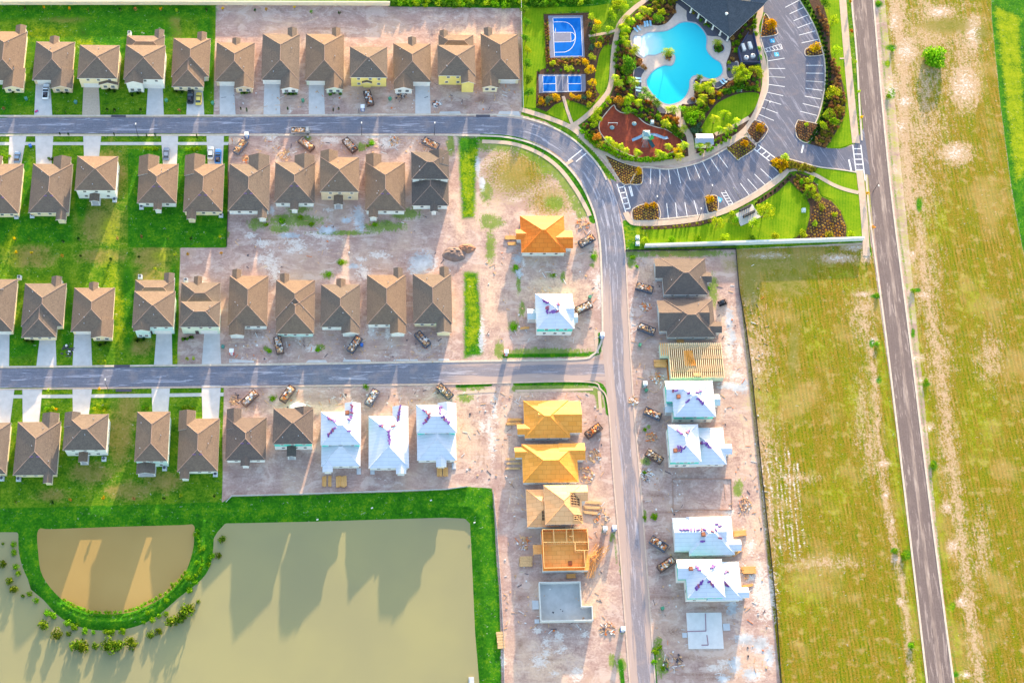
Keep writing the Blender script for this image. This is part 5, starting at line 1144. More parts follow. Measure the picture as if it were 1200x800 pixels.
mound('rubble_ring', 349, 478, 2.4, 2.0, .35, mat_plain('white_rubble', S(224, 216, 214), .12, 2, .9, .1), 'white rubble heap between two rusty skips on the cross street', 'rubble', 3)
# ---- portable toilets
def toilet(px, py, c, label, rz=0):
    r = tag(empty('portable_toilet', P(px, py), rz), label, 'toilet', 'portable toilets on the building plots')
    mb = MB(); mb.box((0, 0, 1.05), (1.15, 1.15, 2.1)); mb.build('cabin', c, r)
    mb = MB(); mb.box((0, 0, 2.17), (1.25, 1.25, .14)); mb.box((0, 0, 2.29), (.8, .8, .1), taper=.7); mb.build('roof', mat_plain('white_plastic', S(228, 228, 232), .05, 1, .5, .4), r)
    mb = MB(); mb.box((0, -.59, 1.05), (.75, .03, 1.8)); d = mb.build('door', mat_plain('pale_plastic_door', S(196, 200, 210), .08, 1, .5, .4), r)
    mb = MB(); mb.tube([(.42, .42, 2.1), (.42, .42, 2.6)], .06, 8); mb.build('vent_pipe', MATS['white_plastic'], r)
    return r
TB = mat_plain('blue_plastic', S(40, 96, 176), .1, 1, .5, .4); TR = mat_plain('red_plastic', S(190, 44, 50), .1, 1, .5, .4); TG = mat_plain('teal_plastic', S(70, 128, 120), .1, 1, .5, .4)
for a in [((289.5, 161), TB, 'blue and white portable toilet beside the first skip on the north street'), ((272, 414), TR, 'red portable toilet with white roof on the bare plot by the cross street'), ((425, 129), TB, 'blue portable toilet left of the skip at the yellow house'), ((593, 415), TR, 'dark red portable toilet in the weed strip by the cross street'), ((705, 395), TB, 'blue portable toilet on the corner grass by the new street'), ((719, 620), TB, 'blue portable toilet east of the orange framing'), ((708, 621), TG, 'teal portable toilet beside the blue one near the orange framing'), ((729, 738), TB, 'blue portable toilet at the lower west street edge'), ((755, 452), TG, 'teal portable toilet west of the timber joists')]:
    toilet(a[0][0], a[0][1], a[1], a[2])
def bin_(px, py, m, label, s=.7):
    r = tag(empty('wheelie_bin', P(px, py), random.uniform(0, 3)), label, 'bin', 'small bins and drums about the plots')
    mb = MB(); mb.box((0, 0, .5), (s, s, 1.0), taper=1.15); mb.build('body', m, r); mb = MB(); mb.box((0, 0, 1.04), (s * 1.25, s * 1.25, .08)); mb.build('lid', m, r)
    for q in (-1, 1):
        mb = MB(); mb.tube([(q * s * .4 - .04, -s * .5, .12), (q * s * .4 + .04, -s * .5, .12)], .12, 10); mb.build('wheel', DEB[3], r)
GRN = mat_plain('green_plastic', S(70, 140, 110), .1, 1, .5, .4)
for a in [((31, 117), TG, 'pale teal bin on the lawn left of the white pickup'), ((89, 121), TG, 'teal bin left of the tan paver drive'), ((195, 119), GRN, 'green bin on the lawn left of the black car drive'), ((249.5, 122), GRN, 'green bin right of the yellow car drive'), ((355, 119), GRN, 'green bin between the two small front gardens, top row'), ((457, 117), GRN, 'green bin right of the yellow house skip'), ((261.5, 407), TG, 'teal bin beside the drive of the two tan stacked roofs'), ((36, 172), TB, 'blue bin on the grass strip between the two left drives'), ((749.5, 405), GRN, 'green drum beside the street west of the timber joists'), ((757, 458), GRN, 'small green bin below the teal toilet'), ((776, 713), GRN, 'green bin left of the new slab'), ((424, 405), TB, 'blue bin right of the tilted grey skip'), ((691, 349), GRN, 'green bin above the rusty skip behind the lone white shell')]:
    bin_(a[0][0], a[0][1], a[1], a[2])
# ---- air conditioners
def m_ac():
    mb = MB(); mb.box((0, 0, .1), (1.3, 1.3, .2)); mb.box((0, 0, .6), (1.0, 1.0, .8)); return mk(mb, 'cabinet', mat_plain('pale_grey_cabinet', S(196, 200, 208), .08, 2, .5, .4))
def m_fan():
    mb = MB(); mb.tube([(0, 0, 1.0), (0, 0, 1.06)], .42, 14); return mk(mb, 'fan_grille', mat_plain('dark_fan_grille', S(80, 84, 92), .1, 2, .5, .4))
for x, y, lab in [(19.5, 254.5, 'the leftmost second row house'), (38, 253.5, 'the second of the second row houses'), (134.5, 235, 'the white walled second row house'), (166, 243.5, 'the second row house with a grey blue car'), (259, 253, 'the second row house with silver and blue cars'), (164.5, 325, 'the third row house with the white facade'), (218, 329, 'the house with two tan stacked roofs'), (23, 326, 'the offset wing house in the third row'), (2.5, 561, 'the leftmost fourth row house'), (22, 561.5, 'the second fourth row house'), (122, 538, 'the fourth row house with white rear wall'), (193, 549, 'the narrow fourth row house'), (252.5, 556, 'the last fourth row house on grass'), (152, 40, 'the fourth top row house')]:
    r = tag(empty('air_conditioner', P(x, y)), 'pale air conditioner box behind ' + lab, 'air conditioner', 'air conditioners behind the houses')
    inst('cabinet', mesh_once('ac', m_ac), r); inst('fan_grille', mesh_once('fan', m_fan), r)
for x, y, lab in [(420.5, 552, 'the left white roof'), (436.5, 552, 'the middle white roof'), (532, 546, 'the right white roof')]:
    mb = MB(); mb.box((0, 0, .1), (1.2, 1.8, .2)); mb.box((0, 0, .22), (1.0, 1.6, .04)); tag(mb.build('concrete_pad', CONC, loc=P(x, y)), 'small pale concrete pad at the rear corner of ' + lab, 'pad', 'equipment pads behind the white roofs')
# ---- vehicles
CARG = mat_plain('dark_car_glass', S(40, 48, 58), .1, 2, .08, .7); TYRE = mat_plain('black_tyre_rubber', S(30, 30, 32), .1, 3, .9, .2); LAMP = mat_plain('clear_lamp_glass', S(220, 220, 215), .05, 1, .2, .6); RLAMP = mat_plain('red_lamp_glass', S(150, 20, 20), .05, 1, .2, .6)
def loft(mb, secs):
    for i in range(len(secs) - 1):
        a, b = secs[i], secs[i + 1]; n = len(a)
        for k in range(n): mb.face([a[k], b[k], b[(k + 1) % n], a[(k + 1) % n]])
    mb.face(secs[0][::-1]); mb.face(secs[-1])
def car(px, py, ang, paint, label, L=4.6, Wd=1.85, pickup=False, suv=False):
    r = tag(empty('pickup' if pickup else 'car', P(px, py), math.radians(ang)), label, 'pickup' if pickup else 'car', 'cars parked on the drives')
    m = mat_plain(paint[0], S(*paint[1]), .06, 1, .3, .5)
    mb = MB(); hw = Wd / 2
    def sec(x, w, z0, z1): return [(x, -w, z0), (x, w, z0), (x, w * 1.0, z0 + (z1 - z0) * .6), (x, w * .9, z1), (x, -w * .9, z1), (x, -w, z0 + (z1 - z0) * .6)][::1]
    top = .95 if not (suv or pickup) else 1.1
    loft(mb, [sec(-L / 2, hw * .82, .4, top * .82), sec(-L / 2 + .25, hw * .97, .28, top * .96), sec(-L * .25, hw, .25, top), sec(L * .1, hw, .25, top), sec(L * .3, hw * .98, .25, top * .95), sec(L / 2 - .3, hw * .93, .28, top * .85), sec(L / 2, hw * .75, .38, top * .68)])
    mb.build('body', m, r)
    z0, z1 = top - .03, top + (.52 if not suv else .62)
    a, b = (-L * .36, L * .2) if not pickup else (-L * .06, L * .24)
    g = MB(); loft(g, [sec(a, hw * .84, z0, z0 + .05), sec(a + (.5 if not suv else .2), hw * .78, z0, z1), sec(b - .75, hw * .78, z0, z1), sec(b, hw * .84, z0, z0 + .05)]); g.build('windows', CARG, r)
    g = MB(); c0, c1 = a + (.5 if not suv else .25), b - .8; g.box(((c0 + c1) / 2, 0, z1 + .02), (c1 - c0, Wd * .68, .05)); g.build('roof', m, r)
    if pickup:
        g = MB(); g.box((-L * .28, 0, top + .01), (L * .36, Wd * .72, .02)); g.build('load_bed', TYRE, r)
        g = MB(); g.box((-L * .24, .1, top + .22), (.9, 1.0, .4), .2); g.box((-L * .36, -.3, top + .12), (.5, .5, .22)); g.build('bed_cargo', DEB[3], r)
    for sx in (-.31, .31):
        for sy in (-1, 1):
            t_ = MB(); t_.tube([(L * sx, sy * (hw - .2), .33), (L * sx, sy * (hw + .015), .33)], .33, 14); w_ = t_.build('wheel', TYRE, r)
            t_ = MB(); t_.tube([(L * sx, sy * (hw + .0), .33), (L * sx, sy * (hw + .03), .33)], .2, 10); t_.build('rim', METAL, w_)
    for sy in (-.6, .6):
        t_ = MB(); t_.box((L / 2 - .1, sy * hw, top * .62), (.18, .35, .14)); t_.build('headlight', LAMP, r)
        t_ = MB(); t_.box((-L / 2 + .08, sy * hw, top * .72), (.14, .3, .16)); t_.build('tail_light', RLAMP, r)
    for sy in (-1, 1):
        t_ = MB(); t_.box((b - .35, sy * (hw + .08), top + .05), (.16, .18, .14)); t_.build('wing_mirror', m, r)
    return r
car(54.3, 108.5, -90 + 180, ('white_car_paint', (226, 228, 232)), 'white pickup with dark load bed on the second top row drive', 5.4, 2.0, True)
car(223.5, 114, 90, ('black_car_paint', (34, 38, 46)), 'black pickup beside the yellow car on the top row', 5.4, 1.95, True)
car(233, 117, 90, ('yellow_car_paint', (222, 196, 96)), 'pale yellow car beside the black pickup on the top row', 4.5)
car(20.8, 185.5, 90, ('blue_grey_car_paint', (96, 122, 156)), 'blue grey car on the leftmost drive south of the north street', 3.9)
car(195.2, 181.5, 90, ('steel_car_paint', (118, 130, 152)), 'steel grey car on the fourth drive south of the north street', 4.6)
car(247.2, 180.5, 90, ('silver_car_paint', (190, 196, 204)), 'silver car left of the bright blue car', 4.6, suv=True)
car(255.8, 184.5, 90, ('bright_blue_car_paint', (44, 110, 190)), 'bright blue pickup right of the silver car', 5.0, 1.95, True)
# flatbed truck on the street
r = tag(empty('flatbed_truck', P(352, 155), 0), 'flatbed truck loaded with scraps parked on the north street', 'truck')
mb = MB(); mb.box((-.6, 0, .75), (4.4, 2.1, .16)); mb.build('bed', METAL, r)
for s in (-1, 1):
    mb = MB(); mb.box((-.6, s * 1.03, 1.1), (4.4, .06, .55)); mb.build('side_board', METAL, r)
mb = MB(); mb.box((-2.78, 0, 1.1), (.06, 2.0, .55)); mb.build('tail_board', METAL, r)
mb = MB(); mb.box((2.3, 0, 1.0), (1.3, 1.95, 1.2)); mb.box((2.2, 0, 1.85), (1.0, 1.8, .5), taper=.85); mb.build('cab', mat_plain('grey_truck_paint', S(150, 154, 160), .06, 1, .3, .5), r)
mb = MB(); mb.box((2.72, 0, 1.75), (.1, 1.5, .4), 0, 0, -.3); mb.build('windscreen', CARG, r)
for sx in (-2.0, 2.3):
    for sy in (-1, 1):
        t_ = MB(); t_.tube([(sx, sy * .75, .42), (sx, sy * 1.0, .42)], .42, 14); t_.build('wheel', TYRE, r)
mb = debris_mesh(77, (3, 5, 2, 3, 1), 4.1, 1.8, .3, 40, .5); o = mb.build('debris_heap', DEB); o.location = P(352, 155) + Vector((-.6, 0, .82)); tag(o, 'mixed scraps loaded on the flatbed truck', 'debris', 'debris heaps in the skips')
# compact loader beside the dark houses
r = tag(empty('compact_loader', P(845.5, 355.5), .4), 'small dark tracked loader on the sand east of the dark houses', 'loader')
for s in (-1, 1):
    mb = MB(); mb.tube([(-.8, s * .6 - .18, .3), (-.8, s * .6 + .18, .3)], .3, 10); mb.tube([(.8, s * .6 - .18, .3), (.8, s * .6 + .18, .3)], .3, 10); mb.box((0, s * .6, .3), (1.6, .36, .6)); mb.build('track', TYRE, r)
mb = MB(); mb.box((-.1, 0, .85), (1.6, .9, .6)); mb.build('body', DEB[3], r); mb = MB(); mb.box((-.1, 0, 1.5), (.9, .85, .7), taper=.9); mb.build('cab', CARG, r); mb = MB(); mb.box((1.4, 0, .35), (.5, 1.6, .5), 0, 0, .3); mb.build('bucket', RUST, r)
# child's pink toy slide on the drive
r = tag(empty('toy_scooter', P(43, 131), .6), 'small magenta and blue ride on toy at the end of the pickup drive', 'toy')
PKM = mat_plain('magenta_plastic', S(200, 40, 120), .05, 1, .4, .4)
mb = MB(); mb.box((0, 0, .35), (1.1, .4, .35), taper=.8); mb.build('body', PKM, r); mb = MB(); mb.tube([(.35, -.3, .8), (.35, .3, .8)], .04, 6); mb.tube([(.35, 0, .4), (.35, 0, .8)], .04, 6); mb.build('handlebar', TB, r)
for sx in (-.4, .4):
    mb = MB(); mb.tube([(sx, -.28, .16), (sx, .28, .16)], .16, 10); mb.build('wheel', TB, r)
# blue junk pile on the green patch by the cross street
heap(79, 411, 1.8, 'blue green junk heap on the lawn between two third row drives', (0, 1, 0, 6, 0), 30, 3, .6, 'junk pile')

# ---- uncountable small scraps trodden into the building ground
rr = random.Random(99); mb = MB()
ROOFS = []
for k_, (r_, B_l, z_f) in Hh.items():
    for q in B_l: ROOFS.append((q[1] + r_.location.x, q[2] + r_.location.y, q[3] / 2 + .4, q[4] / 2 + .4))
for x0, y0, x1, y1, n in [(270, 160, 530, 180, 90), (270, 245, 530, 320, 60), (270, 385, 535, 424, 130), (270, 456, 535, 480, 80), (570, 255, 705, 400, 110), (590, 462, 712, 740, 260), (742, 296, 805, 790, 230), (840, 300, 900, 790, 120), (255, 95, 606, 132, 90), (540, 456, 600, 566, 50)]:
    for k in range(n):
        qx, qy = rr.uniform(x0, x1), rr.uniform(y0, y1)
        if x0 == 742 and qx < 742 + max(0, qy - 400) * .078: continue
        if x0 == 590 and qx > 700 + max(0, qy - 440) * .075: continue
        p = P(qx, qy)
        if any(abs(p.x - a) < c and abs(p.y - b) < d for a, b, c, d in ROOFS): continue
        mb.cur = rr.choices(range(5), (5, 4, 5, 2, 1))[0]
        if rr.random() < .6: mb.box((p.x, p.y, .05), (rr.uniform(.5, 1.9), rr.uniform(.08, .2), .06), rr.uniform(0, PI))
        else: mb.box((p.x, p.y, .07), (rr.uniform(.2, .6), rr.uniform(.2, .5), .12), rr.uniform(0, PI))
struct(mb.build('site_litter', DEB), 'stuff')
# ================================================================== PLANTING
def leaf_mat(name, a, b, c, tr=.3):
    t = NT(name); k = t.attr('tint'); n1 = t.noise(t.oc(), 2.5, 2, .6)
    f = t.math('ADD', t.math('MULTIPLY', k, .7), t.math('MULTIPLY', n1, .3))
    col = t.ramp(f, [(.15, a), (.5, b), (.85, c)])
    h = t.n('ShaderNodeHueSaturation'); t.l(col, h.inputs['Color']); t.l(t.ss(t.rnd(), 0, 1, .8, 1.2), h.inputs['Value']); t.l(t.ss(t.rnd(), 0, 1, .485, .515), h.inputs['Hue'])
    d = t.n('ShaderNodeBsdfDiffuse'); g = t.n('ShaderNodeBsdfTranslucent'); m = t.n('ShaderNodeMixShader'); m.inputs[0].default_value = tr
    t.l(h.outputs[0], d.inputs[0]); t.l(h.outputs[0], g.inputs[0]); t.l(d.outputs[0], m.inputs[1]); t.l(g.outputs[0], m.inputs[2]); t.l(m.outputs[0], t.o.inputs[0])
    return t.m
TONE = dict(lime=leaf_mat('lime_leaves', S(110, 146, 14), S(160, 184, 24), S(206, 210, 60)), gold=leaf_mat('golden_leaves', S(170, 128, 8), S(206, 164, 10), S(226, 196, 40)),
            green=leaf_mat('green_leaves', S(50, 96, 20), S(84, 130, 28), S(128, 164, 44)), dark=leaf_mat('dark_green_leaves', S(22, 46, 20), S(38, 70, 24), S(62, 92, 34)),
            blue=leaf_mat('blue_green_leaves', S(58, 92, 62), S(86, 120, 84), S(120, 146, 110)), orange=leaf_mat('orange_leaves', S(150, 88, 24), S(190, 124, 38), S(216, 162, 66)),
            rust=leaf_mat('rust_brown_leaves', S(116, 78, 44), S(162, 114, 66), S(206, 158, 100)), straw=leaf_mat('straw_ornamental_grass', S(150, 112, 40), S(204, 158, 66), S(234, 198, 110)),
            olive=leaf_mat('olive_leaves', S(98, 104, 26), S(142, 140, 36), S(180, 170, 64)), pond=leaf_mat('pond_shrub_leaves', S(52, 82, 18), S(92, 124, 24), S(146, 158, 42)),
            bright=leaf_mat('bright_green_leaves', S(70, 130, 12), S(112, 166, 20), S(164, 196, 44)))
BARK = mat_plain('grey_brown_bark', S(122, 100, 82), .2, 3, .9, .1)
def cards(P_, N_, s, rng, name, mat):
    """quads at points P_ facing N_ with per-face size s and random tint"""
    n = len(P_); r = rng.normal(size=(n, 3)); t = np.cross(N_, r); t /= np.linalg.norm(t, axis=1)[:, None] + 1e-9; b = np.cross(N_, t)
    a = s[:, None]; w = a * .62
    v = np.stack([P_ - t * a * .5, P_ + b * w * .5 + N_ * a * .08, P_ + t * a * .5, P_ - b * w * .5 + N_ * a * .08], 1).reshape(-1, 3)
    me = bpy.data.meshes.new(name); me.from_pydata(v.tolist(), [], np.arange(4 * n).reshape(n, 4).tolist()); me.materials.append(mat)
    at = me.attributes.new('tint', 'FLOAT', 'FACE'); at.data.foreach_set('value', rng.random(n).astype(np.float32)); return me
def crown_mesh(seed, n, lumps, r, h, z0, leaf, name, mat, spread=.55):
    rng = np.random.default_rng(seed); C = []
    for k in range(lumps):
        a = rng.uniform(0, 2 * PI); q = spread * math.sqrt(rng.random()); C.append((q * math.cos(a) * r, q * math.sin(a) * r, z0 + h * (.25 + .55 * rng.random() * (1 - q * .6)), (rng.uniform(.42, .72) if lumps < 6 else rng.uniform(.3, .52)) if lumps > 1 else 1.0))
    P_, N_, s_ = [], [], []
    for i in range(n):
        c = C[i % len(C)]; d = rng.normal(size=3); d /= np.linalg.norm(d); rad = (.72 + .3 * rng.random())
        p = np.array([c[0] + d[0] * r * c[3] * rad, c[1] + d[1] * r * c[3] * rad, c[2] + d[2] * h * .42 * rad * (c[3] + .25)])
        p[2] = max(p[2], z0 + .02)
        nn = d + rng.normal(size=3) * .55; nn /= np.linalg.norm(nn); P_.append(p); N_.append(nn); s_.append(leaf * rng.uniform(.6, 1.35))
    return cards(np.array(P_), np.array(N_), np.array(s_), rng, name, mat)
def palm_fronds(seed, mat, nf=12):
    rng = np.random.default_rng(seed); P_, N_, s_ = [], [], []; vs, fs = [], []; tint = []
    for k in range(nf):
        a = 2 * PI * k / nf + rng.uniform(-.15, .15); L = rng.uniform(.8, 1.25); lift = rng.uniform(.05, .8)
        d = np.array([math.cos(a), math.sin(a), 0]); sd = np.array([-d[1], d[0], 0]); m = 6; tn = rng.random()
        pts = [d * L * u + np.array([0, 0, lift * u * 1.0 - 1.15 * (lift * .6 + .45) * u * u]) for u in np.linspace(0.03, 1, m)]
        for i in range(m - 1):
            wv = .21 * math.sin(PI * min(1, (i + .8) / (m - .2))) + .03; p, q = pts[i], pts[i + 1]
            for sgn in (-1, 1):
                b = len(vs); vs += [p, (p + q) / 2, (p + q) / 2 + sd * sgn * wv + d * .12 - np.array([0, 0, .07]), p + sd * sgn * wv * .9 + d * .04 - np.array([0, 0, .06])]
                fs.append((b, b + 1, b + 2, b + 3)); tint.append(min(1, max(0, tn + rng.uniform(-.25, .25))))
    me = bpy.data.meshes.new('crown'); me.from_pydata([tuple(v) for v in vs], [], fs); me.materials.append(mat)
    at = me.attributes.new('tint', 'FLOAT', 'FACE'); at.data.foreach_set('value', np.array(tint, np.float32)); return me
def clump_mesh(seed, mat):
    rng = np.random.default_rng(seed); vs, fs = [], []
    for k in range(34):
        a = rng.uniform(0, 2 * PI); o = rng.uniform(.1, .95); d = np.array([math.cos(a), math.sin(a), 0]); sd = np.array([-d[1], d[0], 0]) * .12
        p1 = d * o * .55 + np.array([0, 0, .75]); p2 = d * o + np.array([0, 0, .55]); b = len(vs)
        vs += [-sd * .6, sd * .6, p1 + sd, p1 - sd, p2]; fs += [(b, b + 1, b + 2, b + 3), (b + 3, b + 2, b + 4)]
    me = bpy.data.meshes.new('grass_clump'); me.from_pydata([tuple(v) for v in vs], [], fs); me.materials.append(mat)
    at = me.attributes.new('tint', 'FLOAT', 'FACE'); at.data.foreach_set('value', rng.random(len(fs)).astype(np.float32)); return me
VAR = {}
def variant(kind, tone):
    key = (kind, tone)
    if key not in VAR:
        m = TONE[tone]; L = []
        for sd in range(3):
            if kind == 'shrub': L.append(crown_mesh(sd + 11, 300, 8, 1, 1.6, 0, .32, 'shrub', m, .62))
            elif kind == 'hedge': L.append(crown_mesh(sd + 21, 170, 3, 1, 1.5, 0, .38, 'shrub', m, .3))
            elif kind == 'tree': L.append(crown_mesh(sd + 31, 620, 13, 1, 1.8, 0, .21, 'crown', m, .85))
            elif kind == 'cypress': L.append(crown_mesh(sd + 41, 160, 2, 1, 4.4, 0, .42, 'cypress', m, .1))
            elif kind == 'palm': L.append(palm_fronds(sd + 51, m))
            elif kind == 'clump': L.append(clump_mesh(sd + 61, m))
            elif kind == 'sapling': L.append(crown_mesh(sd + 71, 110, 3, 1, 1.8, 0, .42, 'crown', m, .45))
        VAR[key] = L
    return random.choice(VAR[key])
def m_trunk():
    mb = MB(); mb.tube([(0, 0, 0), (.03, .02, .5), (0, 0, 1.0)], [.16, .12, .08], 8)
    for k in range(4):
        a = k * 1.6; mb.tube([(0, 0, .8), (.5 * math.cos(a), .5 * math.sin(a), 1.25)], [.06, .03], 5)
    return mk(mb, 'trunk', BARK)
def m_ptrunk():
    mb = MB(); mb.tube([(0, 0, 0), (.02, 0, .3), (.05, .02, .7), (.03, .02, 1.0)], [.2, .14, .12, .15], 8); return mk(mb, 'trunk', BARK)
def plant(kind, px, py, rpx, tone, label, cat=None, group=None, h=None, z0=0.0, rmul=1.0, nm=None):
    r = rpx * .25 * rmul * random.uniform(.92, 1.12) * {'shrub': 1.15, 'hedge': 1.2, 'cypress': 1, 'clump': 1.25, 'tree': 1.12, 'palm': 1.12, 'sapling': 1.05}[kind]
    if kind in ('shrub', 'hedge', 'cypress', 'clump'):
        c = P(px, py, z0 + r * .7); o = bpy.data.objects.new(nm or {'shrub': 'shrub', 'hedge': 'hedge_shrub', 'cypress': 'cypress', 'clump': 'grass_clump'}[kind], variant(kind, tone)); COL.objects.link(o)
        o.location = (c.x, c.y, z0); o.rotation_euler = (0, 0, random.uniform(0, 2 * PI)); sc = h or r * random.uniform(.85, 1.1); o.scale = (r, r, sc)
        tag(o, label, cat or {'shrub': 'shrub', 'hedge': 'hedge', 'cypress': 'cypress', 'clump': 'ornamental grass'}[kind], group); return o
    hh = h or {'tree': r * 1.0 + .8, 'palm': r * 1.3 + 1.2, 'sapling': r * .9 + .5}[kind]
    c = P(px, py, z0 + hh + r * (.5 if kind != 'palm' else 0)); root = empty({'tree': 'tree', 'palm': 'palm_tree', 'sapling': 'young_tree'}[kind], (c.x, c.y, z0), random.uniform(0, 2 * PI))
    if kind == 'palm':
        inst('trunk', mesh_once('ptrunk', m_ptrunk), root, (0, 0, 0), 0, (1, 1, hh)); inst('crown', variant(kind, tone), root, (.03, .02, hh), 0, (r * 1.15, r * 1.15, r * 1.1))
    else:
        k = min(1.4, .35 + r * .35); inst('trunk', mesh_once('trunk', m_trunk), root, (0, 0, 0), 0, (k, k, hh * .9)); inst('crown', variant(kind, tone), root, (0, 0, hh * .55), 0, (r, r, r))
    tag(root, label, cat or {'tree': 'tree', 'palm': 'palm', 'sapling': 'young tree'}[kind], group); return root
def inside(p, poly):
    x, y = p; c = False
    for i in range(len(poly)):
        (ax, ay), (bx, by) = poly[i - 1], poly[i]
        if (ay > y) != (by > y) and x < ax + (y - ay) / (by - ay) * (bx - ax): c = not c
    return c
def pack(poly, sp, rng, jit=.15, ang=.4):
    xs = [p[0] for p in poly]; ys = [p[1] for p in poly]; cx, cy = sum(xs) / len(xs), sum(ys) / len(ys); R = max(max(xs) - min(xs), max(ys) - min(ys)); out = []
    n = int(R / sp) + 1
    for j in range(-n, n + 1):
        for i in range(-n, n + 1):
            u, v = (i + (j % 2) * .5) * sp, j * sp * .87
            p = (cx + u * math.cos(ang) - v * math.sin(ang) + rng.uniform(-1, 1) * jit * sp, cy + u * math.sin(ang) + v * math.cos(ang) + rng.uniform(-1, 1) * jit * sp)
            if inside(p, poly): out.append(p)
    return out
def along(pts, sp):
    L = smooth_line(pts, 8); out = [L[0]]; acc = 0
    for a, b in zip(L, L[1:]):
        d = math.dist(a, b); acc += d
        if acc >= sp: out.append(b); acc = 0
    return out
t = NT('brown_bark_mulch'); p_ = t.pos(); f_ = t.noise(p_, 3.0, 4, .75)
MULCH = t.bsdf(t.ramp(f_, [(.3, S(60, 42, 34)), (.55, S(88, 66, 54)), (.75, S(120, 94, 76))]), .95, .1, t.bump(f_, .5, .08))
t = NT('mown_park_lawn'); p_ = t.pos(); f_ = t.noise(p_, 1.8, 4, .7); g_ = t.noise(p_, .22, 3, .6); s_ = t.wave(t.mapv(p_, (1, 1, 1), (0, 0, .15)), .35, 1.0, 1.0)
c_ = t.ramp(t.math('ADD', t.math('MULTIPLY', f_, .5), t.math('MULTIPLY', g_, .5)), [(.3, S(72, 118, 8)), (.5, S(106, 142, 10)), (.7, S(142, 156, 24))])
PARK = t.bsdf(t.mix(t.ss(s_, .2, .8, 0, .18), c_, S(150, 164, 30)), .95, .1, t.bump(f_, .3, .08))
def sheet(name, poly, z, m):
    mb = MB(); mb.poly(W(poly), z); return struct(mb.build(name, m))
rg = random.Random(21)
def as_stuff(name, items):
    """items: (mesh, loc, rz, scale) joined into ONE object"""
    vs, fs, mi, tn, mats = [], [], [], [], []
    for me, loc, rz, sc in items:
        m = me.materials[0]
        if m not in mats: mats.append(m)
        k = mats.index(m); b = len(vs); c, s_ = math.cos(rz), math.sin(rz)
        for v in me.vertices: x, y, z = v.co.x * sc[0], v.co.y * sc[1], v.co.z * sc[2]; vs.append((x * c - y * s_ + loc[0], x * s_ + y * c + loc[1], z + loc[2]))
        for p in me.polygons: fs.append([b + i for i in p.vertices]); mi.append(k)
        tn += [d.value for d in me.attributes['tint'].data]
    me = bpy.data.meshes.new(name); me.from_pydata(vs, [], fs)
    for m in mats: me.materials.append(m)
    me.polygons.foreach_set('material_index', mi); at = me.attributes.new('tint', 'FLOAT', 'FACE'); at.data.foreach_set('value', tn)
    o = bpy.data.objects.new(name, me); COL.objects.link(o); struct(o, 'stuff'); return o
# ---- beds on the car park islands
BEDS = [([(708, 181), (727.5, 190), (744, 195), (752, 197), (752, 215), (739, 216), (729, 215), (718, 198)], 3.0, 'straw', 'dotted ornamental grass in the triangular bed by the west crosswalk'),
        ([(741, 245.5), (750, 240.5), (764, 238.5), (771, 240), (772, 257), (742.5, 258)], 3.1, 'straw', 'ornamental grass in the square island at the south west bay row'),
        ([(826, 231), (829, 230), (840, 230), (841, 246), (830, 249)], 3.2, 'straw', 'ornamental grass in the small island by the south bay row'),
        ([(851, 174), (874, 160), (886, 172), (868, 185.5), (864, 187)], 3.4, 'olive', 'olive ornamental grass in the lower of two corner islands'),
        ([(875, 154), (884, 141), (900, 151), (887, 168)], 3.4, 'rust', 'brown ornamental grass in the upper of two corner islands'),
        ([(935, 141), (956, 145), (960, 149), (947, 167), (935, 162), (932, 150)], 3.2, 'rust', 'brown ornamental grass in the rounded east island'),
        ([(891, 44), (896, 17), (904, 27), (911, 40)], 3.6, 'orange', 'orange ornamental grass in the pointed north island'),
        ([(943, 61), (946, 57), (963, 55), (965, 64), (946, 66)], 3.4, 'straw', 'ornamental grass in the narrow island of the east bays')]
for k, (pl, sp, tn, lab) in enumerate(BEDS):
    mb = MB(); mb.slab(W(pl), 0, .12); struct(mb.build('planting_bed', MULCH)); kerb(pl + [pl[0]], 'kerb', .12, .15)
    for q in pack(pl, sp, rg, .1):
        if inside((q[0] + .6, q[1]), pl): plant('clump', q[0], q[1], sp * .42, tn, lab, None, lab[:60] and 'grass clumps bed %s' % ['one', 'two', 'three', 'four', 'five', 'six', 'seven', 'eight'][k], z0=.12)
for x, y, r, lab in [(748, 200, 4.2, 'golden bush at the east corner of the triangular bed'), (766, 240, 4.5, 'golden bush on the top edge of the square south west island'), (757, 240.5, 3.2, 'small golden bush on the square south west island'), (832, 233, 5.5, 'golden bush filling the top of the small south island'), (873, 168, 5.5, 'golden bush on the lower of two corner islands'), (891.5, 149, 6, 'golden bush on the upper of two corner islands'), (904, 28, 6.5, 'large golden bush on the pointed north island'), (956, 54, 6.5, 'golden bush on the narrow island of the east bays'), (945, 146, 2.6, 'lone lime bush on the rounded east island')]:
    plant('shrub', x, y, r, 'gold' if 'lime' not in lab else 'lime', lab, z0=.12)
pl = [(902, 189), (912, 183.5), (925, 188), (940, 191), (958, 196), (950, 203), (936, 198), (922, 198), (914, 204)]
mb = MB(); mb.slab(W(pl), 0, .115); struct(mb.build('planting_bed', MULCH))
for q in pack(pl, 4.2, rg):
    plant('shrub', q[0], q[1], 2.6, 'gold' if q[0] < 922 else 'olive', 'golden bush on the pointed island tip by the middle crosswalk' if q[0] < 922 else 'olive bush in the strip south of the exit lane', None, 'golden tip bushes' if q[0] < 922 else 'olive exit lane bushes', z0=.115)
plant('tree', 920, 183, 5.5, 'lime', 'lime tree over the golden island tip by the middle crosswalk')
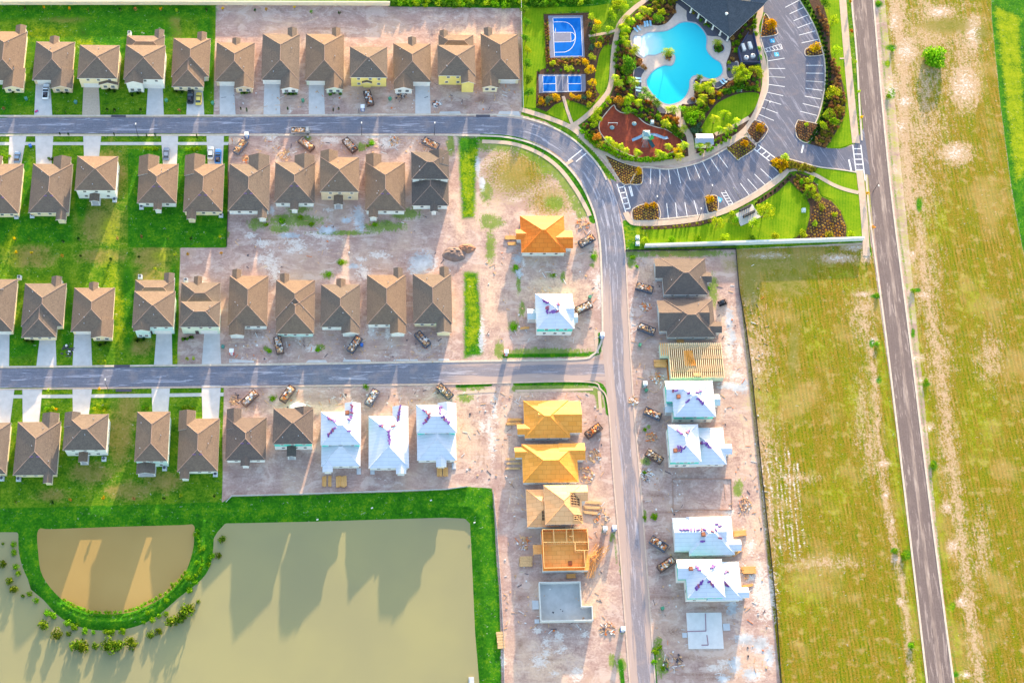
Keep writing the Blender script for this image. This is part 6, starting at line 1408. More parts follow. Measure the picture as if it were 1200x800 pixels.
# ---- east hedge and beds
pl = [(939, -20), (952, 10), (960, 32), (967, 56), (970, 76), (970, 96), (968, 118), (963, 138), (957, 156), (949, 169), (967, 174), (978, 158), (990, 135), (991, 115), (987, 95), (976, 75), (973, 62), (972, 30), (966, 10), (958, -20)]
sheet('planting_bed', pl, .05, MULCH)
for q in along([(938, -3), (950, 14), (959, 34), (966, 56), (969, 76), (969, 96), (967, 118), (962, 138), (956, 153), (948, 166)], 3.4):
    for d in (0, 3.2): plant('hedge', q[0] + d, q[1], 2.5, 'dark', 'clipped dark hedge plant along the outer kerb of the east bays', None, 'hedge plants along the east kerb')
for q in pack([(978, 92), (986, 98), (990, 116), (990, 134), (980, 152), (968, 172), (953, 168), (966, 146), (972, 120), (974, 96)], 4.4, rg):
    plant('shrub', q[0], q[1], 2.3, 'rust' if rg.random() < .65 else 'olive', 'brown or olive low shrub in the broad bed between hedge and east walk', None, 'shrubs in the broad east bed')
for q in pack([(956, 6), (962, 10), (973, 34), (970, 46), (965, 36)], 4.2, rg): plant('shrub', q[0], q[1], 2.2, 'rust', 'brown shrub in the north east bed beside the hedge', None, 'shrubs in the north east bed')
for q in pack([(974, 66), (980, 72), (988, 92), (982, 98), (975, 84)], 4.2, rg): plant('shrub', q[0], q[1], 2.2, 'rust', 'brown shrub in the middle east bed beside the hedge', None, 'shrubs in the middle east bed')
for x, y, r, tn, lab in [(976, 107, 8.5, 'lime', 'big lime tree in the broad east bed'), (972, 133, 6, 'lime', 'lime tree below the big one in the broad east bed'), (978, 140, 6.5, 'bright', 'bright green tree low in the broad east bed'), (966, 145, 5, 'lime', 'lime tree nearest the hedge in the broad east bed'), (985, 126, 5.5, 'olive', 'olive tree at the walk side of the broad east bed'), (981, 58, 6, 'lime', 'lime tree by the short path off the east walk'), (977, 22, 6, 'lime', 'lime tree on the grass north of the short path'), (968, 2, 6, 'green', 'green tree at the top of the north east lawn')]:
    plant('tree', x, y, r, tn, lab)
# kerbside plants along the east road
for x, y, tn, lab in [(997, 1, 'gold', 'yellow verge plant at the top of the east road'), (998.5, 36, 'orange', 'orange verge plant beside the east road'), (1003, 72, 'lime', 'lime verge plant beside the short path on the east road'), (1007, 107, 'lime', 'lime verge plant opposite the big lime tree'), (1010, 137, 'gold', 'yellow verge plant just above the east crosswalk'), (1017, 226, 'gold', 'yellow verge plant below the east crosswalk'), (1024, 266, 'orange', 'orange verge plant beside the end of the white wall')]:
    plant('sapling', x, y, 3.2, tn, lab)
# ---- south lawn planting
pl = [(925, 212), (934, 202), (946, 206), (957, 216), (961, 230), (974.5, 236), (985, 248), (992, 266), (991, 281), (928, 281.5), (945, 270), (949, 254), (949, 240), (944, 230)]
sheet('planting_bed', pl, .05, MULCH)
IT = []
for q in pack([(954, 234), (974, 237), (985, 249), (991, 266), (990, 280), (934, 280), (946, 270), (951, 254)], 3.7, rg, .2):
    c_ = P(*q); k_ = .44 * rg.uniform(.85, 1.15); IT.append((variant('clump', rg.choice(('straw', 'rust', 'orange'))), (c_.x, c_.y, .05), rg.uniform(0, 6), (k_, k_, k_)))
as_stuff('ornamental_grass_bed', IT)
for q in pack([(927, 212), (935, 204), (946, 208), (956, 218), (958, 230), (948, 234)], 3.8, rg): plant('shrub', q[0], q[1], 2.0, rg.choice(('olive', 'rust')), 'olive or brown shrub in the narrow arm of the south lawn bed', None, 'shrubs in the south lawn bed arm')
for x, y, r, tn, lab in [(940, 213, 4, 'bright', 'bright green shrub high in the south lawn bed'), (950, 220, 6, 'lime', 'lime tree in the upper arm of the south lawn bed'), (946, 228, 5, 'green', 'green tree in the neck of the south lawn bed'), (957, 230, 5, 'lime', 'lime tree right of the neck of the south lawn bed'), (950, 208, 4.5, 'lime', 'lime tree beside the curved south path'), (962, 242, 4.2, 'olive', 'dark olive shrub in the middle of the south lawn bed'), (978, 251, 3.2, 'lime', 'small lime shrub at the right of the south lawn bed'), (955, 262, 3.2, 'lime', 'small lime shrub at the left of the south lawn bed'), (940, 274, 5, 'lime', 'round lime shrub at the foot of the south lawn bed'), (972, 275, 5.5, 'olive', 'round olive shrub by the white wall in the south lawn bed'),
                          (897, 246, 9, 'lime', 'spreading lime tree beside the mailbox pad'), (884, 260, 6, 'lime', 'pale lime tree below the mailbox pad'), (841, 260, 6.5, 'lime', 'lime tree at the south walk left of the mailbox pad'), (862, 257, 4, 'bright', 'green shrub at the left edge of the mailbox pad'), (858, 250, 3.5, 'lime', 'small lime shrub where the walk meets the mailbox pad'),
                          (756, 281, 4, 'lime', 'first lime shrub from the left by the white wall'), (787, 280, 4.5, 'bright', 'second lime shrub from the left by the white wall'), (817.5, 279, 4.8, 'bright', 'third lime shrub from the left by the white wall'), (849, 278, 4.8, 'lime', 'fourth lime shrub from the left by the white wall'), (881, 279, 4, 'green', 'fifth shrub by the white wall, darker green'), (910, 276, 5, 'lime', 'sixth pale lime shrub by the white wall'), (997, 274, 4.5, 'lime', 'rightmost lime shrub by the white wall')]:
    plant('tree' if 'tree' in lab else 'shrub', x, y, r, tn, lab)
sheet('planting_bed', [(752, 264), (780, 263.5), (817, 260), (840, 255), (842, 258), (818, 265), (780, 268.5), (752, 269)], .05, MULCH)
for q in along([(753, 266.5), (780, 266), (817, 262), (840, 257)], 4.6): plant('hedge', q[0], q[1], 2.1, 'olive', 'olive low shrub in the mulch strip south of the car park walk', None, 'strip shrubs south of the walk')
sheet('planting_bed', [(884, 240), (890, 233), (910, 219), (927, 203), (930, 207), (912, 224), (895, 236), (886, 241)], .05, MULCH)
for q in along([(886, 238), (892, 233.5), (911, 221), (928, 205)], 3.4):
    plant('hedge', q[0], q[1], 1.9, 'dark', 'dark dotted hedge plant along the south walk to the middle crosswalk', None, 'dotted hedge by the south walk')
# ---- mailbox pad
mb = MB(); mb.slab(W([(862, 251), (881.5, 239.5), (891.5, 254.5), (868, 265)]), 0, .1); struct(mb.build('mailbox_pad', m_conc))
MBX = mat_plain('black_mailbox_steel', S(48, 50, 58), .1, 2, .5, .4)
for (x, y), nm in (((872.5, 245.5), 'upper'), ((877, 252.5), 'lower')):
    r = tag(empty('mailbox_bank', P(x, y) + Vector((0, 0, .1)), math.radians(27)), nm + ' long black bank of cluster mailboxes on the concrete pad', 'mailbox bank', 'mailbox banks on the concrete pad')
    for k in range(5):
        mb = MB(); mb.box((-1.7 + k * .85, 0, .85), (.8, .55, .95)); mb.box((-1.7 + k * .85, 0, 1.37), (.84, .62, .09), taper=.9); mb.build('mailbox', MBX, r)
        mb = MB(); mb.box((-1.7 + k * .85, 0, .2), (.3, .3, .4)); mb.build('pedestal', MBX, r)
for (x, y), lab in (((747, 279), 'upper white utility box on the lawn west of the white wall'), ((747, 286), 'lower white utility box on the lawn west of the white wall'), ((941.5, 247), 'pale blue utility box on the striped south lawn'), ((692, 162), 'pale utility box on the mulch by the playground')):
    if x == 692: x, y = 764, 144
    mb = MB(); mb.box((0, 0, .05), (1.3, 1.3, .1)); mb.box((0, 0, .5), (1.0, 1.0, .8)); mb.box((0, 0, .93), (1.06, 1.06, .06), taper=.9); o = mb.build('utility_box', mat_plain('pale_utility_paint', S(200, 212, 212), .06, 1, .5, .4), loc=P(x, y)); tag(o, lab, 'utility box')
# ================================================================== POOL GARDEN
garden = [(757, 3), (745, 14), (733, 27), (726, 45), (723, 62), (721, 90), (719, 104), (714, 115), (700, 131), (683, 145), (694, 164), (713, 175), (740, 183), (790, 186), (808, 183), (806, 162), (798, 152), (800, 140), (812, 158), (816, 172), (816, 182), (838, 172), (862, 158), (876, 148), (887, 128), (892, 105), (891, 80), (885, 55), (882, 30), (888, 10), (886, -20), (765, -20)]
sheet('planting_bed', garden, .05, MULCH)
oval = [(821, 155), (824, 146), (832, 132), (840, 122), (850, 116), (861, 111.5), (872, 109), (889, 110), (886, 125), (872, 140), (858, 148), (842, 156)]
sheet('lawn', smooth_line(oval, 4, True), .06, PARK)
court_bed = [(637, 17), (689, 15), (697, 22), (703, 34), (697, 37), (690, 40), (690, 45), (720, 40), (717, 52), (707, 57), (701, 75), (697, 95), (700, 108), (703, 111), (691, 126), (664, 116), (663, 119), (640, 131), (628, 126), (629, 84), (640, 80), (639, 50)]
sheet('planting_bed', court_bed, .045, MULCH)
sheet('lawn', smooth_line([(704, 60), (713, 51), (714, 70), (713, 92), (705, 110), (699, 105), (697, 92), (700, 75)], 4, True), .055, PARK)
sheet('lawn', [(640, 132), (650, 123), (659, 119.5), (667, 145), (652, 138)], .055, PARK); sheet('lawn', [(664, 119), (678, 122), (690, 129.5), (681, 140), (674, 142.5), (671, 141)], .055, PARK)
sheet('lawn', [(612, 10), (690, 8), (712, 5), (713, 20), (705, 32), (697, 22), (689, 13), (636, 15), (638, 60), (639, 80), (628, 84), (628, 127), (613, 126)], .04, PARK)
sheet('lawn', [(1003.5, 203), (985, 200), (958, 197.5), (954, 204), (975, 214), (990, 221), (1005, 224)], .04, PARK)
sheet('lawn', [(885, 243), (893, 237), (911, 226), (925, 214), (944, 232), (948, 241), (948, 254), (944, 269), (926, 281), (760, 286), (760, 270), (818, 266), (845, 259), (868, 266), (892, 255)], .04, PARK)
sheet('lawn', [(962, 206), (975, 217), (990, 224), (1006, 228), (1011, 281), (993, 281), (993, 266), (986, 247), (976, 234), (963, 229), (958, 214)], .04, PARK)
sheet('lawn', [(966, -10), (984, -10), (990, 60), (996, 110), (1000, 168), (985, 173), (969, 174), (980, 158), (992, 135), (993, 115), (988, 94), (978, 75), (975, 62), (974, 30)], .04, PARK)
# pool
t2 = lambda L: [(x / 8 + 730, y / 8) for x, y in L]; t4 = lambda L: [(x / 8 + 730, y / 8 + 90) for x, y in L]
pool = t2([(165, 345), (230, 312), (300, 305), (400, 295), (470, 262), (530, 222), (600, 210), (680, 225), (740, 275), (780, 340), (785, 400), (780, 450), (800, 500), (850, 552), (910, 590), (935, 650), (925, 695), (890, 728), (840, 742), (795, 738), (740, 718), (690, 710), (650, 722), (628, 755)]) + t4([(624, 50), (620, 110), (590, 180), (540, 230), (480, 255), (430, 262), (370, 245), (310, 200), (260, 140), (228, 90), (220, 40)]) + t2([(228, 740), (262, 690), (320, 642), (390, 617), (450, 620), (480, 590), (490, 540), (470, 508), (400, 495), (350, 502), (300, 520), (230, 520), (195, 545), (152, 515), (112, 450), (95, 385), (110, 342)])
pool = smooth_line(pool, 3, True)
deck = smooth_line(t2([(500, 40), (560, 28), (610, 60), (640, 130), (800, 260), (980, 360), (1012, 430), (1000, 510), (968, 600), (985, 680), (1040, 640), (1050, 580), (1085, 590), (1075, 700), (1010, 760)]) + t4([(985, 35), (930, 90), (870, 112), (830, 60), (780, 40), (700, 60), (672, 110), (668, 170), (690, 240), (600, 262), (545, 270), (548, 440), (560, 470), (505, 455), (490, 330), (400, 350), (330, 290), (270, 240), (170, 195), (120, 180), (110, 60)]) + t2([(100, 770), (100, 660), (160, 620), (180, 560), (120, 520), (75, 430), (68, 340), (110, 270), (190, 220), (260, 235), (330, 245), (400, 225), (450, 180), (490, 120)]), 3, True)
mb = MB()
def poly_hole(mb, outer, hole, z):
    A = [Vector((p.x, p.y, 0)) for p in W(outer)]; Bp = [Vector((p.x, p.y, 0)) for p in W(hole)]; al = A + Bp; b = len(mb.v)
    for p in al: mb.v.append((p.x, p.y, z))
    for t in tessellate_polygon([A, Bp]):
        a, c, d = [al[i] for i in t]; cr = (c.x - a.x) * (d.y - a.y) - (c.y - a.y) * (d.x - a.x)
        mb.f.append([b + i for i in (t if cr > 0 else (t[0], t[2], t[1]))]); mb.mi.append(0)
poly_hole(mb, deck, pool, .16)
PAV = mat_plain('pale_pink_pool_paving', S(206, 184, 172), .1, 1.2, .8, .2); PAVD = mat_plain('dark_grey_pool_paving', S(92, 90, 102), .12, 1.5, .8, .2)
for ring in (pool, deck):
    w_ = W(ring)
    for i in range(len(w_)): a, b = w_[i - 1], w_[i]; mb.face([(a.x, a.y, 0), (b.x, b.y, 0), (b.x, b.y, .16), (a.x, a.y, .16)])
struct(mb.build('pool_deck', PAV))
t = NT('turquoise_pool_water'); p_ = t.pos(); d0 = P(748, 52)
vm = t.n('ShaderNodeVectorMath'); vm.operation = 'DISTANCE'; t.l(p_, vm.inputs[0]); vm.inputs[1].default_value = (d0.x, d0.y, .08)
nz = t.noise(p_, .5, 3, .6)
dep = t.math('MULTIPLY_ADD', nz, 2.0, vm.outputs['Value'])
c_ = t.ramp(t.ss(dep, 2.0, 22.0), [(0, S(200, 220, 222)), (.14, S(170, 222, 226)), (.35, S(84, 208, 208)), (.75, S(44, 200, 210)), (1, S(28, 190, 206))])
WATER = t.bsdf(c_, .12, .2, t.bump(t.noise(p_, 2.5, 3, .6), .12, .05))
sheet('pool_water', pool, .08, WATER)
mb = MB(); wp = [Vector((p.x, p.y, 0)) for p in W(pool + [pool[0]])]; ribbon(mb, wp, (.3, -.06), .185, .2); struct(mb.build('pool_coping', mat_plain('grey_pool_coping', S(168, 164, 172), .1, 2, .8, .2)))
sheet('beach_step', t2([(112, 342), (165, 345), (160, 400), (172, 440), (205, 520), (192, 540), (152, 513), (114, 450), (97, 385)]), .2, mat_plain('white_beach_tiles', S(222, 224, 228), .06, 1, .5, .3))
for L in (t2([(610, 60), (640, 130), (800, 260), (975, 362), (880, 345), (792, 338), (740, 262), (680, 212), (604, 200), (596, 110)]), t2([(985, 600), (1070, 590), (1070, 690), (1000, 740), (970, 690)]), t4([(870, 60), (985, 20), (930, 85), (870, 108), (858, 80)]), t2([(112, 640), (200, 660), (180, 700), (150, 770), (105, 780)]), t4([(112, 60), (170, 60), (165, 190), (122, 178)]), t4([(315, 290), (330, 270), (395, 310), (400, 345), (340, 340)]), t4([(598, 235), (640, 195), (668, 205), (680, 245), (620, 262)])):
    sheet('dark_paving', smooth_line(L, 2, True), .166, PAVD)
# island planters in the pool deck
for (x, y, r), lab in (((783, 67, 4.6), 'peninsula planter ring in the pool'), ((842, 57, 7.0), 'round raised planter beside the clubhouse corner'), ((817, 96.5, 4.0), 'small planter ring at the south pool lobe')):
    c = P(x, y); mb = MB(); R = r / 4.0; n = 28
    for k in range(n):
        a, b = 2 * PI * k / n, 2 * PI * (k + 1) / n; f = lambda q, s, z: (q * math.cos(s), q * math.sin(s), z)
        mb.face([f(R, a, .5), f(R + .3, a, .5), f(R + .3, b, .5), f(R, b, .5)]); mb.face([f(R + .3, a, .1), f(R + .3, b, .1), f(R + .3, b, .5), f(R + .3, a, .5)]); mb.face([f(R, b, .3), f(R, a, .3), f(R, a, .5), f(R, b, .5)])
    rt = tag(empty('planter', c), lab, 'planter'); mb.build('rim', mat_plain('grey_pool_coping', (0, 0, 0, 1)), rt)
    mb = MB(); mb.poly([(R * math.cos(2 * PI * k / n), R * math.sin(2 * PI * k / n), .42) for k in range(n)]); mb.build('mulch', MULCH, rt)
plant('palm', 783.5, 60, 6, 'lime', 'palm on the peninsula planter in the pool', z0=.4); plant('palm', 841, 49, 5, 'lime', 'palm in the round planter beside the clubhouse corner', z0=.4)
for q in pack([(837, 54), (842, 51.5), (847, 54), (847, 61), (842, 63.5), (836.5, 60)], 3.2, rg): plant('shrub', q[0], q[1], 2, 'green', 'dense green shrub filling the round planter beside the clubhouse corner', None, 'shrubs in the round planter', z0=.4)
for q in ((781, 68.5), (784.5, 70), (783, 66)): plant('shrub', q[0], q[1], 1.6, 'rust', 'brown shrub under the peninsula palm', None, 'shrubs under the peninsula palm', z0=.4)
plant('palm', 820, 90, 3.5, 'green', 'dark palm in the small ring at the south pool lobe', z0=.4)
# loungers
LNG = mat_plain('pale_blue_lounger_mesh', S(150, 196, 226), .06, 2, .6, .3)
def lounger(x, y, ang, lab, m=LNG):
    r = tag(empty('sun_lounger', P(x, y) + Vector((0, 0, .17)), math.radians(ang)), lab, 'sun lounger', 'sun loungers round the pool')
    mb = MB(); mb.box((-.25, 0, .33), (1.3, .62, .06)); mb.build('seat', m, r); mb = MB(); mb.box((.72, 0, .5), (.75, .62, .06), 0, 0, -.5); mb.build('backrest', m, r)
    for sx in (-.75, .35):
        for sy in (-.27, .27): mb = MB(); mb.box((sx, sy, .15), (.06, .06, .3)); mb.build('leg', METAL, r)
for a in [(755.5, 30, 95, 'left lounger of the upper group north of the pool'), (758.5, 29.5, 95, 'middle lounger of the upper group north of the pool'), (762, 29, 92, 'right lounger of the upper group north of the pool'), (745, 36.5, 130, 'left lounger of the pair at the shallow corner'), (748.5, 34.5, 125, 'right lounger of the pair at the shallow corner'), (748, 93, 180, 'upper lounger on the dark west paving'), (748, 96.5, 180, 'second lounger on the dark west paving'), (748, 104, 175, 'third lounger on the dark west paving'), (748.5, 107.5, 175, 'lowest lounger on the dark west paving'), (845.5, 97.5, -55, 'left lounger of the pair at the south east deck'), (848.5, 95.5, -55, 'right lounger of the pair at the south east deck')]: lounger(*a)
# ---- clubhouse
A_, B_, C_ = P(801, 2, 3.4), P(855, 44, 3.4), P(879, 18, 3.4)
u = (A_ - B_); u.z = 0; u.normalize(); v = Vector((u.y, -u.x, 0)); v = v if v.dot(C_ - B_) > 0 else -v
ang = math.atan2(u.y, u.x); Lx = 30.0; Wy = (C_ - B_).length + 7
r = tag(empty('clubhouse', (B_.x, B_.y, 0), ang), 'slate roofed clubhouse with white columns beside the pool, cut by the top edge', 'clubhouse')
sg = 1 if v.dot(Vector((-u.y, u.x, 0))) > 0 else -1
mb = MB(); hip(mb, Lx / 2, sg * Wy / 2, Lx, Wy, 3.4, .3); mb.build('roof', [R_SLATE, TRIM, TRIM, R_SLATE], r)
mb = MB(); gable(mb, 3.9, sg * (Wy / 2 + 3.2), 7.4, Wy * .9, 3.45, 'N' if sg > 0 else 'S', .3); mb.build('wing_roof', [R_SLATE, TRIM, W_['cream']], r)
mb = MB(); mb.box((Lx / 2 + 1, sg * (Wy / 2 + 1.2), 1.6), (Lx - 3.5, Wy - 3.4, 3.15)); mb.build('wall', W_['white'], r)
for k in range(6):
    mb = MB(); mb.box((.7 + k * 3.1, sg * .55, 1.6), (.42, .42, 3.15)); mb.box((.7 + k * 3.1, sg * .55, .3), (.65, .65, .6)); mb.build('column', TRIM, r)
    if k < 5: add_window(r, Vector((2.2 + k * 3.1, sg * 2.8, 1.6)), 1.6, 2.2, 0 if sg < 0 else PI)
mb = MB(); mb.box((Lx / 2, sg * 1.4, .1), (Lx - .5, 2.6, .2)); mb.build('veranda_floor', PAVD, r)
mb = MB(); mb.tube([(6.0, sg * 5.2, 4.3), (6.0, sg * 5.2, 5.3)], .42, 14); mb.tube([(6, sg * 5.2, 5.3), (6, sg * 5.2, 5.6)], [.5, .1], 14); mb.build('roof_vent', TRIM, r)
# ---- pool plant yard
r = tag(empty('pool_plant_yard', P(877, 60)), 'fenced yard beside the clubhouse holding white pool tanks', 'fence')
yard = [(864, 60), (876, 41), (882, 41), (890, 76), (868, 76)]
sheet('concrete_yard', yard, .07, PAVD)
for i in range(5):
    if i == 2: continue
    a, b = P(*yard[i - 1]), P(*yard[i]); d = b - a; mb = MB(); cc = (a + b) / 2 - r.location; mb.box((cc.x, cc.y, .9), (d.length, .08, 1.8), math.atan2(d.y, d.x)); mb.build('fence_panel', mat_plain('dark_blue_fence', S(60, 70, 110), .1), r)
for (x, y), lab in (((870.5, 57), 'left long white pool heater in the fenced yard'), ((878.5, 55), 'right long white pool heater in the fenced yard')):
    o = tag(empty('pool_heater', P(x, y), math.radians(12)), lab, 'pool heater'); mb = MB(); mb.box((0, 0, .6), (1.1, 2.5, 1.1)); mb.build('cabinet', TRIM, o); mb = MB(); mb.box((0, 0, 1.18), (.9, 2.3, .08), taper=.9); mb.build('lid', TRIM, o)
for (x, y), lab in (((874, 69), 'left round white filter tank in the fenced yard'), ((882, 67), 'right round white filter tank in the fenced yard')):
    o = tag(empty('filter_tank', P(x, y)), lab, 'filter tank'); mb = MB(); mb.tube([(0, 0, 0), (0, 0, .9), (0, 0, 1.15)], [.8, .8, .45], 18); mb.build('tank', TRIM, o); mb = MB(); mb.tube([(0, 0, 1.15), (0, 0, 1.3)], .2, 10); mb.build('valve', DEB[3], o)
# ---- courts
def court(corners, label, m, cat):
    c = [P(*q) for q in corners]; o3 = sum(c, Vector()) / 4; r = tag(empty('sports_court', o3), label, cat)
    mb = MB(); mb.slab([p - o3 for p in c], 0, .09); mb.build('court_slab', m, r); return r, o3
CGREY = mat_plain('blue_grey_court_slab', S(120, 122, 142), .08, .7, .7, .2); CBLUE = mat_plain('bright_blue_court_paint', S(10, 98, 184), .12, .35, .85, .05)
t1 = lambda x, y: (x / 8 + 610, y / 8)
def cp(o3, x, y, z): p = P(*t1(x, y)); return Vector((p.x - o3.x, p.y - o3.y, z))
def cl(r, o3, L, w=.08, z=.106, name='court_line', m=None):
    mb = MB()
    for seg in L: ribbon(mb, [cp(o3, *q, 0) for q in seg], (w, -w), z)
    return mb.build(name, m or m_white, r)
r, o3 = court([t1(258, 150), t1(582, 148), t1(602, 540), t1(275, 545)], 'grey edged blue half basketball court with white lines', CGREY, 'court')
mb = MB(); mb.poly([cp(o3, *q, 0) for q in ((303, 172), (565, 170), (582, 528), (318, 532))], .096); mb.build('blue_surface', CBLUE, r)
mb = MB(); mb.poly([cp(o3, *q, 0) for q in ((312, 312), (470, 308), (474, 392), (316, 398))], .101); mb.build('key_area', CGREY, r)
arc = [(308, 210), (400, 208)] + [(400 + 115 * math.sin(a), 350 - 142 * math.cos(a)) for a in [PI * k / 16 for k in range(1, 16)]] + [(415, 492), (318, 494)]
cl(r, o3, [[(303, 172), (565, 170), (582, 528), (318, 532), (303, 172)], arc, [(308, 308), (470, 306), (474, 395), (318, 398)], [(470 + 42 * math.sin(a), 350 - 43 * math.cos(a)) for a in [PI * k / 10 for k in range(11)]]])
hoop = tag(empty('basketball_hoop', P(*t1(300, 352))), 'basketball hoop at the west edge of the blue court', 'hoop')
mb = MB(); mb.tube([(-.6, 0, .09), (-.6, 0, 2.9), (.5, 0, 3.3)], .08, 8); mb.build('pole', METAL, hoop); mb = MB(); mb.box((.6, 0, 3.4), (.06, 1.8, 1.1)); mb.build('backboard', TRIM, hoop)
mb = MB(); mb.tube([(.85 + .23 * math.cos(a), .23 * math.sin(a), 3.05) for a in [2 * PI * k / 14 for k in range(15)]], .025, 6); mb.build('rim', TR, hoop)
t3 = lambda x, y: (x, y + 90 * 8)
r, o3 = court([t1(168, 700), t1(608, 698), t1(612, 862), t1(172, 876)], 'grey pickleball court with two pairs of blue squares', CGREY, 'court')
for a, b in (((210, 716), (330, 860)), ((445, 716), (572, 858))):
    mb = MB(); mb.poly([cp(o3, *q, 0) for q in (a, (b[0], a[1]), b, (a[0] + 4, b[1]))], .096); mb.build('blue_surface', CBLUE, r)
cl(r, o3, [[(208, 714), (565, 714), (572, 860), (212, 862), (208, 714)], [(330, 714), (333, 860)], [(442, 714), (446, 860)], [(208, 790), (333, 788)], [(442, 788), (570, 788)]])
net = tag(empty('court_net', P(*t1(390, 788))), 'thin white net across the middle of the pickleball court', 'net'); mb = MB(); mb.box((0, 0, .55), (.04, 5.2, .8)); mb.build('net', mat_plain('pale_net_mesh', S(190, 194, 206), .1), net)
for q in (-2.6, 2.6): mb = MB(); mb.tube([(0, q, .08), (0, q, 1.05)], .05, 8); mb.build('post', METAL, net)
# ---- playground
play = smooth_line([(719, 123.5), (722, 128.5), (730, 132.8), (742, 132.5), (755, 144), (768, 149), (780, 152), (790, 158), (798, 164), (799, 172), (780, 182), (759, 186), (738, 182), (718, 172), (705, 158), (702, 150), (703, 143), (710, 133)], 4, True)
mb = MB(); mb.slab(W(play), 0, .1)
t = NT('red_brown_rubber_ground'); p_ = t.pos(); f_ = t.noise(p_, 1.4, 4, .7); g_ = t.noise(t.mapv(p_, (1, .3, 1)), .5, 3, .6)
struct(mb.build('play_surface', t.bsdf(t.mix(t.ss(g_, .45, .7, 0, .5), t.ramp(f_, [(.3, S(116, 52, 40)), (.7, S(142, 68, 52))]), S(168, 78, 44)), .9, .15)))
mb = MB(); wp = [Vector((p.x, p.y, 0)) for p in W(play + [play[0]])]; ribbon(mb, wp, (.14, -.14), .16, .16); struct(mb.build('kerb', m_kerb))
PG = mat_plain('grey_green_play_metal', S(120, 150, 156), .1, 2, .5, .4); PGG = mat_plain('green_play_panel', S(60, 160, 70), .1, 2, .5, .4); PB = mat_plain('pale_blue_play_plastic', S(150, 176, 200), .1, 2, .5, .4)
r = tag(empty('play_tower', P(756, 163) + Vector((0, 0, .1))), 'grey and green climbing tower with slides on the red play surface', 'play tower')
for sx in (-1.1, 1.1):
    for sy in (-1.1, 1.1): mb = MB(); mb.tube([(sx, sy, 0), (sx, sy, 3.4)], .09, 8); mb.build('post', PG, r)
mb = MB(); mb.box((0, 0, 1.5), (2.3, 2.3, .12)); mb.build('deck', PG, r)
mb = MB(); hip(mb, 0, 0, 2.2, 2.2, 3.3, .6); mb.build('roof', [PG, PG], r)
mb = MB(); mb.box((1.5, -.9, 2.3), (1.5, 1.3, .06), .5, .3); mb.build('shade_panel', PGG, r)
def chute(pts, nm, m, w=.38):
    mb = MB(); V_ = [Vector(p) for p in pts]; ribbon_z = []
    for i in range(len(V_) - 1):
        a, b = V_[i], V_[i + 1]; d = (b - a); dd = Vector((d.x, d.y, 0)).normalized(); nn = Vector((-dd.y, dd.x, 0)) * w
        up = Vector((0, 0, .22))
        for s in (1, -1): mb.face([a + nn * s, b + nn * s, b + nn * s + up, a + nn * s + up])
        mb.face([a - nn, b - nn, b + nn, a + nn])
        mb.face([a + nn - Vector((0, 0, .05)), b + nn - Vector((0, 0, .05)), b - nn - Vector((0, 0, .05)), a - nn - Vector((0, 0, .05))])
    mb.build(nm, m, r)
chute([(1.1, .5, 1.5), (3, .6, 1.45), (5, -.1, 1.2), (6, -.2, .7), (7.2, .3, .35)], 'long_slide', PB, .45); chute([(-1.1, .2, 1.5), (-2.5, -.3, .9), (-4.2, -.8, .35)], 'short_slide', PB, .45); chute([(.8, -1.1, 1.5), (1.6, -2.2, .9), (2.4, -3.2, .3)], 'dark_slide', mat_plain('dark_teal_slide', S(50, 84, 92), .1), .6)
for k in range(5):
    a = -2.0 + k * .45; mb = MB(); mb.tube([(-.6 + k * .2, -1.1, 1.6), (-1.3 + k * .5, -3.2, .05)], .06, 6); mb.build('climbing_bar', PG, r)
for (x, y), lab, bar in (((717, 150.5), 'round spinner with a cross bar on the red play surface', True), ((743, 146), 'small domed spinner near the top of the red play surface', False)):
    o = tag(empty('play_spinner', P(x, y) + Vector((0, 0, .1))), lab, 'spinner', None); mb = MB(); mb.tube([(0, 0, .25), (0, 0, .4), (0, 0, .6)], [.7, .75, .3], 18); mb.build('disc', PG, o); mb = MB(); mb.tube([(0, 0, 0), (0, 0, .25)], .15, 8); mb.build('stem', METAL, o)
    if bar:
        mb = MB(); mb.box((.2, .95, 1.6), (3.0, .14, .14)); mb.tube([(-1.2, .95, 0), (-1.2, .95, 1.6)], .06, 6); mb.tube([(1.6, .95, 0), (1.6, .95, 1.6)], .06, 6); mb.build('swing_frame', TRIM, o)
# pavilion, bench
c = P(826, 163, 2.6); r = tag(empty('shade_pavilion', (c.x, c.y, 0)), 'small open shade pavilion with pale gabled metal roof beside the oval lawn', 'pavilion')
mb = MB(); gable(mb, 0, 0, 5.4, 3.8, 2.6, 'E', .3); mb.build('roof', [mat_plain('pale_blue_metal_roof', S(150, 156, 170), .06, 1, .4, .4), TRIM, TRIM], r)
for sx in (-2.3, 2.3):
    for sy in (-1.5, 1.5): mb = MB(); mb.box((sx, sy, 1.25), (.2, .2, 2.5)); mb.build('post', TRIM, r)
mb = MB(); mb.box((0, 0, .06), (5.2, 3.6, .12)); mb.build('floor_slab', CONC, r)
r = tag(empty('park_bench', P(866, 108), .1), 'grey bench at the north edge of the oval lawn', 'bench'); mb = MB(); mb.box((0, 0, .42), (1.7, .45, .06)); mb.build('seat', METAL, r); mb = MB(); mb.box((0, .24, .7), (1.7, .06, .45)); mb.build('backrest', METAL, r)
for q in (-.7, .7): mb = MB(); mb.box((q, 0, .2), (.08, .4, .4)); mb.build('leg', METAL, r)
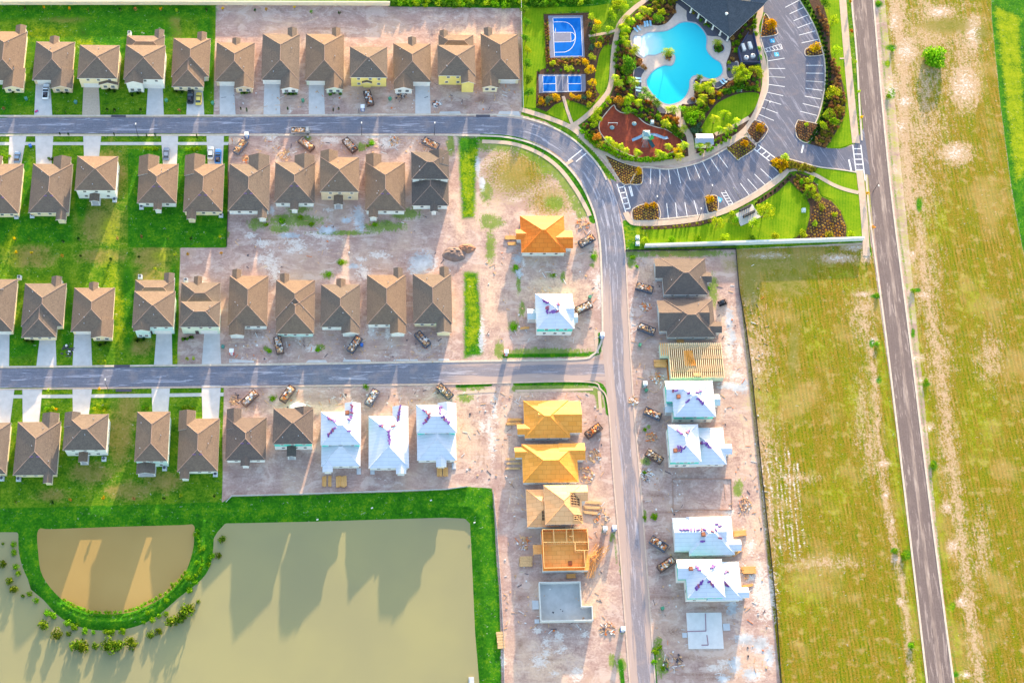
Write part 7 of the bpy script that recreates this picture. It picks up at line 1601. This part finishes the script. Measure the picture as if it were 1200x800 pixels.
# ---- pool garden plants (tile pixels)
pave_lines = [[(672, 146), (678, 153), (690, 168), (710, 180), (735, 187.5), (765, 191), (795, 189), (825, 180.5), (850, 168.5), (872, 154), (884, 137), (892, 118), (896.5, 98), (895, 75), (889, 52), (886, 32)], [(797, 138), (801, 150), (808, 160), (811, 186)], [(838, 158), (860, 148), (878, 138)], [(668, 149), (680, 142), (695, 129), (710, 112), (715, 102), (717, 90), (719, 62), (722, 44), (727, 27), (741, 12), (754, 2)]]
pl_pts = [q for L in pave_lines for q in along(L, 2.5)]
for q in pack(garden, 5.0, rg, .3):
    if any(inside(q, z_) for z_ in (deck, oval, play, [(862, 36), (884, 36), (894, 80), (862, 80)], [(795, -20), (800, 3), (855, 48), (884, 18), (880, -20)], [(812, 152), (840, 152), (840, 173), (812, 173)])): continue
    if min(math.dist(q, z_) for z_ in pl_pts) < 6.5 or min(math.dist(q, z_) for z_ in deck) < 2.5 or min(math.dist(q, z_) for z_ in play) < 2.5: continue
    if q[0] > 818 and 104 < q[1] < 160 and inside((q[0], q[1]), [(818, 160), (822, 140), (840, 116), (870, 104), (892, 106), (888, 130), (870, 146), (840, 160)]): continue
    plant('shrub', q[0], q[1], rg.uniform(1.8, 2.8), rg.choice(('rust', 'olive', 'green', 'bright', 'lime', 'rust')), 'small filler shrub in the dark mulch of the pool garden', 'bed plant', 'filler plants in the pool garden', nm='bed_plant')
def many(kind, pts, r, tone, label, grp=None, f=t2, cat=None):
    for q in pts:
        x, y = f([q[:2]])[0]; plant(kind, x, y, q[2] if len(q) > 2 else r, tone, label, cat, grp)
f1 = lambda L: [(x / 8 + 610, y / 8) for x, y in L]; f3 = lambda L: [(x / 8 + 610, y / 8 + 90) for x, y in L]; f6 = lambda L: [(x / 8 + 860, y / 8) for x, y in L]
many('palm', [(80, 190), (150, 150), (190, 80), (240, 95), (30, 270), (60, 200), (20, 330)], 4.6, 'lime', 'lime palm on the bank north west of the pool', 'palms north west of the pool')
many('shrub', [(150, 200), (200, 180), (130, 230), (230, 160), (260, 190), (180, 220), (100, 250), (410, 115), (420, 60), (460, 85), (480, 110)], 3.0, 'rust', 'rusty shrub in the bed around the upper pool deck', 'rusty shrubs by the upper deck')
many('tree', [(345, 160, 7.5)], 7, 'green', 'round green tree in the bed north of the pool'); many('tree', [(355, 105, 5)], 5, 'lime', 'lime tree beside the round green tree north of the pool')
many('shrub', [(300, 30), (340, 60), (380, 20), (290, 80), (440, 20), (480, 20), (500, -10), (460, -15)], 3.2, 'olive', 'olive shrub in the bed between path and clubhouse', 'olive shrubs by the clubhouse path')
many('palm', [(980, 235), (960, 250), (975, 350), (1000, 170), (1060, 480), (1080, 450), (1000, 400)], 4.4, 'lime', 'lime palm in the long bed west of the shallow pool end', 'palms west of the pool', f1)
many('shrub', [(940, 330), (900, 400), (930, 250), (910, 460), (890, 560), (900, 620), (960, 300), (1000, 300), (950, 390), (890, 510)], 3.2, 'bright', 'bright green shrub along the park path beside the pool', 'green shrubs along the park path', f1)
many('shrub', [(960, 440), (980, 490), (1000, 460), (1020, 510), (950, 500), (1110, 600), (1150, 620), (1120, 570), (1170, 640)], 3.0, 'rust', 'russet shrub in the west pool bed', 'russet shrubs in the west pool bed', f1)
many('tree', [(1030, 570, 8), (1000, 640, 7.5)], 8, 'green', 'broad green tree in the west pool bed', 'broad green trees west of the pool', f1)
many('palm', [(890, 720), (930, 770), (1040, 740), (1080, 780), (900, 770)], 4.5, 'lime', 'lime palm in the bed beside the west dark paving', 'palms beside the west dark paving', f1)
many('hedge', [q for q in along([(905, 630), (940, 690), (985, 760), (1010, 800)], 22)], 2.2, 'dark', 'dark hedge plant along the curved west garden walk', 'dark hedge west garden', f1)
many('hedge', [q for q in along([(60, 130), (110, 220), (180, 290), (260, 350), (350, 400)], 20)], 2.4, 'green', 'green hedge plant on the diagonal between pool and playground', 'diagonal hedge below the pool', t4)
many('hedge', [q for q in along([(90, 330), (150, 370), (190, 360)], 18)] + [q for q in along([(440, 450), (500, 500), (570, 560)], 16)] + [q for q in along([(420, 480), (480, 530), (550, 575)], 16)], 2.6, 'green', 'green hedge plant at the north edge of the playground', 'hedge north of the playground', t4)
many('palm', [(205, 120), (235, 160), (270, 190), (310, 230), (180, 180), (330, 250)], 4.2, 'green', 'green palm in the row at the south west pool edge', 'palms at the south west pool edge', t4)
many('palm', [(40, 220), (65, 190), (145, 235), (430, 300), (480, 300), (395, 420), (420, 440), (570, 480)], 4.5, 'lime', 'lime palm between the playground and the lower pool', 'palms between playground and pool', t4)
many('shrub', [(400, 375), (450, 380), (480, 400), (500, 430), (380, 395), (470, 430), (260, 240), (220, 230), (510, 390)], 3.0, 'orange', 'orange shrub by the path to the lower pool', 'orange shrubs by the lower pool path', t4)
many('tree', [(570, 290, 5.5), (620, 310, 5.5), (665, 340, 6), (720, 360, 6), (640, 400, 6), (600, 350, 5.5), (690, 300, 5)], 6, 'bright', 'bright green tree in the clump below the pool', 'green tree clump below the pool', t4)
many('palm', [(750, 185), (730, 230), (700, 80), (800, 70), (840, 40), (825, 120), (770, 90), (720, 110)], 4.5, 'lime', 'lime palm on the point south of the pool', 'palms on the south pool point', t4)
many('shrub', [(700, 150), (740, 140), (780, 180), (800, 150), (690, 170), (830, 160), (870, 150), (660, 210), (1010, 70), (1030, 50), (990, 90)], 3.2, 'rust', 'rusty shrub behind the south pool point', 'rusty shrubs behind the pool point', t4)
many('shrub', [(900, 165, 3.6)], 3.5, 'gold', 'upper yellow bush on the edge of the oval lawn', None, t4); many('shrub', [(832, 235, 3.8)], 3.5, 'gold', 'lower yellow bush on the edge of the oval lawn', None, t4)
many('shrub', [(965, 130), (1000, 125), (1050, 110), (1085, 120), (1125, 95), (1160, 110), (1195, 105), (1230, 110), (785, 300), (760, 320), (1060, 60), (1100, 60)], 3.6, 'green', 'green shrub round the upper rim of the oval lawn', 'green shrubs round the oval lawn', t4)
many('shrub', [(680, 490), (720, 440), (690, 520), (720, 500), (650, 500), (700, 460)], 3.6, 'blue', 'blue green shrub by the north corner of the pavilion', 'blue green shrubs by the pavilion', t4)
many('palm', [(865, 385), (960, 345)], 5.0, 'lime', 'lime palm standing on the oval lawn', 'palms on the oval lawn', t4)
many('palm', [(725, 635), (795, 630)], 4.6, 'lime', 'lime palm at the south side of the pavilion', 'palms south of the pavilion', t4)
many('hedge', [(720, 690), (750, 700), (790, 690), (820, 680), (730, 720), (870, 600), (900, 580), (940, 570), (980, 545), (1010, 520), (880, 640), (920, 620), (960, 600), (1000, 570), (1050, 500), (1060, 460), (840, 660)], 2.8, 'bright', 'green hedge plant between the pavilion and curved walk', 'hedge by the pavilion', t4)
many('palm', [(910, 490), (960, 500), (1000, 465), (1068, 410)], 4.2, 'lime', 'lime palm by the diagonal path of the oval lawn', 'palms by the diagonal path', t4)
many('tree', [(30, 650, 5), (70, 620, 4.5), (110, 650, 5), (60, 690, 5), (130, 690, 5), (230, 650, 5), (260, 690, 4.5), (40, 720, 5), (100, 720, 5), (170, 640, 4)], 5, 'lime', 'lime tree in the clump below the filter tanks', 'lime tree clump by the plant yard', f6)
many('shrub', [(140, 40), (190, 30), (180, 150), (200, 200), (190, 250), (210, 320), (150, 90), (60, 340), (30, 400), (20, 470), (230, 460), (240, 540), (220, 620)], 3.6, 'bright', 'green shrub beside the clubhouse and plant yard fence', 'green shrubs by the clubhouse', f6)
# playground border
many('hedge', [q for q in along([(570, 500), (620, 570), (700, 640), (800, 690), (900, 740), (1000, 770), (1100, 785), (1220, 785), (1330, 770), (1420, 750)], 24)] + [q for q in along([(600, 470), (650, 400), (720, 330), (800, 240)], 26)] + [q for q in along([(620, 520), (700, 610), (820, 670), (920, 720), (1040, 750), (1160, 765), (1260, 765), (1360, 740), (1450, 720)], 24)], 2.9, 'bright', 'green hedge plant in the band round the playground', 'hedge round the playground', f3)
many('palm', [(830, 590), (880, 640), (940, 650), (985, 690), (1100, 705), (1300, 710), (1390, 650), (1340, 730), (1500, 660), (1540, 630), (1490, 740)], 4.6, 'lime', 'lime palm in the band south of the playground', 'palms south of the playground', f3)
many('tree', [(730, 310), (700, 370), (690, 420), (830, 210), (740, 380)], 4.5, 'lime', 'lime tree west of the playground tip', 'lime trees west of the playground', f3)
many('tree', [(712, 550, 5.2)], 5, 'orange', 'round orange tree at the south west playground edge', None, f3); many('tree', [(745, 620, 4)], 4, 'olive', 'olive tree below the orange tree at the playground', None, f3)
many('tree', [(930, 215, 6)], 6, 'orange', 'rounded orange tree north of the playground', None, f3); many('tree', [(1475, 690, 4.8)], 5, 'gold', 'golden tree at the south east playground edge', None, f3); many('tree', [(1010, 220, 5), (1010, 310, 4.6)], 5, 'bright', 'green tree beside the orange tree north of the playground', 'green trees north of the playground', f3)
# court garden
for x, y, r_, tn, lab in [(694, 18.5, 4.2, 'lime', 'lime tree at the north east corner of the basketball court'), (701, 25, 4.5, 'gold', 'golden tree right of the basketball court'), (700, 32, 5, 'lime', 'yellow green tree above the court spur path'), (692.5, 29, 4, 'blue', 'blue green shrub above the court spur path'), (694, 38, 3.5, 'green', 'green shrub at the court spur path'), (694.5, 46, 3.6, 'green', 'green tree just below the court spur path'), (703.5, 44.5, 3.6, 'green', 'second green tree below the court spur path'), (701, 52, 4, 'gold', 'golden tree between court and crescent lawn'), (693, 55, 4, 'blue', 'blue green shrub between court and crescent lawn'), (695, 65, 4.5, 'lime', 'spiky lime tree at the court corner'), (687, 71.5, 5, 'gold', 'golden tree below the basketball court corner'), (691.5, 81, 5.2, 'gold', 'golden tree at the top of the pickleball court'), (648, 72, 4, 'lime', 'lime tree below the basketball court west end'), (667, 78, 4.6, 'lime', 'yellow green tree between the two courts'), (694, 96, 4.2, 'gold', 'golden tree right of the pickleball court'), (652.5, 112, 5.2, 'gold', 'large golden tree by the pickleball path'), (634, 117, 3.8, 'gold', 'small golden tree at the south west court bed'), (671, 111, 4, 'gold', 'golden tree right of the pickleball path'), (678, 112.5, 4, 'gold', 'second golden tree right of the pickleball path'), (690, 109, 3.6, 'gold', 'golden tree at the pickleball east corner'), (684, 114, 4, 'blue', 'blue green shrub below the pickleball court'), (691, 122, 3.4, 'lime', 'lime tree above the right half moon lawn'), (643, 116, 4.2, 'blue', 'blue green shrub left of the large golden tree')]:
    plant('tree' if 'tree' in lab else 'shrub', x, y, r_, tn, lab)
for q in along([(632, 82.5), (682, 82.5)], 5.4): plant('hedge', q[0], q[1], 2.3, 'green', 'small green hedge ball above the pickleball court', None, 'hedge balls above the pickleball court')
for q in pack([(638, 20), (642, 20), (645, 68), (686, 68), (686, 76), (640, 78), (639, 50)], 3.4, rg): plant('shrub', q[0], q[1], 1.7, rg.choice(('straw', 'rust', 'olive')), 'tawny low plant around the basketball court', 'low plant', 'tawny plants round the basketball court', nm='low_plant')
for q in pack([(664, 116), (690, 125), (701, 112), (697, 100), (688, 104), (686, 110)], 3.8, rg) + pack([(630, 112), (656, 112), (655, 117), (640, 126), (630, 124)], 3.8, rg) + pack([(700, 44), (717, 42), (715, 50), (706, 54)], 3.8, rg): plant('shrub', q[0], q[1], 1.8, rg.choice(('rust', 'olive', 'rust')), 'brown low plant in the beds between courts and paths', 'low plant', 'brown plants by the court paths', nm='low_plant')
for k, (x, y) in enumerate([(615, 9), (618, 24), (616.5, 43), (619, 57), (618, 73), (619, 91), (620, 106)]): plant('tree', x, y, 5.4, 'green' if k != 3 else 'lime', '%s tree from the top in the row along the white fence' % ['first', 'second', 'third', 'fourth', 'fifth', 'sixth', 'seventh'][k])
many('tree', [(880, 50), (930, 40), (870, 150), (830, 270), (970, 60), (900, 10), (860, 100), (960, 10)], 4.8, 'lime', 'lime tree on the lawn above the park path', 'lime trees above the park path', f1)
IT = []
for q in pack([(456, -9), (1000, -14), (700, -4), (690, 6), (650, 7.5), (610, 8), (540, 8.5), (456, 7)], 6.0, rg, .3, .1):
    if q[0] < 735: c_ = P(*q); k_ = 1.15 * rg.uniform(.8, 1.25); IT.append((variant('shrub', rg.choice(('bright', 'green', 'lime'))), (c_.x, c_.y, 0), rg.uniform(0, 6), (k_, k_, k_)))
as_stuff('thicket', IT)
# ---- lone field tree
o_ = plant('tree', 1097, 66, 15.5, 'bright', 'lone round green tree in the dry field right of the east road', h=.3)
for ch in o_.children:
    if ch.name.startswith('crown'): ch.scale.z *= .5; ch.location.z = .2; big_ = ch
for k in (1, 2):
    c_ = big_.copy(); COL.objects.link(c_); c_.data = VAR[('tree', 'bright')][k]; c_.rotation_euler.z += 2.1 * k; c_.scale = [q * .9 for q in big_.scale]
for x, y in [(1030, 3), (1042, 112), (1046, 58), (1093, 544), (1028, 402), (1050, 645), (1060, 650), (1028, 345), (1068, 756), (1070, 340), (1086, 446)]: plant('shrub', x, y, 3.2, 'bright', 'low green bush on the verge of the east road', None, 'verge bushes by the east road', h=.6)
# ---- yard saplings
def saps(L, ox, oy, s, lab, grp):
    for x, y, tn in L: plant('sapling', x / s + ox, y / s + oy, 2.5, tn, ' '.join([{'dark': 'dark green', 'gold': 'yellow', 'lime': 'lime', 'green': 'green', 'rust': 'brown', 'orange': 'orange'}[tn], lab]), None, grp + ' ' + tn)
saps([(115, 32, 'dark'), (204, 32, 'gold'), (325, 38, 'gold'), (412, 42, 'green'), (560, 40, 'dark'), (634, 38, 'rust'), (752, 40, 'gold'), (828, 45, 'lime'), (966, 42, 'dark'), (1043, 40, 'gold'), (1195, 45, 'dark')], 0, 0, 4, 'young tree in the row below the long white top wall', 'saplings below the top wall')
saps([(45, 38, 'gold'), (170, 30, 'gold'), (242, 50, 'green'), (365, 55, 'dark')], 300, 0, 3.75, 'young tree on the bare ground behind the top row', 'saplings behind the top row')
saps([(15, 505, 'rust'), (265, 510, 'olive') if False else (265, 510, 'green'), (305, 512, 'green'), (500, 510, 'dark'), (535, 512, 'dark'), (657, 512, 'dark'), (842, 515, 'rust')], 0, 0, 4, 'young tree on the front lawns of the top row', 'saplings on the front lawns')
for x, y, lab in [(1130 / 4, 130, 'left small cypress before the sixth top row house'), (1157 / 4, 130, 'right small cypress before the sixth top row house'), (337.5, 130, 'single small cypress before the seventh top row house'), (390.5, 130, 'left small cypress before the eighth top row house'), (397, 130, 'right small cypress before the eighth top row house'), (71, 159.5, 'first kerbside cypress south of the north street'), (81, 160, 'second kerbside cypress south of the north street'), (134.5, 160, 'third kerbside cypress south of the north street'), (172, 160, 'fourth kerbside cypress south of the north street'), (182.5, 160.5, 'fifth kerbside cypress south of the north street'), (231, 161, 'sixth kerbside cypress south of the north street')]: plant('cypress', x, y, 1.7, 'dark', lab, h=.55)
saps([(68, 517, 'gold'), (135, 515, 'green'), (295, 528, 'dark'), (368, 517, 'dark'), (550, 515, 'rust'), (663, 507, 'rust'), (785, 510, 'green'), (895, 515, 'dark'), (1033, 510, 'lime')], 0, 150, 4, 'young tree on the lawn behind the second row', 'saplings behind the second row')
saps([(75, 580, 'gold'), (145, 583, 'gold'), (290, 595, 'orange'), (376, 597, 'dark'), (517, 612, 'dark'), (650, 603, 'dark'), (820, 592, 'lime'), (880, 588, 'gold'), (1035, 585, 'orange'), (728, 658, 'lime')], 0, 150, 4, 'young tree on the ground behind the third row', 'saplings behind the third row')
saps([(72, 627, 'green'), (243, 630, 'dark'), (330, 620, 'orange'), (484, 612, 'gold'), (628, 615, 'rust'), (769, 612, 'dark'), (847, 600, 'lime'), (1004, 602, 'dark')], 0, 430, 4, 'young tree on the bank lawn behind the fourth row', 'saplings behind the fourth row')
saps([(460, 490, 'lime'), (490, 490, 'lime'), (140, 485, 'green'), (875, 478, 'lime'), (907, 478, 'lime')], 0, 300, 4, 'small young tree in the front plots by the cross street', 'saplings by the cross street')
saps([(225, 105, 'lime'), (265, 195, 'gold'), (465, 100, 'gold'), (490, 200, 'lime'), (685, 190, 'green'), (880, 180, 'green'), (250, 190, 'lime'), (440, 190, 'lime')], 0, 430, 4, 'young tree on the strips south of the cross street', 'saplings south of the cross street')
# foundation shrubs
for k, (x, y, n) in enumerate([(17, 107, 3), (76, 108, 4), (131, 106, 4), (160, 110, 5), (210, 108, 4), (289, 109, 4), (342, 109, 5), (395, 109, 5), (35, 400, 4), (122, 402, 5), (165, 398, 4), (221, 396, 5), (8, 183, 4), (178, 174, 6), (228, 175, 6), (238, 186, 3), (60, 480, 4), (120, 478, 6), (172, 478, 3), (222, 478, 5), (62, 187, 3)]):
    for j in range(n): plant('shrub', x + (j - n / 2) * 3.0 + rg.uniform(-.5, .5), y + rg.uniform(-1.5, 1.5), 2.1, 'bright' if k in (12, 13, 14, 16, 17, 18, 19) else ('dark' if j % 2 else 'green'), 'small foundation shrub planted close to a finished house front', 'foundation plant', 'foundation shrubs by the house fronts', nm='foundation_plant')
# ---- pond plants
pf = lambda L: [(x / 3.81, y / 3.81 + 590) for x, y in L]
for x, y, r_ in [(40, 345, 6), (65, 378, 6), (10, 268, 5), (200, 540, 8), (252, 580, 8), (305, 578, 4), (340, 625, 9), (375, 635, 9), (425, 632, 5), (480, 625, 9), (500, 640, 9), (535, 635, 7), (578, 622, 9), (672, 583, 5), (708, 570, 6), (765, 530, 8), (800, 510, 8), (830, 480, 9), (850, 465, 6), (885, 437, 3), (992, 155, 5), (975, 230, 4), (15, 178, 2), (100, 412, 2.4)]:
    q = pf([(x, y)])[0]; plant('shrub', q[0], q[1], r_ * .78, 'pond', 'dark leafy bush standing in the murky pond below the curved grass bank', 'bush', 'bushes standing in the pond', nm='pond_bush', z0=-1.2)
for x, y, r_ in [(60, 180, 5), (58, 215, 4.5), (70, 280, 4.5), (80, 310, 4), (330, 545, 6), (375, 565, 5), (415, 572, 3.5), (470, 573, 5), (500, 573, 5), (545, 568, 6), (640, 530, 3), (680, 518, 4), (300, 530, 5), (210, 485, 5), (230, 495, 5), (240, 505, 4), (710, 500, 4), (740, 490, 4), (130, 400, 4), (160, 430, 4), (845, 385, 5), (870, 350, 4), (930, 270, 4), (945, 230, 5)]:
    q = pf([(x, y)])[0]; plant('shrub', q[0], q[1], r_ * .72, 'bright', 'bright low bush at the waterline of the curved grass bank', 'bush', 'bushes at the bank waterline', nm='waterline_bush', z0=-1.0, h=.7)
for q in along(pf([(285, 430), (340, 460), (400, 478), (480, 484), (570, 475), (640, 450), (710, 415), (780, 365), (830, 300)]), 3.6) + along(pf([(880, 120), (890, 200), (900, 280), (860, 330)]), 4.0): plant('shrub', q[0] + rg.uniform(-.8, .8), q[1] + rg.uniform(-.6, .6), 2.2, 'bright', 'small bright weed tuft along the inner rim of the curved bank', 'weed', 'weed tufts on the inner bank rim', nm='weed_tuft', z0=-.6, h=.5)
for q in [(a + rg.uniform(-8, 8), b + rg.uniform(-3, 3)) for a, b in ((232, 640), (225, 660), (205, 685), (190, 700), (165, 715), (236, 625), (215, 675))]: plant('shrub', q[0], q[1], 2.6, 'bright', 'leafy weed tuft on top of the curved bank right arm', 'weed', 'weed tufts on the bank arm', nm='weed_tuft', z0=-.25, h=.5)
# ---- site weeds as countable tufts
for x, y, r_ in [(436, 167, 4), (431, 170, 3), (428, 452, 3), (319, 466, 4), (316, 410, 4), (372, 409, 4), (602, 382, 5), (604, 312, 4), (649, 322, 3), (696, 300, 4), (767, 605, 5), (755, 606, 3), (769, 762, 5), (773, 757, 4), (777, 782, 4), (767, 775, 4), (756, 503, 3), (756, 553, 3), (352, 254, 4), (330, 257, 5), (312, 262, 4), (365, 262, 4), (440, 262, 4), (400, 306, 5), (830, 337, 3), (742, 300, 4), (746, 312, 3), (385, 320, 4)]:
    plant('shrub', x, y, r_ * .8, 'bright', 'low green weed tuft on the bare building ground', 'weed', 'weed tufts on the building ground', nm='weed_tuft', h=.4)
# ================================================================== WALLS AND FENCES
WALLM = mat_plain('cream_perimeter_wall', S(214, 204, 180), .06, .8, .85, .2); WW = mat_plain('white_concrete_wall', S(206, 208, 206), .08, .8, .85, .2); SILT = mat_plain('black_silt_fabric', S(44, 46, 52), .2, 1.5, .8, .2); SILTW = mat_plain('pale_silt_fabric', S(190, 190, 196), .12, 1.5, .8, .2)
def fence(name, pts, h, th, m, label, cat, step=6.0, post=None, postm=None, z=0.0):
    w_ = [P(*p) for p in pts]; r = tag(empty(name, w_[0]), label, cat); acc = []
    for a, b in zip(w_, w_[1:]):
        L = (b - a).length; n = max(1, round(L / step)); d = (b - a).normalized(); rz = math.atan2(d.y, d.x)
        for k in range(n):
            p, q = a + d * (L * k / n), a + d * (L * (k + 1) / n); c = (p + q) / 2 - w_[0]
            mb = MB(); mb.box((c.x, c.y, z + h / 2), ((q - p).length - .01, th, h), rz)
            if th > .2: mb.box((c.x, c.y, z + h + .04), ((q - p).length - .004, th + .12, .1), rz)
            mb.build('panel', m, r)
            if post:
                p2 = p - w_[0]; mb = MB(); mb.box((p2.x, p2.y, z + h / 2 + .06), (post, post, h + .12), rz); mb.build('post', postm or m, r)
    return r
fence('perimeter_wall', [(-60, 5.5), (200, 5.5), (457, 6.5)], 1.8, .35, WALLM, 'long cream perimeter wall along the top edge behind the top row', 'wall', 16, .55)
fence('picket_fence', [(610.5, -8), (611.5, 60), (613, 127)], 1.5, .07, TRIM, 'white panel fence right of the top row beside the courts', 'fence', 2.4, .14)
fence('boundary_wall', [(755, 290), (880, 286), (1011, 281.5)], 1.9, .5, WW, 'straight white wall between the park lawn and the olive field', 'wall', 12, None)
fence('silt_fence', [(733, 294), (800, 293.5), (862, 292)], .8, .04, SILT, 'black fabric fence joining the white wall to the new street', 'fence', 3, .08)
fence('silt_fence', [(862, 292), (866, 340), (874, 385), (880, 430), (886, 490), (893, 560), (902, 640), (910, 720), (916, 812)], .8, .04, SILT, 'long black fabric fence between the building plots and the olive field', 'fence', 3, .08)
fence('silt_fence', [(265, 588), (272, 581), (330, 579.5), (440, 576), (520, 573.5), (548, 570)], .7, .04, SILTW, 'pale fabric fence along the top of the pond bank', 'fence', 3, .08)
fence('silt_fence', [(578, 575), (582, 620), (587, 690), (590, 745), (591, 812)], .7, .04, SILTW, 'pale fabric fence along the right side of the pond bank', 'fence', 3, .08)
fence('silt_fence', [(268, 170), (267, 250), (265.5, 289)], .7, .04, SILT, 'black fabric fence on the right edge of the second row lawn', 'fence', 3, .08)
# ---- street lamps
def lamp(x, y, side, lab):
    r = tag(empty('street_lamp', P(x, y)), lab, 'street lamp'); mb = MB(); mb.tube([(0, 0, 0), (0, 0, 5.6)], [.1, .06], 8); mb.build('pole', MBX, r); mb = MB(); mb.tube([(0, 0, 5.5), (0, side * .7, 5.75)], .04, 6); mb.build('arm', MBX, r); mb = MB(); mb.box((0, side * .95, 5.75), (.3, .6, .14)); mb.build('lamp_head', TRIM, r)
for a in [(162, 160, 1, 'street lamp by the fourth drive south of the north street'), (127, 457, 1, 'street lamp by the third drive south of the cross street'), (509, 158.5, 1, 'street lamp at the right end of the second row'), (424, 158.5, 1, 'street lamp above the weeds on the north street'), (818, 258, 1, 'street lamp on the walk south of the car park'), (831, 231, 1, 'street lamp on the small island by the south bays'), (1023, 225, -1, 'street lamp beside the east crosswalk'), (767, 244, 1, 'street lamp on the square south west island'), (897, 128, -1, 'street lamp on the curved walk of the car park')]: lamp(*a)
# ---- storm drains and outlet
for x, y in [(143, 429), (145, 457.5), (566, 136), (139, 136.5)]:
    mb = MB(); mb.box((0, 0, .1), (4.4, .7, .16)); mb.box((0, .1, .19), (3.6, .3, .03)); struct(mb.build('storm_drain', mat_plain('dark_drain_grate', S(84, 80, 92), .1), loc=P(x, y)))
c = P(552.5, 797); mb = MB(); mb.box((0, 0, -.6), (1.4, 2.0, 1.0)); mb.box((0, 0, -.05), (1.0, 1.6, .1)); tag(mb.build('outlet_box', CONC, loc=c), 'small grey concrete outlet box at the pond lower right shore', 'outlet')
for x, y, lab in [(505, 586, 'white litter scrap on the bank left of the pond corner'), (436, 595, 'small white litter scrap on the middle of the bank'), (372, 608.5, 'white litter scrap at the pond top shoreline'), (556, 612, 'white litter scrap at the pond top right corner')]:
    mb = MB(); mb.box((0, 0, .06), (.55, .35, .1), .4); mb.box((.1, .05, .14), (.25, .25, .08), 1.0); tag(mb.build('litter', TRIM, loc=P(x, y, -.05)), lab, 'litter')
